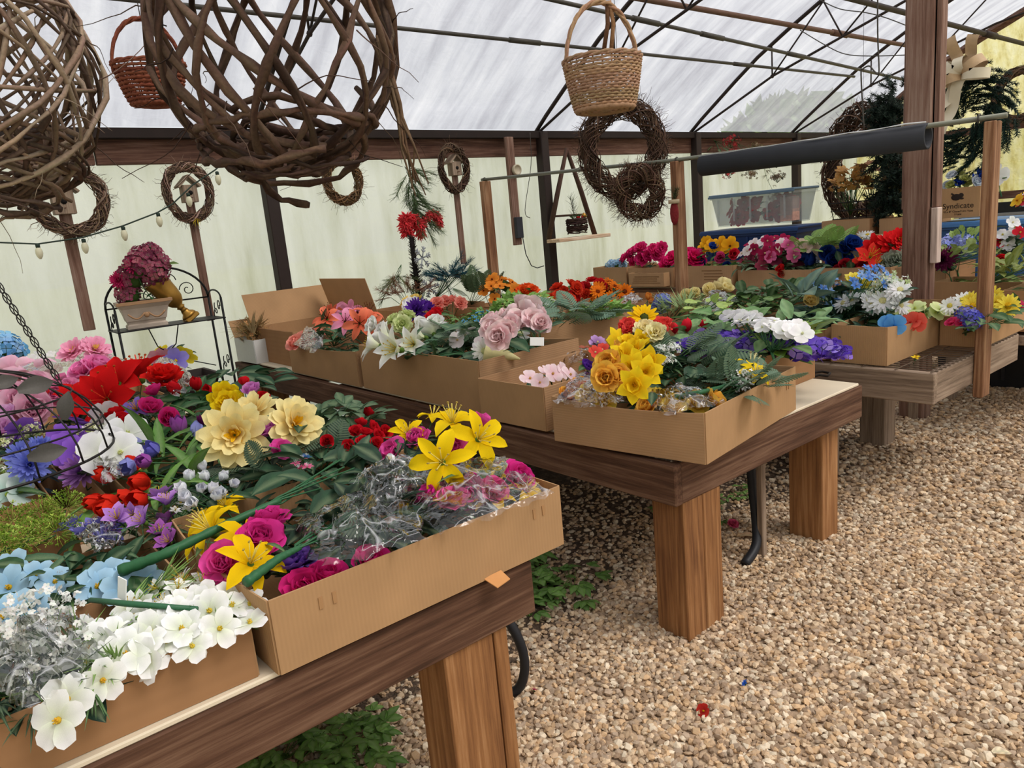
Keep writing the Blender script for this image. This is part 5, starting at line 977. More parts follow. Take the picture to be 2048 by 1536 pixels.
spray('orange yellow lilies at the back of the printed carton', 'five', ('#e08a08', '#fbb824', '#7a4010'), pX((1425, 492), (1445, 488), (1460, 492), (1410, 495), (1415, 485), x=6.0), 0.078, (.1, 0, -.2), 'broad', 8, '#4d7a38', .12, face=(-.7, -.5, .4))
spray('navy and red small roses in the printed carton', 'rose', [('#14245c', '#2a4aa0', '#2a4aa0'), ('#b0122c', '#e8344c', '#e8344c'), ('#c81a68', '#ee5a9c', '#ee5a9c')], pX((1400, 508), (1465, 508), (1425, 498), (1455, 530), (1410, 525), (1440, 515), x=5.95), 0.072, (.1, 0, -.16), 'broad', 14, '#5a8a40', .11, face=(-.7, -.5, .4))
for k, (lab, cl, c_, z_) in enumerate((('burgundy and white lily heads in the wide far carton', [('#6a0c2c', '#a8204c', '#e8d0a0'), ('#d8c8c0', '#f6ecec', '#e8d0a0')], (1545, 500), 1.08), ('burgundy dried sprigs in the wide far carton', [('#5a1428', '#84304a', '#84304a'), ('#8a2a40', '#b04a60', '#b04a60')], (1540, 525), 1.04), ('rose pink and blush heads in the wide far carton', [('#b03060', '#e070a0', '#e8d0a0'), ('#e0b0a0', '#f6dcd0', '#e8d0a0')], (1580, 510), 1.07))):
    spray(lab, 'five', cl, blob(atx(c_[0], c_[1]-4, 5.92), 0, 0, 20, .2, .3, .07), .056, (.1, 0, -.16), 'broad', 18, '#4f6a46', .11, face=(-.7, -.4, .5))
greens('grey green trailing leaves over the wide far carton', atx(1530, 535, 5.85), 0, 0, 30, .2, .34, 'broad', '#55694e', .11)
greens('light green ferny tuft behind the blue roses', atx(1640, 500, 6.05), 0, 0, 16, .15, .18, 'fern', '#84a850', .22, lift=1)
spray('single red rose leaning over the wide far carton', 'rose', ('#900c14', '#d02024', '#d02024'), pX((1563, 540), (1563, 547), x=5.72), 0.062, (.1, 0, -.1), 'broad', 1, DG, .1, face=(-.8, -.4, .2))
spray('royal blue roses on the far bench', 'rose', ('#0a1a5a', '#24479c', '#24479c'), pX((1620, 520), (1632, 522), (1655, 505), (1670, 515), (1690, 500), (1700, 492), (1665, 525), (1685, 520), x=5.95), 0.099, (.1, 0, -.2), 'broad', 6, '#2c4a3c', .12, face=(-.7, -.5, .4))
spray('bright red gerbera heads on the far bench', 'dahlia', ('#a80c14', '#ec2428', '#d88030'), pX((1785, 490), (1800, 480), (1770, 495), (1810, 500), (1790, 505), (1750, 500), x=6.0), 0.115, (.1, 0, -.22), 'broad', 6, '#2c4a30', .12, face=(-.7, -.5, .4))
spray('scarlet star flowers under the red gerberas', 'star', ('#b8141c', '#f03a2c', '#f0c040'), pX((1735, 525), (1745, 535), (1725, 530), (1740, 515), x=5.85), 0.118, (.1, 0, -.16), 'broad', 4, '#2c4a30', .12, split=True, face=(-.7, -.5, .4))
spray('dark crimson roses under the royal blue roses', 'rose', ('#5a0814', '#a81c2c', '#a81c2c'), pX((1690, 535), (1710, 538), (1725, 535), (1700, 545), (1675, 540), x=5.82), 0.091, (.1, 0, -.14), 'broad', 3, DG, .1, face=(-.7, -.5, .4))
spray('white small blossoms behind the red gerberas', 'daisy', WHT, pX((1725, 475), (1735, 470), (1742, 482), (1765, 480), (1760, 488), x=6.1), 0.051, (.1, 0, -.22), 'lance', 3, MG, .1, face=(-.7, -.5, .4))
spray('dusty grey green succulent like head behind the centre post', 'carnation', ('#6a7460', '#b0b8a4', '#b0b8a4'), pX((1790, 525), (1780, 532), (1800, 530), x=5.92), 0.117, (.1, 0, -.14), 'broad', 6, '#66785e', .1, face=(-.7, -.5, .4))
greens('dark foliage under the red and blue far flowers', atx(1720, 540, 5.9), 0, 0, 30, .2, .4, 'broad', '#2d4a33', .13)
spray('lilac blue phlox right of the centre post', 'hydrangea', ('#8a94dc', '#b4bcf0'), pix((1890, 495), (1905, 490), (1925, 492), z=1.06), .075, (.1, 0, -.2), 'broad', 4, '#7a9a48', .12)
spray('dark burgundy foliage heads right of the centre post', 'mum', ('#3a0c2c', '#6a2048', '#6a2048'), pix((1895, 515), (1885, 520), z=1.0), .08, (.1, 0, -.14), 'broad', 10, '#33502e', .13, face=(-.7, -.5, .4))
greens('yellow green variegated leaves right of the centre post', 1920, 515, 1.0, 34, .2, .22, 'round', '#7b8a48', .08, lift=1)
greens('tall light green sprig right of the centre post', 1935, 480, 1.1, 14, .08, .12, 'round', '#93aa5c', .06, lift=2)
spray('red rose beside the timber upright', 'rose', ('#8c0a14', '#dc1e2a', '#dc1e2a'), pix((2003, 515), (1995, 522), z=.97), .075, (.1, .05, -.2), 'broad', 3, MG, .12, face=(-.7, -.4, .4))
spray('white and red petunias beyond the timber upright', 'five', [('#e0e0dc', '#fbfbfb', '#e0d060'), ('#a01020', '#d82838', '#e0d060')], pX((2005, 470), (2020, 475), (2030, 455), (2025, 445), (2000, 485), (2015, 490), (2040, 465), x=5.75), 0.050, (.1, .05, -.24), 'broad', 12, '#24402c', .13, face=(-.7, -.4, .5))
greens('bronze green hosta leaves beside the timber upright', 2025, 545, .94, 30, .2, .14, 'broad', '#76803c', .13, lift=1)
greens('dark foliage beyond the timber upright', 2035, 510, .98, 24, .16, .14, 'broad', '#2c4a30', .14, lift=.8)

# ---- beds of leaves packed in the trays
TR = {o['label']: o for o in COL.objects if o.name.startswith('cardboard_tray')}
for key, n, col, ls, leaf, zf, lab in (
    ('large tan cardboard tray', 90, '#243f2b', 0.075, 'broad', 0.6, 'dark leaves packed under the peonies of the large tan tray'),
    ('shallow tan cardboard tray brimming', 60, '#3f6a34', 0.06, 'broad', 0.6, 'green leaves under the small white blossoms'),
    ('brown cardboard tray of pale blue', 80, '#24402a', 0.07, 'broad', 0.6, 'dark leaves under the pale blue flowers'),
    ('creased brown cardboard tray', 40, '#6f8a30', 0.06, 'broad', 0.5, 'olive leaves under the moss green lacy flowers'),
    ('brown cardboard tray with aqua', 60, '#29453a', 0.07, 'broad', 0.6, 'dark leaves under the aqua and blue blooms'),
    ('cardboard tray buried under', 130, '#223e2b', 0.085, 'broad', 0.9, 'dark leaves under the cream dahlias'),
    ('cardboard tray under the red lilies', 110, '#2a4c2c', 0.09, 'broad', 0.95, 'green leaves under the red lilies'),
    ('striped brown carton', 70, '#27432d', 0.09, 'broad', 0.7, 'dark leaves under the pale pink peonies'),
    ('low cardboard tray beneath', 90, '#2d4a33', 0.1, 'broad', 0.8, 'dark leaves under the wrapped pink dahlias'),
    ('tan cardboard tray with coral', 60, '#35573a', 0.1, 'broad', 0.75, 'green leaves under the coral lilies'),
    ('long deep tan carton', 90, '#42604a', 0.1, 'broad', 0.78, 'grey green leaves under the trumpet lilies'),
    ('tan tray turned askew', 100, '#28422d', 0.08, 'broad', 0.6, 'dark leaves under the yellow flowers of the askew tray'),
    ('tan carton with fern', 60, '#54765a', 0.09, 'fern', 0.8, 'ferny bed in the carton behind the pink hydrangeas'),
    ('open tan carton holding', 70, '#5d8440', 0.06, 'trio', 0.8, 'small green leaves in the open carton of the tufted bush'),
    ('tan carton of orange flowers', 50, '#3a5c34', 0.09, 'broad', 0.8, 'green leaves under the orange lilies'),
    ('cardboard tray of purple wisteria', 90, '#55783f', 0.09, 'broad', 0.75, 'green leaves under the wisteria'),
    ('low tan carton of red', 60, '#54783a', 0.08, 'broad', 0.8, 'green leaves under the poppies and marigolds'),
    ('deep tan carton at the mesh', 60, '#4c6a3c', 0.08, 'broad', 0.75, 'green leaves under the pale green hydrangea florets'),
    ('tan carton behind the timber', 40, '#3c5a38', 0.07, 'broad', 0.7, 'green leaves in the carton behind the timber upright'),
    ('long tan carton of cream', 50, '#6d8850', 0.08, 'broad', 0.7, 'light green leaves in the long carton of cream flowers'),
    ('tan tray under the blue', 90, '#2b4a3a', 0.12, 'broad', 0.8, 'blue green leaves under the big mixed bouquet'),
    ('tan tray of dark green leaves', 80, '#3a5632', 0.09, 'round', 0.8, 'low round leaves lining the leaf tray'),
    ('tan carton of hot pink', 50, '#30523a', 0.1, 'broad', 0.85, 'dark leaves under the hot pink chrysanthemums'),
    ('tan carton with printed lines', 60, '#4f7c3c', 0.1, 'broad', 0.85, 'green leaves under the orange flowers of the printed carton'),
    ('wide tan carton of burgundy', 80, '#4d6646', 0.1, 'broad', 0.9, 'grey green leaves under the burgundy flowers'),
    ('tan carton of blue roses', 60, '#2c4a38', 0.1, 'broad', 0.85, 'dark leaves under the royal blue roses'),
    ('tan carton behind the centre post', 40, '#5a6e54', 0.1, 'broad', 0.85, 'dusty leaves in the carton behind the centre post'),
    ('tan carton of mixed leaves', 50, '#6a7a3c', 0.1, 'broad', 0.9, 'mixed leaves in the carton right of the centre post'),
    ('tan carton with raised inner', 50, '#55703c', 0.1, 'broad', 0.9, 'green leaves in the carton with the raised inner flap'),
):
    fill(lab, [o for l, o in TR.items() if l.startswith(key)][0], n, col, ls, leaf, zf)
# ================================================================ TOTES, CARTONS AND THE FAR END
def tub(name, label, x0, x1, y0, y1, z0, z1, mat, lid, lidcol, taper=.04, cat='storage tote'):
    t = thing(name, label, cat, ((x0+x1)/2, (y0+y1)/2, z0)); hx, hy, h = (x1-x0)/2, (y1-y0)/2, z1-z0; V = []
    for (z, k, inn) in ((0, -taper, 0), (h*.9, 0, 0), (h*.9, 0, .0)):
        pass
    def ring(z, g): return [(-hx-g, -hy-g, z), (hx+g, -hy-g, z), (hx+g, hy+g, z), (-hx-g, hy+g, z)]
    rings = [ring(0, -taper), ring(h*.82, -.012), ring(h*.82, .004), ring(h*.9, .004), ring(h*.9, -.006), ring(.012, -taper-.006)]
    V = sum(rings, []); F = [(3, 2, 1, 0)]+[(i*4+j, i*4+(j+1) % 4, (i+1)*4+(j+1) % 4, (i+1)*4+j) for i in range(5) for j in range(4)]+[(20, 21, 22, 23)]
    MB().add(V, F).obj('tub_body', mat, t, smooth=False)
    for k in range(5): yy = -hy+2*hy*(k+.5)/5; rbox('wall_rib', (-hx-.004, yy-.01, h*.15), (-hx+.006, yy+.01, h*.8), mat, t, .002)
    if lid:
        rbox('lid', (-hx-.014, -hy-.014, h*.9), (hx+.014, hy+.014, h*.9+.022), lid, t, .006); rbox('lid_rim', (-hx-.018, -hy-.018, h*.86), (-hx-.010, hy+.018, h*.92), lid, t, .002)
    return t
BLUE = m_plain('navy_plastic', '#1c3668', .45, 0, .15, 8); BLUE2 = m_plain('steel_blue_plastic', '#3c5f8c', .45, 0, .15, 8); LIDG = m_plain('grey_blue_lid', '#5c7284', .5, 0, .1, 8)
clr = NT('clear_plastic'); _tp = clr.n('ShaderNodeBsdfTransparent'); _tp.inputs[0].default_value = (.86, .88, .88, 1); _gl = clr.n('ShaderNodeBsdfPrincipled'); _gl.inputs['Base Color'].default_value = (.7, .72, .73, 1); _gl.inputs['Roughness'].default_value = .25
_mx = clr.n('ShaderNodeMixShader'); _mx.inputs[0].default_value = .22; clr.l(_tp.outputs[0], _mx.inputs[1]); clr.l(_gl.outputs[0], _mx.inputs[2]); clr.l(_mx.outputs[0], clr.out.inputs[0]); CLEAR = clr.m
bt = tub('storage_tote', 'large navy blue storage tote on the far bench under the clear tote', 6.40, 6.9, 3.64, 4.68, Z4, 1.27, BLUE, m_plain('navy_lid', '#24406f', .45, 0, .1), 0)
rbox('sticker', (-.266, .22, .26), (-.26, .32, .38), m_plain('blue_label', '#4f8fb4', .5, 0, .3, 30), bt, 0)
tub('storage_tote', 'clear lidded storage tote full of red flowers', 6.45, 6.88, 3.70, 4.60, 1.274, 1.60, CLEAR, LIDG, 0, .05)
spray('red silk blooms packed inside the clear tote', 'five', [('#8c0c14', '#d02028', '#e0c0a0'), ('#a01020', '#e83a3a', '#e0c0a0')], [Vector((6.6+R.uniform(-.08, .08), 4.15+R.uniform(-.36, .36), 1.33+R.uniform(0, .17))) for k in range(30)], .07, (.05, .05, -.03), 'broad', 18, '#33402c', .09, face=(-1, -.2, .3), name='packed_flowers', handle=False)
tg = tray('pink patterned gift box standing inside the end of the clear tote', 6.50, 6.62, 3.74, 3.86, 1.29, .22, 0, m_plain('pink_swirl_print', '#c99c8c', .6, 0, .5, 35), m_plain('pink_swirl_print', '#c99c8c'), name='gift_box')
def carton(label, x0, x1, y0, y1, z0, h, mat=CARD, mat2=None, top=True, name='carton'):
    t = tray(label, x0, x1, y0, y1, z0, h, 0, mat, mat2 or GREYC, name=name); hx, hy = (x1-x0)/2, (y1-y0)/2
    if top:
        rbox('lid_flap', (-hx, -hy, h), (-.002, hy, h+.005), CARDI, t, 0); rbox('lid_flap', (.002, -hy, h), (hx, hy, h+.005), CARDI, t, 0); rbox('packing_tape', (-.03, -hy-.001, h+.005), (.03, hy+.001, h+.006), m_plain('packing_tape', '#b99a6a', .3, 0, .05), t, 0)
    return t
carton('tall brown carton with folded brown lid beside the blue tote', 6.40, 6.85, 2.98, 3.40, Z4, .50, CARDB); carton('pale tan carton behind the small printed carton', 6.45, 6.85, 2.52, 2.92, Z4, .49)
pc = carton('small carton with a pink printed panel', 6.25, 6.38, 2.72, 3.06, Z4, .37); rbox('pink_panel', (-.070, -.05, .05), (-.0655, .05, .36), m_plain('pink_print', '#b24a78', .6, 0, .2, 20), pc, 0); rbox('photo_panel', (-.070, .06, .05), (-.0655, .16, .36), m_plain('grey_print', '#9a948c', .6, 0, .4, 20), pc, 0)
tub('storage_tote', 'long steel blue storage tote behind the timber upright', 6.40, 6.95, 1.25, 2.46, Z4, 1.225, BLUE2, m_plain('blue_lid', '#4a78ac', .4, 0, .1), 0)
sy = carton('tan carton printed Syndicate on top of the steel blue tote', 6.42, 6.70, 2.165, 2.455, 1.231, .225, CARD, CARD, False)
INK = m_plain('black_print', '#2a1f18', .8, 0, .1)
def text(parent, body, size, loc, rot, mat, name='printed_text'):
    cu = bpy.data.curves.new('lettering', 'FONT'); cu.body = body; cu.size = size; cu.align_x = 'CENTER'; cu.align_y = 'CENTER'; cu.extrude = .0004
    o = bpy.data.objects.new('tmp', cu); COL.objects.link(o); dg = bpy.context.evaluated_depsgraph_get(); me = bpy.data.meshes.new_from_object(o.evaluated_get(dg)); bpy.data.objects.remove(o)
    me.materials.clear(); me.materials.append(mat); return put(name, me, parent, loc, rot)
FR = (PI/2, 0, -PI/2)
text(sy, 'Syndicate', .058, (-.1455, 0, .088), FR, INK); text(sy, '10 x 8" Closed Urn Vase', .021, (-.1455, 0, .047), FR, INK); text(sy, '1/case', .021, (-.1455, 0, .026), FR, INK)
lg = MB(); lg.sphere((0, .01, 0), .036, 10, 6, sq=(.02, 1.05, .7)); lg.sphere((0, -.025, .012), .018, 8, 5, sq=(.03, 1, 1)); lg.sphere((0, -.03, -.012), .012, 8, 5, sq=(.03, 1.3, .6)); lg.tube([(0, .03, .02), (0, .045, .03)], .006, 5); lg.obj('lion_logo', INK, sy, (-.146, .005, .155))
spray('royal blue and white blooms in the printed Syndicate carton', 'peony', [('#12309c', '#2e5cd0', '#2e5cd0'), ('#b8d0f0', '#f4f8fd', '#f0f0d0'), ('#90a850', '#dcdc90', '#dcdc90')], [Vector((6.55+R.uniform(-.1, .08), 2.31+R.uniform(-.13, .13), 1.50+R.uniform(-.03, .05))) for k in range(14)], .052, (0, 0, -.2), 'broad', 10, MG, .09, face=(-.8, -.3, .6))
spray('big white bloom behind the timber upright', 'four', ('#e8e8e0', '#ffffff', '#f0e0a0'), [atx(1992, 350, 6.6)], .08, (.1, 0, -.12), 'broad', 2, MG, .1, face=(-1, -.2, .2), fj=.1)
spray('yellow orange and white flowers in front of the vent screen', 'five', [('#e0a010', '#f8cc40', '#b06010'), ('#e8e8e0', '#ffffff', '#e0c040'), ('#c02030', '#e85060', '#e0c040')], [Vector((6.6+R.uniform(-.1, .1), 1.72+R.uniform(-.2, .3), 1.31+R.uniform(0, .05))) for k in range(14)], .06, (0, 0, -.06), 'broad', 14, '#4c6a48', .11, face=(-.8, -.3, .6))
# autumn leaves in a wire plant crate, twiggy heap
ws = thing('wire_crate', 'small dark wire crate holding autumn leaf bunches', 'crate', (6.6, 3.15, 1.275))
for k in range(6): y = -.18+.072*k; MB().tube([(-.13, y, .0), (-.16, y*1.1, .14), (-.17, y*1.15, .16)], .004, 4).obj('wire', IRON, ws)
for z in (0, .07, .14): MB().tube([(-.13-z*.2, -.19-z*.1, z), (-.13-z*.2, .19+z*.1, z), (.13, .19+z*.1, z), (.13, -.19-z*.1, z), (-.13-z*.2, -.19-z*.1, z)], .004, 4).obj('wire_hoop', IRON, ws)
greens('rust and gold autumn maple leaves standing in the wire crate', Vector((6.55, 3.22, 1.52)), 0, 0, 40, .13, .16, 'maple', '#b9803a', .12, rise=.14, tail=(0, 0, -.22), lift=1, name='autumn_leaf_bunch')
greens('brown copper autumn leaves behind the gold ones', Vector((6.7, 3.10, 1.56)), 0, 0, 30, .14, .14, 'maple', '#8a4f34', .11, rise=.16, tail=(0, 0, -.22), lift=1, name='autumn_leaf_bunch')
greens('olive and orange autumn leaves beside the hanging garland', Vector((6.7, 2.75, 1.42)), 0, 0, 30, .14, .2, 'maple', '#7d6a34', .11, rise=.12, tail=(0, 0, -.14), lift=1, name='autumn_leaf_bunch')

# ================================================================ VINES, WREATHS, BASKETS
def twigs(mb, n, Rr, rr, r0, r1, cols, sx=1, sy=1, loose=.25, seg=26):
    """a wreath of n vine strands winding round a ring in the XZ plane"""
    for j in range(n):
        ph = R.uniform(0, 6.28); tw = R.choice((-1, 1))*R.uniform(1.5, 4.5); a0 = R.uniform(0, 6.28); sp = R.uniform(.7, 1.05)*2*PI; m = rr*R.uniform(.35, 1.0); rb = R.uniform(r0, r1); P_ = []
        for i in range(seg+1):
            u = i/seg; a = a0+sp*u; q = ph+tw*a; k = 1+(R.uniform(-1, 1)*loose*.12); rad = Rr + m*math.cos(q)*k; P_.append((sx*rad*math.cos(a), m*math.sin(q)*k, sy*rad*math.sin(a)))
        mb.tube(P_, [rb*(1-.4*i/seg) for i in range(seg+1)], 4, jit(R.choice(cols), .25))
    for j in range(int(n*1.3*loose*2)):
        a = R.uniform(0, 6.28); p = Vector((sx*(Rr+rr*.8)*math.cos(a), R.uniform(-rr, rr), sy*(Rr+rr*.8)*math.sin(a))); d = Vector((math.cos(a), R.uniform(-1, 1), math.sin(a)))*R.uniform(.02, .07)
        mb.tube([p, p+d*.6+vrand(.012), p+d+vrand(.02)], [.0016, .0012, .0008], 3, jit(R.choice(cols), .2))
BK = [lin('#4a372c'), lin('#5e483a'), lin('#3a2a22'), lin('#6e5848')]; BKL = [lin('#6b5544'), lin('#87705c'), lin('#56433a'), lin('#9c8772'), lin('#473830')]
def wreath(label, c, Rr, rr, n, yaw, cols=BK, sx=1, sy=1, r0=.0025, r1=.005, loose=.4, hang=None):
    t = thing('grapevine_wreath', label, 'wreath', c, yaw); halves = 4
    for h in range(halves):
        mb = MB(); twigs(mb, n//halves, Rr, rr, r0, r1, cols, sx, sy, loose); tag(mb.obj('vine_strands', TWIG, t), kind='stuff')
    if hang: MB().tube([(0, 0, sy*Rr), (0, 0, sy*Rr+hang)], .0018, 4, lin('#3a3a3a')).obj('hanging_wire', TWIG, t)
    return t
wreath('larger twiggy grapevine wreath of the hanging pair', atd(1245, 298, 5.0), .235, .075, 110, math.radians(-38), BK, 1, 1.12, loose=1.3, hang=1.2)
wreath('smaller lower grapevine wreath hanging below its larger mate', atd(1278, 385, 4.9), .12, .055, 80, math.radians(-38), [lin('#5e4638'), lin('#4a3328'), lin('#715a48')], 1, 1.1, loose=1.3)
wt = wreath('oval vine wreath with a yellow tassel around a birdhouse stake', aty(377, 385, 5.56), .155, .035, 60, 0, BKL, .95, 1.15, .003, .0055)
for k in range(5): put('tassel_petal', flower('daisy', '#d8b010', '#f0d030', '#c09010', 0)[1][0][0] if flower('daisy', '#d8b010', '#f0d030', '#c09010', 0)[1] else leafmesh('lance', '#e0c020', k % 2), wt, (R.uniform(-.01, .02), -.045, -.185), along_q((R.uniform(-1, 1), -.2, R.uniform(-1, .3))), .06)
wreath('oval vine wreath around a small birdhouse above the pine swag', aty(908, 337, 5.56), .145, .035, 60, 0, BK, .95, 1.25, .003, .0055)
wreath('round vine wreath partly behind the rough twig ball', aty(140, 400, 5.45), .19, .045, 70, 0, BKL, 1, 1, .003, .006, .7)
wreath('brown vine wreath hanging under the dark lattice ball', aty(686, 362, 5.66), .145, .04, 60, 0, [lin('#6b5038'), lin('#87684a'), lin('#54402e')], 1, 1.1, .003, .0055, .6, .12)
wreath('small dark vine wreath on the yellow end wall', atx(2040, 190, 11.6), .30, .06, 60, math.radians(80), BK, 1, 1, .006, .011)
wreath('bulky dark vine wreath behind the black foam roll', atx(1725, 330, 7.1), .36, .10, 90, math.radians(75), BK, 1, 1.25, .004, .008, 1.0, 1.0)
# birdhouses on stakes
def birdhouse(label, px, py, pyb, pxb, y, s):
    c = aty(px, py, y); b = aty(pxb, pyb, y); t = thing('birdhouse_stake', label, 'birdhouse', (c.x, y, b.z)); h = c.z-b.z
    rbox('stake', (-.028*s, -.012, 0), (.028*s, .012, h-.02), W_post(2), t, .003); rbox('house_body', (-.05*s, -.05, h-.06*s), (.05*s, .03, h+.06*s), W_grey(2), t, .003)
    for sg in (-1, 1): o = rbox('roof_board', (-.055*s, -.065, -.008), (.055*s, .045, .008), W_grey(0), t, .002); o.location = (sg*.037*s, -.01, h+.085*s); o.rotation_euler = (0, sg*.78, 0)
    MB().tube([(0, -.052, h+.005), (0, -.0505, h+.005)], .016*s, 10, (.01, .01, .01)).obj('entry_hole', m_plain('dark_hole', '#120d0a', .9), t); MB().tube([(0, -.05, h-.03*s), (0, -.085, h-.03*s)], .004, 5).obj('perch', W_post(1), t)
birdhouse('grey birdhouse on a stake inside the oval wreath with the tassel', 377, 388, 640, 428, 5.62, 1.0); birdhouse('reddish birdhouse on a stake next to the pine swag', 908, 338, 530, 912, 5.62, 1.0); birdhouse('birdhouse on a stake half hidden by the rough twig ball', 125, 405, 660, 185, 5.52, 1.25)
# big vine balls
def vine_ball(label, c, Rr, n_rib, n_ring, n_bot, cols, r0, r1, tend, seedrot, squash=1.0, low=.0):
    t = thing('vine_ball', label, 'vine ball', c); R.seed(seedrot)
    def curve(P_, rb): 
        rs = [rb*(1+.22*math.sin(i*1.7+rb*900)+R.uniform(-.12, .12)) for i in range(len(P_))]; MB().tube(P_, rs, 7, [jit(mixc(cl, lin('#8a705c'), R.choice((0, 0, .25))), .2) for cl in [R.choice(cols)] for _ in range(len(P_)*7)]).obj('vine', TWIG, t)
    for k in range(n_rib):                       # ribs leaning round the ball like a loose lattice
        a0 = 2*PI*k/n_rib+R.uniform(-.12, .12); lean = (1 if k % 2 else -1)*R.uniform(.5, 1.1); P_ = []; ro = R.uniform(.95, 1.02)
        for i in range(17):
            u = i/16; th = PI*(.06+.88*u); a = a0+lean*(u-.5)*2; rr = Rr*ro+R.uniform(-.007, .007); P_.append((rr*math.sin(th)*math.cos(a), rr*math.sin(th)*math.sin(a), -squash*rr*math.cos(th)))
        curve(P_, R.uniform(r0, r1))
    for k in range(n_ring):                      # tilted hoops
        nrm = Vector((R.uniform(-1, 1), R.uniform(-1, 1), R.uniform(.2, 1))).normalized(); a_ = nrm.orthogonal().normalized(); b_ = nrm.cross(a_); rr = Rr*R.uniform(.96, 1.04); e = R.uniform(3.5, 6.2); s0 = R.uniform(0, 6)
        curve([(a_*math.cos(s0+e*i/26)+b_*math.sin(s0+e*i/26))*(rr+R.uniform(-.008, .008)) for i in range(27)], R.uniform(r0, r1))
    for k in range(n_bot):                       # heavy wound base
        th = R.uniform(.3, .9); rr = Rr*R.uniform(.97, 1.06); tl = vrand(.7); e = R.uniform(2.5, 5.5); s0 = R.uniform(0, 6); P_ = []
        for i in range(25):
            a = s0+e*i/24; p = Vector((math.sin(th)*math.cos(a), math.sin(th)*math.sin(a), -squash*math.cos(th)+tl.x*.35*math.cos(a)+tl.y*.35*math.sin(a)))*rr; P_.append(p+vrand(.008))
        curve(P_, R.uniform(r0*.7, r1))
    for k in range(tend):
        d = vrand(1).normalized(); d.z = d.z if R.random() > .4 else -abs(d.z); p = d*Rr; P_ = [p]; v = (d+vrand(.8)).normalized()*.02
        for i in range(7): v = (v+vrand(.012)); P_.append(P_[-1]+v)
        MB().tube(P_, [.0022-.0002*i for i in range(8)], 4, jit(R.choice(cols), .2)).obj('tendril', TWIG, t)
    MB().tube([(0, 0, Rr*.9), (0, .05, Rr*.9+1.45)], .003, 5, (.05, .05, .05)).obj('hanging_wire', STEEL, t); return t
vb = vine_ball('large dark grapevine lattice ball hanging over the benches', atd(550, 92, 2.3), .372, 24, 4, 12, [lin('#3d2c24'), lin('#4d3a30'), lin('#32241d'), lin('#59453a')], .0085, .0135, 40, 5)
m = MB()
for k in range(8): m.tube([Vector((.27, -.17, .0))+vrand(.012), Vector((.30, -.19, -.2))+vrand(.012), Vector((.315, -.20, -.33))+vrand(.02), Vector((.33, -.21, -.46))+vrand(.03)], [.006, .006, .004, .002], 5, jit(lin('#6a523f'), .2))
m.obj('dangling_bark', TWIG, vb)
vine_ball('rough pale twig ball hanging beside the dark lattice ball', atd(-85, 150, 2.35), .40, 22, 34, 22, [lin('#6b5748'), lin('#85705e'), lin('#54443a'), lin('#9d8974')], .0045, .0095, 60, 9)
# wicker baskets
def basket(name, label, c, top, bot, h, hh, col, rows, sx=1, sy=1, yaw=0, tilt=(0, 0), handle_r=.011):
    t = thing(name, label, 'basket', c, yaw); t.rotation_euler = (tilt[0], tilt[1], yaw); cols = lin(col); NS = 26
    for k in range(rows):
        u = k/(rows-1); z = h*u; rr = bot+(top-bot)*(u**.8); P_ = []
        for i in range(NS*2+1): a = 2*PI*i/(NS*2); w_ = rr+(.006 if (i+k) % 2 else -.004); P_.append((sx*w_*math.cos(a), sy*w_*math.sin(a), z+R.uniform(-.002, .002)))
        MB().tube(P_, h/rows*.48, 5, jit(cols, .15)).obj('weaver', TWIG, t)
    for k in range(5): rr = bot*(.18+.2*k); MB().tube([(sx*rr*math.cos(2*PI*i/32), sy*rr*math.sin(2*PI*i/32), R.uniform(-.002, .002)) for i in range(33)], bot*.1, 5, jit(cols, .15)).obj('base_weaver', TWIG, t)
    for k in range(NS): a = 2*PI*k/NS; MB().tube([(sx*bot*.2*math.cos(a), sy*bot*.2*math.sin(a), .0), (sx*bot*math.cos(a), sy*bot*math.sin(a), 0), (sx*(top-.002)*math.cos(a), sy*(top-.002)*math.sin(a), h)], .004, 4, jit(cols, .2)).obj('stake_rod', TWIG, t)
    for q in range(2): MB().tube([(sx*(top+.006*math.cos(8*a+q*PI))*math.cos(a), sy*(top+.006*math.cos(8*a+q*PI))*math.sin(a), h+.008+.006*math.sin(8*a+q*PI)) for a in [2*PI*i/48 for i in range(49)]], .008, 5, jit(cols, .1)).obj('braided_rim', TWIG, t)
    for q in range(3): MB().tube([(sx*top*math.cos(a)*1.0, .012*math.cos(7*a+q*2.1), h-.04+(hh+.04)*math.sin(a)+.008*math.sin(7*a+q*2.1)) for a in [PI*i/30 for i in range(31)]], handle_r*.7, 5, jit(cols, .15)).obj('handle_cane', TWIG, t)
    return t
b1 = basket('wicker_basket', 'round tan wicker basket with arched handle hanging from the roof', atd(1210, 218, 3.7), .19, .145, .225, .27, '#a8866a', 18, 1, .95, math.radians(-25), (0, .0))
for q in range(2): MB().tube([(.03+.04*q, .05, .27), (.05+.03*q, .02, .40), (.045+.01*q, .0, .50)], .011, 6, lin('#6b4c38' if q == 0 else '#a37b58')).obj('inner_handle', TWIG, b1)
MB().tube([(0, 0, .5), (0, .0, 1.3)], .0025, 4).obj('hanging_wire', STEEL, b1)
b2 = basket('wicker_basket', 'red brown wicker basket behind the dark lattice ball', atd(312, 208, 4.1), .175, .115, .20, .24, '#7a4432', 11, 1.05, .8, math.radians(-5))
MB().tube([(0, 0, .44), (0, 0, 1.2)], .0025, 4).obj('hanging_wire', STEEL, b2)

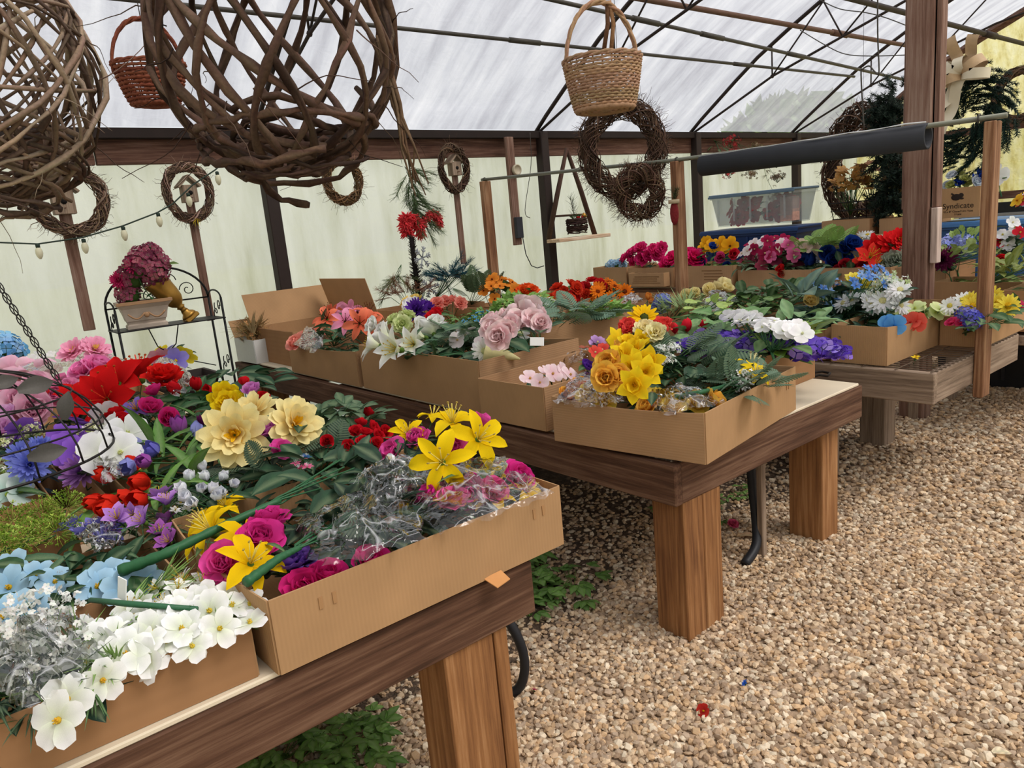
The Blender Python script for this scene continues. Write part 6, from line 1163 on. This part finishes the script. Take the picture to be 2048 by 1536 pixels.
# ================================================================ ON THE SIDE WALL
lt = thing('string_lights', 'green cable of clear pointed bulbs strung along the plastic wall', 'string lights', aty(0, 485, 5.35)); lo = Vector(lt.location)
kp = [aty(px, py, 5.35)-lo for px, py in ((-60, 482), (0, 485), (75, 488), (165, 475), (245, 452), (315, 425), (345, 408), (385, 370), (430, 340), (455, 318))]
MB().tube(kp, .005, 5).obj('cable', m_plain('green_cable', '#2c3a30', .6), lt)
BULB = m_plain('frosted_bulb', '#d6d2b4', .25, 0, .05); SOCK = m_plain('green_socket', '#22332a', .6)
for px, py in ((75, 490), (167, 480), (246, 455), (316, 428), (376, 388), (434, 345)):
    p = aty(px, py, 5.35)-lo; b = MB().lathe([(.006, -.085), (.016, -.07), (.021, -.05), (.019, -.03), (.011, -.015), (.001, -.088)][:-1], 10).obj('bulb', BULB, lt, p); MB().lathe([(.012, -.02), (.013, .004), (.006, .008)], 8).obj('socket', SOCK, b)
# etagere with planter and gilded vase
et = thing('metal_etagere', 'black scrollwork metal plant stand with an arched top', 'plant stand', (1.35, 5.3, 0))
BLK = m_plain('black_wrought_iron', '#1d1d1d', .5, .5, .2, 20)
def rod(n, pts, r=.006, m=BLK, par=et): return MB().tube(pts, r, 6).obj(n, m, par)
for sx in (-.33, .33):
    for sy in (-.13, .13): rod('leg_rod', [(sx, sy, 0), (sx, sy, 1.19 if sy > 0 else 1.19)], .008)
    rod('side_arch', [(sx, .13*math.cos(a), 1.19+.05*math.sin(a)) for a in [PI*i/10 for i in range(11)]])
    for z in (.35, .75, 1.13): rod('side_scroll', [(sx, .02+.045*math.cos(a)*(1-a/9), z-.08+.05*math.sin(a)*(1-a/9)+.012*a) for a in [i*.45 for i in range(18)]], .0035); rod('side_scroll', [(sx, -.06-.03*math.cos(a)*(1-a/9), z+.0+.045*math.sin(a)*(1-a/9)) for a in [i*.45 for i in range(16)]], .0035)
rod('back_arch', [(.33*math.cos(a), .13, 1.19+.24*math.sin(a)) for a in [PI*i/20 for i in range(21)]], .008); rod('back_rail', [(-.33, .13, 1.19), (.33, .13, 1.19)])
for k, (cx, cz, s) in enumerate(((-.2, 1.26, 1), (-.08, 1.33, -1), (.08, 1.33, 1), (.2, 1.26, -1), (-.05, 1.24, 1), (.05, 1.24, -1))):
    rod('arch_scroll', [(cx+s*.055*math.cos(a)*(1-a/10), .13, cz+.055*math.sin(a)*(1-a/10)) for a in [i*.4 for i in range(22)]], .0035)
for z in (1.055, .55): rbox('shelf', (-.34, -.14, z-.008), (.34, .14, z), BLK, et, .002)
rod('sway_brace', [(-.1, .13, 1.04), (-.06, .13, .9), (.05, .13, .80), (.3, .13, .70)], .004); rod('sway_brace', [(.1, .13, 1.04), (.06, .13, .9), (-.05, .13, .80), (-.3, .13, .70)], .004)
pl = thing('planter', 'antiqued white rectangular planter with garland relief on the stand', 'planter', (1.215, 5.28, 1.056), -.1); PLM = m_plain('antiqued_white_ceramic', '#b7a898', .7, 0, .3, 12, .3, .3); PLB = m_plain('tan_glaze_rim', '#a07c5a', .6, 0, .25, 14)
V = []; 
for (g, z) in ((-.03, 0), (-.03, .02), (-.04, .03), (-.01, .13), (.012, .155), (.012, .175), (-.004, .175), (-.03, .05)): V += [(-.15-g, -.085-g, z), (.15+g, -.085-g, z), (.15+g, .085+g, z), (-.15-g, .085+g, z)]
MB().add(V, [(3, 2, 1, 0)]+[(i*4+j, i*4+(j+1) % 4, (i+1)*4+(j+1) % 4, (i+1)*4+j) for i in range(7) for j in range(4)]+[(28, 29, 30, 31)]).obj('pot_body', PLM, pl, smooth=False)
rbox('rim_band', (-.166, -.101, .155), (.166, -.096, .176), PLB, pl, .002)
for s in (-1, 1): MB().tube([(s*(.01+.10*i/8), -.088-.012*(i/8), .10-.035*math.sin(PI*i/8)) for i in range(9)], .006, 5).obj('garland_relief', PLB, pl)
MB().sphere((0, -.09, .085), .018, 8, 5, sq=(1, .4, 1)).obj('medallion', PLB, pl)
GOLD = m_plain('antique_gold', '#a8803c', .4, .75, .25, 14)
foot = Vector((1.50, 5.26, 1.065)); axis = (Vector((1.32, 5.28, 1.335))-foot).normalized(); gv = thing('gold_urn', 'tilted antique gold footed urn on the metal stand', 'urn', foot)
gv.rotation_mode = 'QUATERNION'; gv.rotation_quaternion = Vector((0, 0, 1)).rotation_difference(axis)
MB().lathe([(.025, .075), (.018, .09), (.022, .10), (.03, .108), (.022, .118), (.045, .14), (.062, .17), (.07, .22), (.076, .30), (.088, .335), (.086, .34), (.06, .30), (.01, .2)], 28).obj('urn_body', GOLD, gv); rbox('foot_plinth', (-.05, -.05, 0), (.05, .05, .03), GOLD, gv, .006); MB().lathe([(.052, .03), (.045, .045), (.028, .06), (.025, .075)], 24).obj('foot_neck', GOLD, gv)
hc = foot+axis*.42
spray('dusty burgundy hydrangeas with one blue bloom in the gold urn', 'hydrangea', ('#6e2c44', '#8c4258', '#a85a6c'), [hc+Vector((x, y, z)) for x, y, z in ((-.09, 0, -.04), (0, 0, .07), (.08, -.02, .03), (.03, -.06, -.02), (-.04, -.05, .03), (-.12, .02, -.14), (.05, 0, .10))], .09, tuple(-axis*.2), 'broad', 5, '#5f7a3a', .1)
spray('bright pink mum and blue bloom tucked in the urn bouquet', 'mum', [('#8c1440', '#c83068', '#c83068'), ('#3a5c9c', '#6a90cc', '#6a90cc')], [hc+Vector((-.08, -.08, .04)), hc+Vector((-.17, -.03, -.04))], .055, tuple(-axis*.2), 'broad', 2, '#6f8a3a', .09, face=(-.3, -.9, .3), fj=.1)
pp = thing('black_planter', 'square black planter with pansies at the end of the near bench', 'planter', (1.27, 4.85, .55)); V = []
tag(rbox('plant_stool', (1.12, 4.7, 0), (1.42, 5.0, .55), W_dark(2)), 'dark timber stool under the black planter', 'stool')
for (g, z) in ((.10, 0), (.16, .18), (.18, .18), (.18, .21), (.16, .21), (.13, .06)): V += [(-g, -g, z), (g, -g, z), (g, g, z), (-g, g, z)]
MB().add(V, [(3, 2, 1, 0)]+[(i*4+j, i*4+(j+1) % 4, (i+1)*4+(j+1) % 4, (i+1)*4+j) for i in range(5) for j in range(4)]+[(20, 21, 22, 23)]).obj('pot', m_plain('brown_black_pot', '#2a201c', .6), pp, smooth=False)
spray('purple yellow and pink pansies in the black planter', 'five', [('#6a58c0', '#9c90e0', '#f0d040'), ('#e0b010', '#f4dc38', '#604010'), ('#d85070', '#f4a8b8', '#f0d040')], pix((318, 712), (345, 715), (352, 722), (335, 705), (372, 712), (365, 705), (325, 722), z=.80), .085, (.05, .05, -.12), 'broad', 8, DG, .1, face=FC)
# pine swag with red plumes, snowflake tree, teal spruce spray
ps = thing('pine_swag', 'hanging pine swag with red feather plumes on the plastic wall', 'swag', aty(815, 330, 5.5)); po = Vector(ps.location)
for k in range(34):
    u = k/33; p = aty(812+30*u+R.uniform(-8, 8), 330+110*u, 5.5)-po; put('pine_sprig', leafmesh('pine', '#5b7448', k % 2), ps, p, along_q((R.uniform(-.6, .6), R.uniform(-.5, .1), R.uniform(-1, -.1))), R.uniform(.2, .3))
FEA = leafmesh('pine', '#e03a40', 5)
def plume(parent, pts, col, n=70, l=.07):
    m = MB(); c = lin(col); q = [Vector(p) for p in pts]
    for i in range(n):
        u = i/n*(len(q)-1); k = min(int(u), len(q)-2); p = q[k].lerp(q[k+1], u-k); d = (q[k+1]-q[k]).normalized()
        for s in range(5): e = (d*.4+vrand(.9)).normalized()*l*R.uniform(.6, 1); m.tube([p, p+e*.6, p+e+Vector((0, 0, -.012))], [.007, .008, .002], 3, jit(c, .15))
    m.tube(q, .004, 5, c); return m.obj('feather_plume', PETAL, parent)
plume(ps, [aty(820, 470, 5.45)-po, aty(808, 450, 5.45)-po, aty(812, 435, 5.45)-po, aty(830, 440, 5.45)-po, aty(842, 465, 5.45)-po], '#ee4a50', 90, .085)
plume(ps, [aty(838, 462, 5.45)-po, aty(850, 438, 5.45)-po, aty(864, 426, 5.45)-po, aty(875, 432, 5.45)-po, aty(878, 448, 5.45)-po], '#f25a5e', 90, .06)
tb = aty(838, 605, 5.35); tr = thing('tinsel_tree', 'slim black twig column with grey snowflake cutouts', 'decoration', (tb.x, 5.35, ZT+.01)); ht = aty(835, 475, 5.35).z-tr.location.z
m = MB()
for i in range(420): u = R.random(); a = R.uniform(0, 6.28); rr = .075*(1-.55*u); p = Vector((0, 0, ht*u)); m.tube([p, p+Vector((rr*math.cos(a), rr*math.sin(a), .03))], [.003, .002], 3, jit(lin('#26221f'), .3))
m.tube([(0, 0, 0), (0, 0, ht)], .02, 6, lin('#1c1816')); m.obj('twig_column', TWIG, tr); MB().lathe([(.08, 0), (.075, .03), (.02, .04)], 16).obj('base', m_plain('dark_base', '#2a2420'), tr)
SNO = m_plain('grey_glitter_felt', '#8d9296', .8, 0, .2, 60)
for (dx, z, s, ry) in ((.03, ht*.78, .095, .2), (.07, ht*.45, .085, -.3), (-.03, ht*.3, .07, .1)):
    m = MB()
    for k in range(6):
        a = k*PI/3+.2; d = Vector((math.cos(a), 0, math.sin(a))); p = Vector((-math.sin(a), 0, math.cos(a))); m.tube([Vector((0, 0, 0)), d*s], s*.07, 4)
        for q in (.5, .75):
            for sg in (1, -1): m.tube([d*s*q, d*s*(q+.2)+p*sg*s*.22], s*.06, 4)
    m.obj('snowflake', SNO, tr, (dx, -.085, z), (0, 0, ry))
greens('teal spruce spray sticking out beside the snowflake column', aty(905, 560, 5.3), 0, 0, 26, .12, .04, 'pine', '#1d5a66', .24, tail=(-.2, 0, -.14), rise=.06, lift=.7, name='spruce_spray')
greens('dry reddish twigs around the snowflake column', aty(820, 590, 5.3), 0, 0, 16, .2, .08, 'pine', '#9a6a50', .2, tail=(0, 0, -.15), rise=.04, lift=1.2, name='dry_twig_bunch')
greens('olive pine sprig beside the snowflake column', aty(795, 555, 5.35), 0, 0, 5, .04, .03, 'pine', '#6f7d50', .3, tail=(.05, 0, .1), rise=.02, lift=-1.5, name='pine_sprig')
spray('coral wrapped flowers behind the purple puff', 'carnation', ('#e06a58', '#f8a494', '#f8d0c0'), pix((890, 606), (905, 604), (920, 608), (875, 610), z=.98), .06, (.05, .05, -.15), 'lance', 3, MG, .1, face=FC)
# hanging timber with thermometer and switch
tv = rbox('hanging_timber', (4.69, 5.6, 1.29), (4.78, 5.64, 2.3), W_post(2)); tag(tv, 'vertical brown board with a dial and a dark switch box', 'board')
o = MB().lathe([(.001, 0), (.05, 0), (.05, .03), (.04, .032), (.038, .026), (.001, .026)], 20).obj('dial', m_plain('cream_dial', '#b9ad94', .4, 0, .1), tv, (.03, -.03, .2), (PI/2, 0, 0)); rbox('switch_box', (-.04, -.06, -.44), (.04, -.02, -.24), FOAM, tv, .004)
MB().tube([(.03, -.05, -.44), (.06, -.04, -.6), (.12, -.04, -.72), (.2, -.03, -.75), (.3, -.02, -.74)], .005, 5).obj('wire', FOAM, tv)
# triangular twig shelf with nest
sh = thing('triangle_shelf', 'triangular bark twig shelf holding a vine nest on the wall', 'shelf', aty(1145, 482, 5.58)); so = Vector(sh.location); ap = aty(1133, 297, 5.6)-so; L_, R_ = aty(1097, 478, 5.6)-so, aty(1190, 470, 5.6)-so
for e in (L_, R_): MB().tube([e*1.0+Vector((0, 0, 0)), e.lerp(ap, .5)+vrand(.01), ap], [.028, .026, .02], 7, [jit(lin('#4a362c'), .3) for _ in range(21)]).obj('bark_branch', TWIG, sh)
MB().tube([e_ for e_ in (L_.lerp(ap, .25), R_.lerp(ap, .25))], .012, 6, lin('#4a362c')).obj('cross_twig', TWIG, sh)
sb = rbox('shelf_board', (L_.x-.02, -.16, L_.z-.04), (R_.x+.05, .03, L_.z-.005), m_wood('pale_bark_board', '#8a6a4c', '#d0b394', '#e6d6c0', 0), sh, .004)
ns = thing('vine_nest', 'dark vine nest basket with holly and gold bell on the triangle shelf', 'nest', so+Vector((-.0, -.08, L_.z+.0)))
for k in range(26): z = .012+.16*R.random(); rr = .095+.02*math.sin(z*15); MB().tube([((rr+R.uniform(-.012, .012))*math.cos(a), (rr*.8+R.uniform(-.01, .01))*math.sin(a), z+R.uniform(-.01, .01)) for a in [2*PI*i/18 for i in range(19)]], .006, 4, jit(lin('#3a2a24'), .3)).obj('vine', TWIG, ns)
for k in range(8): put('holly_leaf', leafmesh('broad', '#3c5a36', k % 2), ns, (R.uniform(-.07, .07), R.uniform(-.05, .05), .17), along_q((R.uniform(-1, 1), R.uniform(-1, 1), 1)), .08)
put('evergreen_sprig', leafmesh('pine', '#54603c', 0), ns, (-.02, 0, .15), along_q((-.1, 0, 1)), .28)
for k in range(5): MB().sphere((R.uniform(-.09, .05), -.06, .17+R.uniform(0, .03)), .012, 6, 4, lin('#b01c20')).obj('red_berry', PETAL, ns)
MB().lathe([(.03, 0), (.022, .03), (.008, .045), (.002, .048)], 12).obj('gold_bell', GOLD, ns, (.07, -.04, .18))
# hanging dried bunches on the far side wall
spray('dried red berry bunch hanging from the eave board', 'berry', ('#8c1a22', '#b8323a', '#6a2c28'), [aty(1463, 290, 5.5), aty(1470, 310, 5.5), aty(1455, 325, 5.5), aty(1462, 345, 5.5)], .12, (.0, .23, .24), 'broad', 8, '#4d5a38', .12, name='dried_bunch', cat='dried flowers')
spray('dried brown statice bunch hanging next to the red berries', 'berry', ('#6a5a40', '#8a765a', '#544a34'), [aty(1510, 300, 5.5), aty(1515, 330, 5.5), aty(1500, 345, 5.5)], .12, (.0, .23, .26), 'grass', 6, '#6d6242', .16, name='dried_bunch', cat='dried flowers')
spray('long dried grey twig bunch hanging by the far wall post', 'berry', ('#6a5a50', '#877668', '#54483e'), [aty(1553, 330, 5.45), aty(1555, 360, 5.45), aty(1552, 395, 5.45)], .12, (.0, .26, .40), 'grass', 6, '#665648', .12, name='dried_bunch', cat='dried flowers')
# evergreen garland and the big evergreen wreath with its bow
def garland(label, pts, rr, n, col, s):
    t = thing('evergreen_garland', label, 'garland', pts[0]); o = Vector(pts[0]); q = [Vector(p)-o for p in pts]
    for i in range(n):
        u = R.random()*(len(q)-1); k = min(int(u), len(q)-2); p = q[k].lerp(q[k+1], u-k)+vrand(rr*.5); put('sprig', leafmesh('fir', col, i % 3), t, p, along_q(vrand(1)+Vector((-.3, -.2, -.2))), s*R.uniform(.7, 1.2))
    MB().tube(q, .012, 5, lin('#2a2a20')).obj('core_wire', TWIG, t); return t
garland('dark evergreen garland hanging behind the centre post', [atx(1780, 190, 6.6), atx(1765, 260, 6.6), atx(1790, 350, 6.6), atx(1775, 420, 6.6)], .2, 220, '#24362a', .17)
wc = atx(1935, 240, 6.5); ew_ = thing('evergreen_wreath', 'big dark evergreen wreath behind the rail end', 'wreath', wc)
for k in range(240): a = R.uniform(0, 6.28); rr = R.uniform(.04, .32); put('sprig', leafmesh('fir', '#1f3a30', k % 3), ew_, (R.uniform(-.06, .06), rr*math.cos(a)*1.0, rr*math.sin(a)*1.25), along_q((R.uniform(-.5, .2), math.cos(a+1.2), math.sin(a+1.2))), R.uniform(.11, .17))
MB().tube([(0, .22*math.cos(a), .275*math.sin(a)) for a in [2*PI*i/24 for i in range(25)]], .010, 6, lin('#26301f')).obj('ring', TWIG, ew_)
bw = thing('ribbon_bow', 'cream and beige striped ribbon bow above the evergreen wreath', 'bow', atx(1925, 150, 6.3)); RIB = m_plain('cream_satin_ribbon', '#d8cdb4', .45, 0, .08, 6); RIB2 = m_plain('striped_beige_ribbon', '#b99c78', .6, 0, .3, 18)
def ribbon(pts, wv, mat, name='ribbon_loop'):
    V = []; 
    for p in pts: p = Vector(p); V += [p-Vector(wv), p+Vector(wv)]
    b = len(V); V2 = V+[Vector(v)+Vector((.002, 0, 0)) for v in V]; F = [(2*i, 2*i+1, 2*i+3, 2*i+2) for i in range(len(pts)-1)]; F += [tuple(b+j for j in f[::-1]) for f in F]; MB().add(V2, F).obj(name, mat, bw)
for k, (a, l) in enumerate(((2.5, .15), (.6, .17), (-.1, .18), (3.4, .13), (1.7, .13))):
    d = Vector((0, -math.cos(a), math.sin(a))); ribbon([d*(l*.5*(1-math.cos(t)))+Vector((-.09*math.sin(t), 0, 0)) for t in [2*PI*i/14 for i in range(15)]], Vector((0, math.sin(a), math.cos(a)))*.035, RIB if k % 2 == 0 else RIB2)
for a, l in ((1.9, .28), (1.3, .26), (-1.9, .42), (-2.2, .3)):
    d = Vector((0, -math.cos(a), math.sin(a))); ribbon([d*l*i/8+Vector((-.03*math.sin(i*1.1), 0, .01*math.sin(i))) for i in range(9)], Vector((0, math.sin(a), math.cos(a)))*.04, RIB if a < 0 else RIB2, 'ribbon_tail')
# stocking on the middle upright
sk = thing('stocking_ornament', 'small plaid red stocking with a green sprig on the timber upright', 'ornament', (3.905, 3.06, 1.47)); m = MB()
m.sphere((0, 0, 0), .04, 10, 8, lin('#8c1c20'), (.45, .8, 1.9)); m.obj('stocking', m_plain('red_plaid', '#7d2024', .8, 0, .6, 70), sk); MB().tube([(0, 0, .06), (0, 0, .085)], .035, 10, lin('#c8b898')).obj('cuff', m_plain('tan_cuff', '#b5a184', .8), sk)
for k in range(4): put('sprig', leafmesh('pine', '#33502f', k % 2), sk, (0, R.uniform(-.02, .02), .085), along_q((-.2, R.uniform(-.6, .6), 1)), .09)
# hanging S hook wire and loose wires under the roof
hk = [Vector(v) for v in [atx(px, py, 6.2) for px, py in ((1728, 260), (1722, 150), (1726, 138), (1738, 132), (1748, 142), (1755, 148), (1758, 138), (1755, 30))]]; hk.append(Vector((hk[-1].x, hk[-1].y, 3.84)))
pipe('hanging_hook', hk, .006, STEEL, 'long grey wire hook hanging from the roof pipe', 'hook', k=5)
for k, (pts, lab) in enumerate((([(1640, 0), (1680, 18), (1730, 25), (1770, 35), (1815, 52)], 'loose curly wire under the roof near the centre post'), ([(1600, 60), (1650, 90), (1690, 108), (1740, 112), (1815, 110)], 'sagging wire pair under the rusty purlin'), ([(1060, 265), (1062, 330), (1050, 420), (1060, 436)], 'kinked wire dangling by the second wall post'))):
    pipe('loose_wire', [atx(p[0], p[1], 6.6 if k < 2 else 4.9) for p in pts], .004, STEEL, lab, 'wire', k=4)
# ================================================================ ON THE GROUND
HOSE = m_plain('black_hose', '#25262a', .5, 0, .2, 20)
pipe('garden_hose', [(1.16, 1.9, .5), (1.20, 1.80, .42), (1.27, 1.72, .28), (1.30, 1.69, .14), (1.28, 1.72, .02), (1.2, 1.8, .012)], .016, HOSE, 'black hose curving to the gravel beside the near bench leg', 'hose')
pipe('garden_hose', [(2.66, 1.74, .5), (2.66, 1.73, .3), (2.65, 1.71, .16), (2.60, 1.68, .06), (2.50, 1.67, .015)], .02, HOSE, 'thick black hose hanging down under the second bench', 'hose')
tag(rbox('ground_stake', (2.625, 1.66, 0), (2.655, 1.69, .5), W_grey(2)), 'slim grey stake behind the thick black hose', 'stake')
def weeds(label, spots, group):
    for (x, y, s) in spots:
        t = thing('weed_plant', label, 'weed', (x, y, 0), 0, group)
        for k in range(14): a = R.uniform(0, 6.28); d = R.uniform(.02, .11)*s; put('leaf', leafmesh('trio', R.choice(('#4f7a2c', '#6a9440', '#5b8234')), k % 2), t, (d*math.cos(a), d*math.sin(a), R.uniform(.01, .06)*s), along_q((math.cos(a), math.sin(a), R.uniform(-.1, .5))), R.uniform(.035, .06)*s)
        m = MB()
        for k in range(6): a = R.uniform(0, 6.28); m.tube([(0, 0, 0), (.05*s*math.cos(a), .05*s*math.sin(a), .04*s)], .0015, 3, lin('#5a7a34'))
        m.obj('stems', STEM, t)
weeds('low green weed growing in gravel under the near bench', [(R.uniform(.2, .8), R.uniform(1.75, 2.6), R.uniform(1, 1.6)) for k in range(26)], 'weeds under the near bench')
weeds('low green weed in the gap between the two long benches', [(R.uniform(1.25, 1.95), R.uniform(2.05, 2.6), R.uniform(1, 1.5)) for k in range(20)], 'weeds between the benches')
weeds('small weed in the shade under the second bench', [(R.uniform(2.5, 3.2), R.uniform(2.0, 2.5), R.uniform(.7, 1.1)) for k in range(8)], 'weeds under the second bench')
for (px, py, sp, cl, s, lab) in ((1408, 1422, 'four', ('#a01820', '#d83a30', '#e0b020'), .022, 'fallen red and yellow petal scrap on the gravel'), (1490, 1367, 'star', ('#1c4cc0', '#3a78ec', '#3a78ec'), .014, 'tiny blue fallen blossom on the gravel'), (1068, 1380, 'star', ('#7a1038', '#b82460', '#b82460'), .014, 'tiny magenta fallen blossom near the hose'), (1465, 1050, 'peony', ('#c02050', '#ea6a90', '#f0d0d0'), .03, 'pink fallen bloom under the second bench')):
    p = atz(px, py, .018); spray(lab, sp, cl, [p], s, (.0, .0, -.008), 'lance', 0, name='fallen_petal', handle=False, cat='petal')
for (px, py, s, c_, lab) in ((1480, 1072, .10, '#b79a78', 'dry curled tan leaf beside the pink fallen bloom'), (1985, 1505, .06, '#d8c8a8', 'pale dry leaf on the open gravel')):
    p = atz(px, py, .02); o = put('dry_leaf', leafmesh('broad', c_, 3), None, p, along_q((.8, -.5, .1)), s); tag(o, lab, 'leaf')
db = tub('plastic_tub', 'dark plastic tub standing on the gravel beyond the mesh bench', 6.0, 6.6, 1.62, 2.3, .0, .5, m_plain('black_plastic_tub', '#2c2c30', .35, 0, .2), m_plain('grey_tub_lid', '#4a4c52', .4), 0, .04, 'tub')

# ================================================================ OUTSIDE: trees whose shapes blur through the film
def tree(label, x, y, h, cr, col, seed):
    t = thing('outdoor_tree', label, 'tree', (x, y, -.03)); MB().tube([(0, 0, 0), (.05, .03, h*.4), (0, 0, h*.75)], [.16, .13, .05], 8, lin('#4a3c30')).obj('trunk', TWIG, t)
    rs = np.random.RandomState(seed); m = MB(); c = np.array(lin(col))
    for k in range(2600):
        d = rs.normal(size=3); d /= np.linalg.norm(d); p = d*cr*rs.uniform(.5, 1)**.5*np.array([1, 1, .85]) + np.array([0, 0, h*.68]); e = rs.normal(size=3)*.12; f = rs.normal(size=3)*.12
        m.add([p-e, p+f, p+e, p-f], [(0, 1, 2, 3)], tuple(np.clip(c*rs.uniform(.6, 1.3), 0, 1)))
    tag(m.obj('crown', LEAF, t), kind='stuff')
tree('leafy tree outside beyond the far corner of the side wall', 15.0, 8.6, 3.4, 1.5, '#5c7a3c', 1)
tree('leafy tree outside beyond the yellow end wall', 16.5, 1.4, 3.4, 1.6, '#7c8c3c', 2)
tree('bushy tree outside beyond the end wall near the vent', 14.5, 4.6, 2.2, 1.0, '#6a8a44', 3)

# small marks: a torn cardboard corner and the stain on the plywood corner
MB().add([(0, 0, 0), (.05, -.004, .004), (.055, -.03, -.012), (.012, -.035, -.016), (0, 0, .002), (.05, -.004, .006), (.055, -.03, -.010), (.012, -.035, -.014)], [(0, 3, 2, 1), (4, 5, 6, 7), (0, 1, 5, 4), (1, 2, 6, 5), (2, 3, 7, 6), (3, 0, 4, 7)]).obj('torn_flap', m_plain('orange_card_scrap', '#c98f58', .8), tA, (.12, -.315, .004), smooth=False)
b2_ = [o for o in COL.objects if o.name.startswith('display_bench') and 'cream plywood' in o['label']][0]
q = [atz(px, py, ZT+.002)-Vector(b2_.location) for px, py in ((1612, 752), (1625, 745), (1645, 743), (1660, 746), (1655, 752), (1638, 750), (1622, 755), (1612, 753))]
MB().tube(q, .006, 5).obj('dark_stain', m_plain('dark_stain', '#2b2520', .9), b2_)
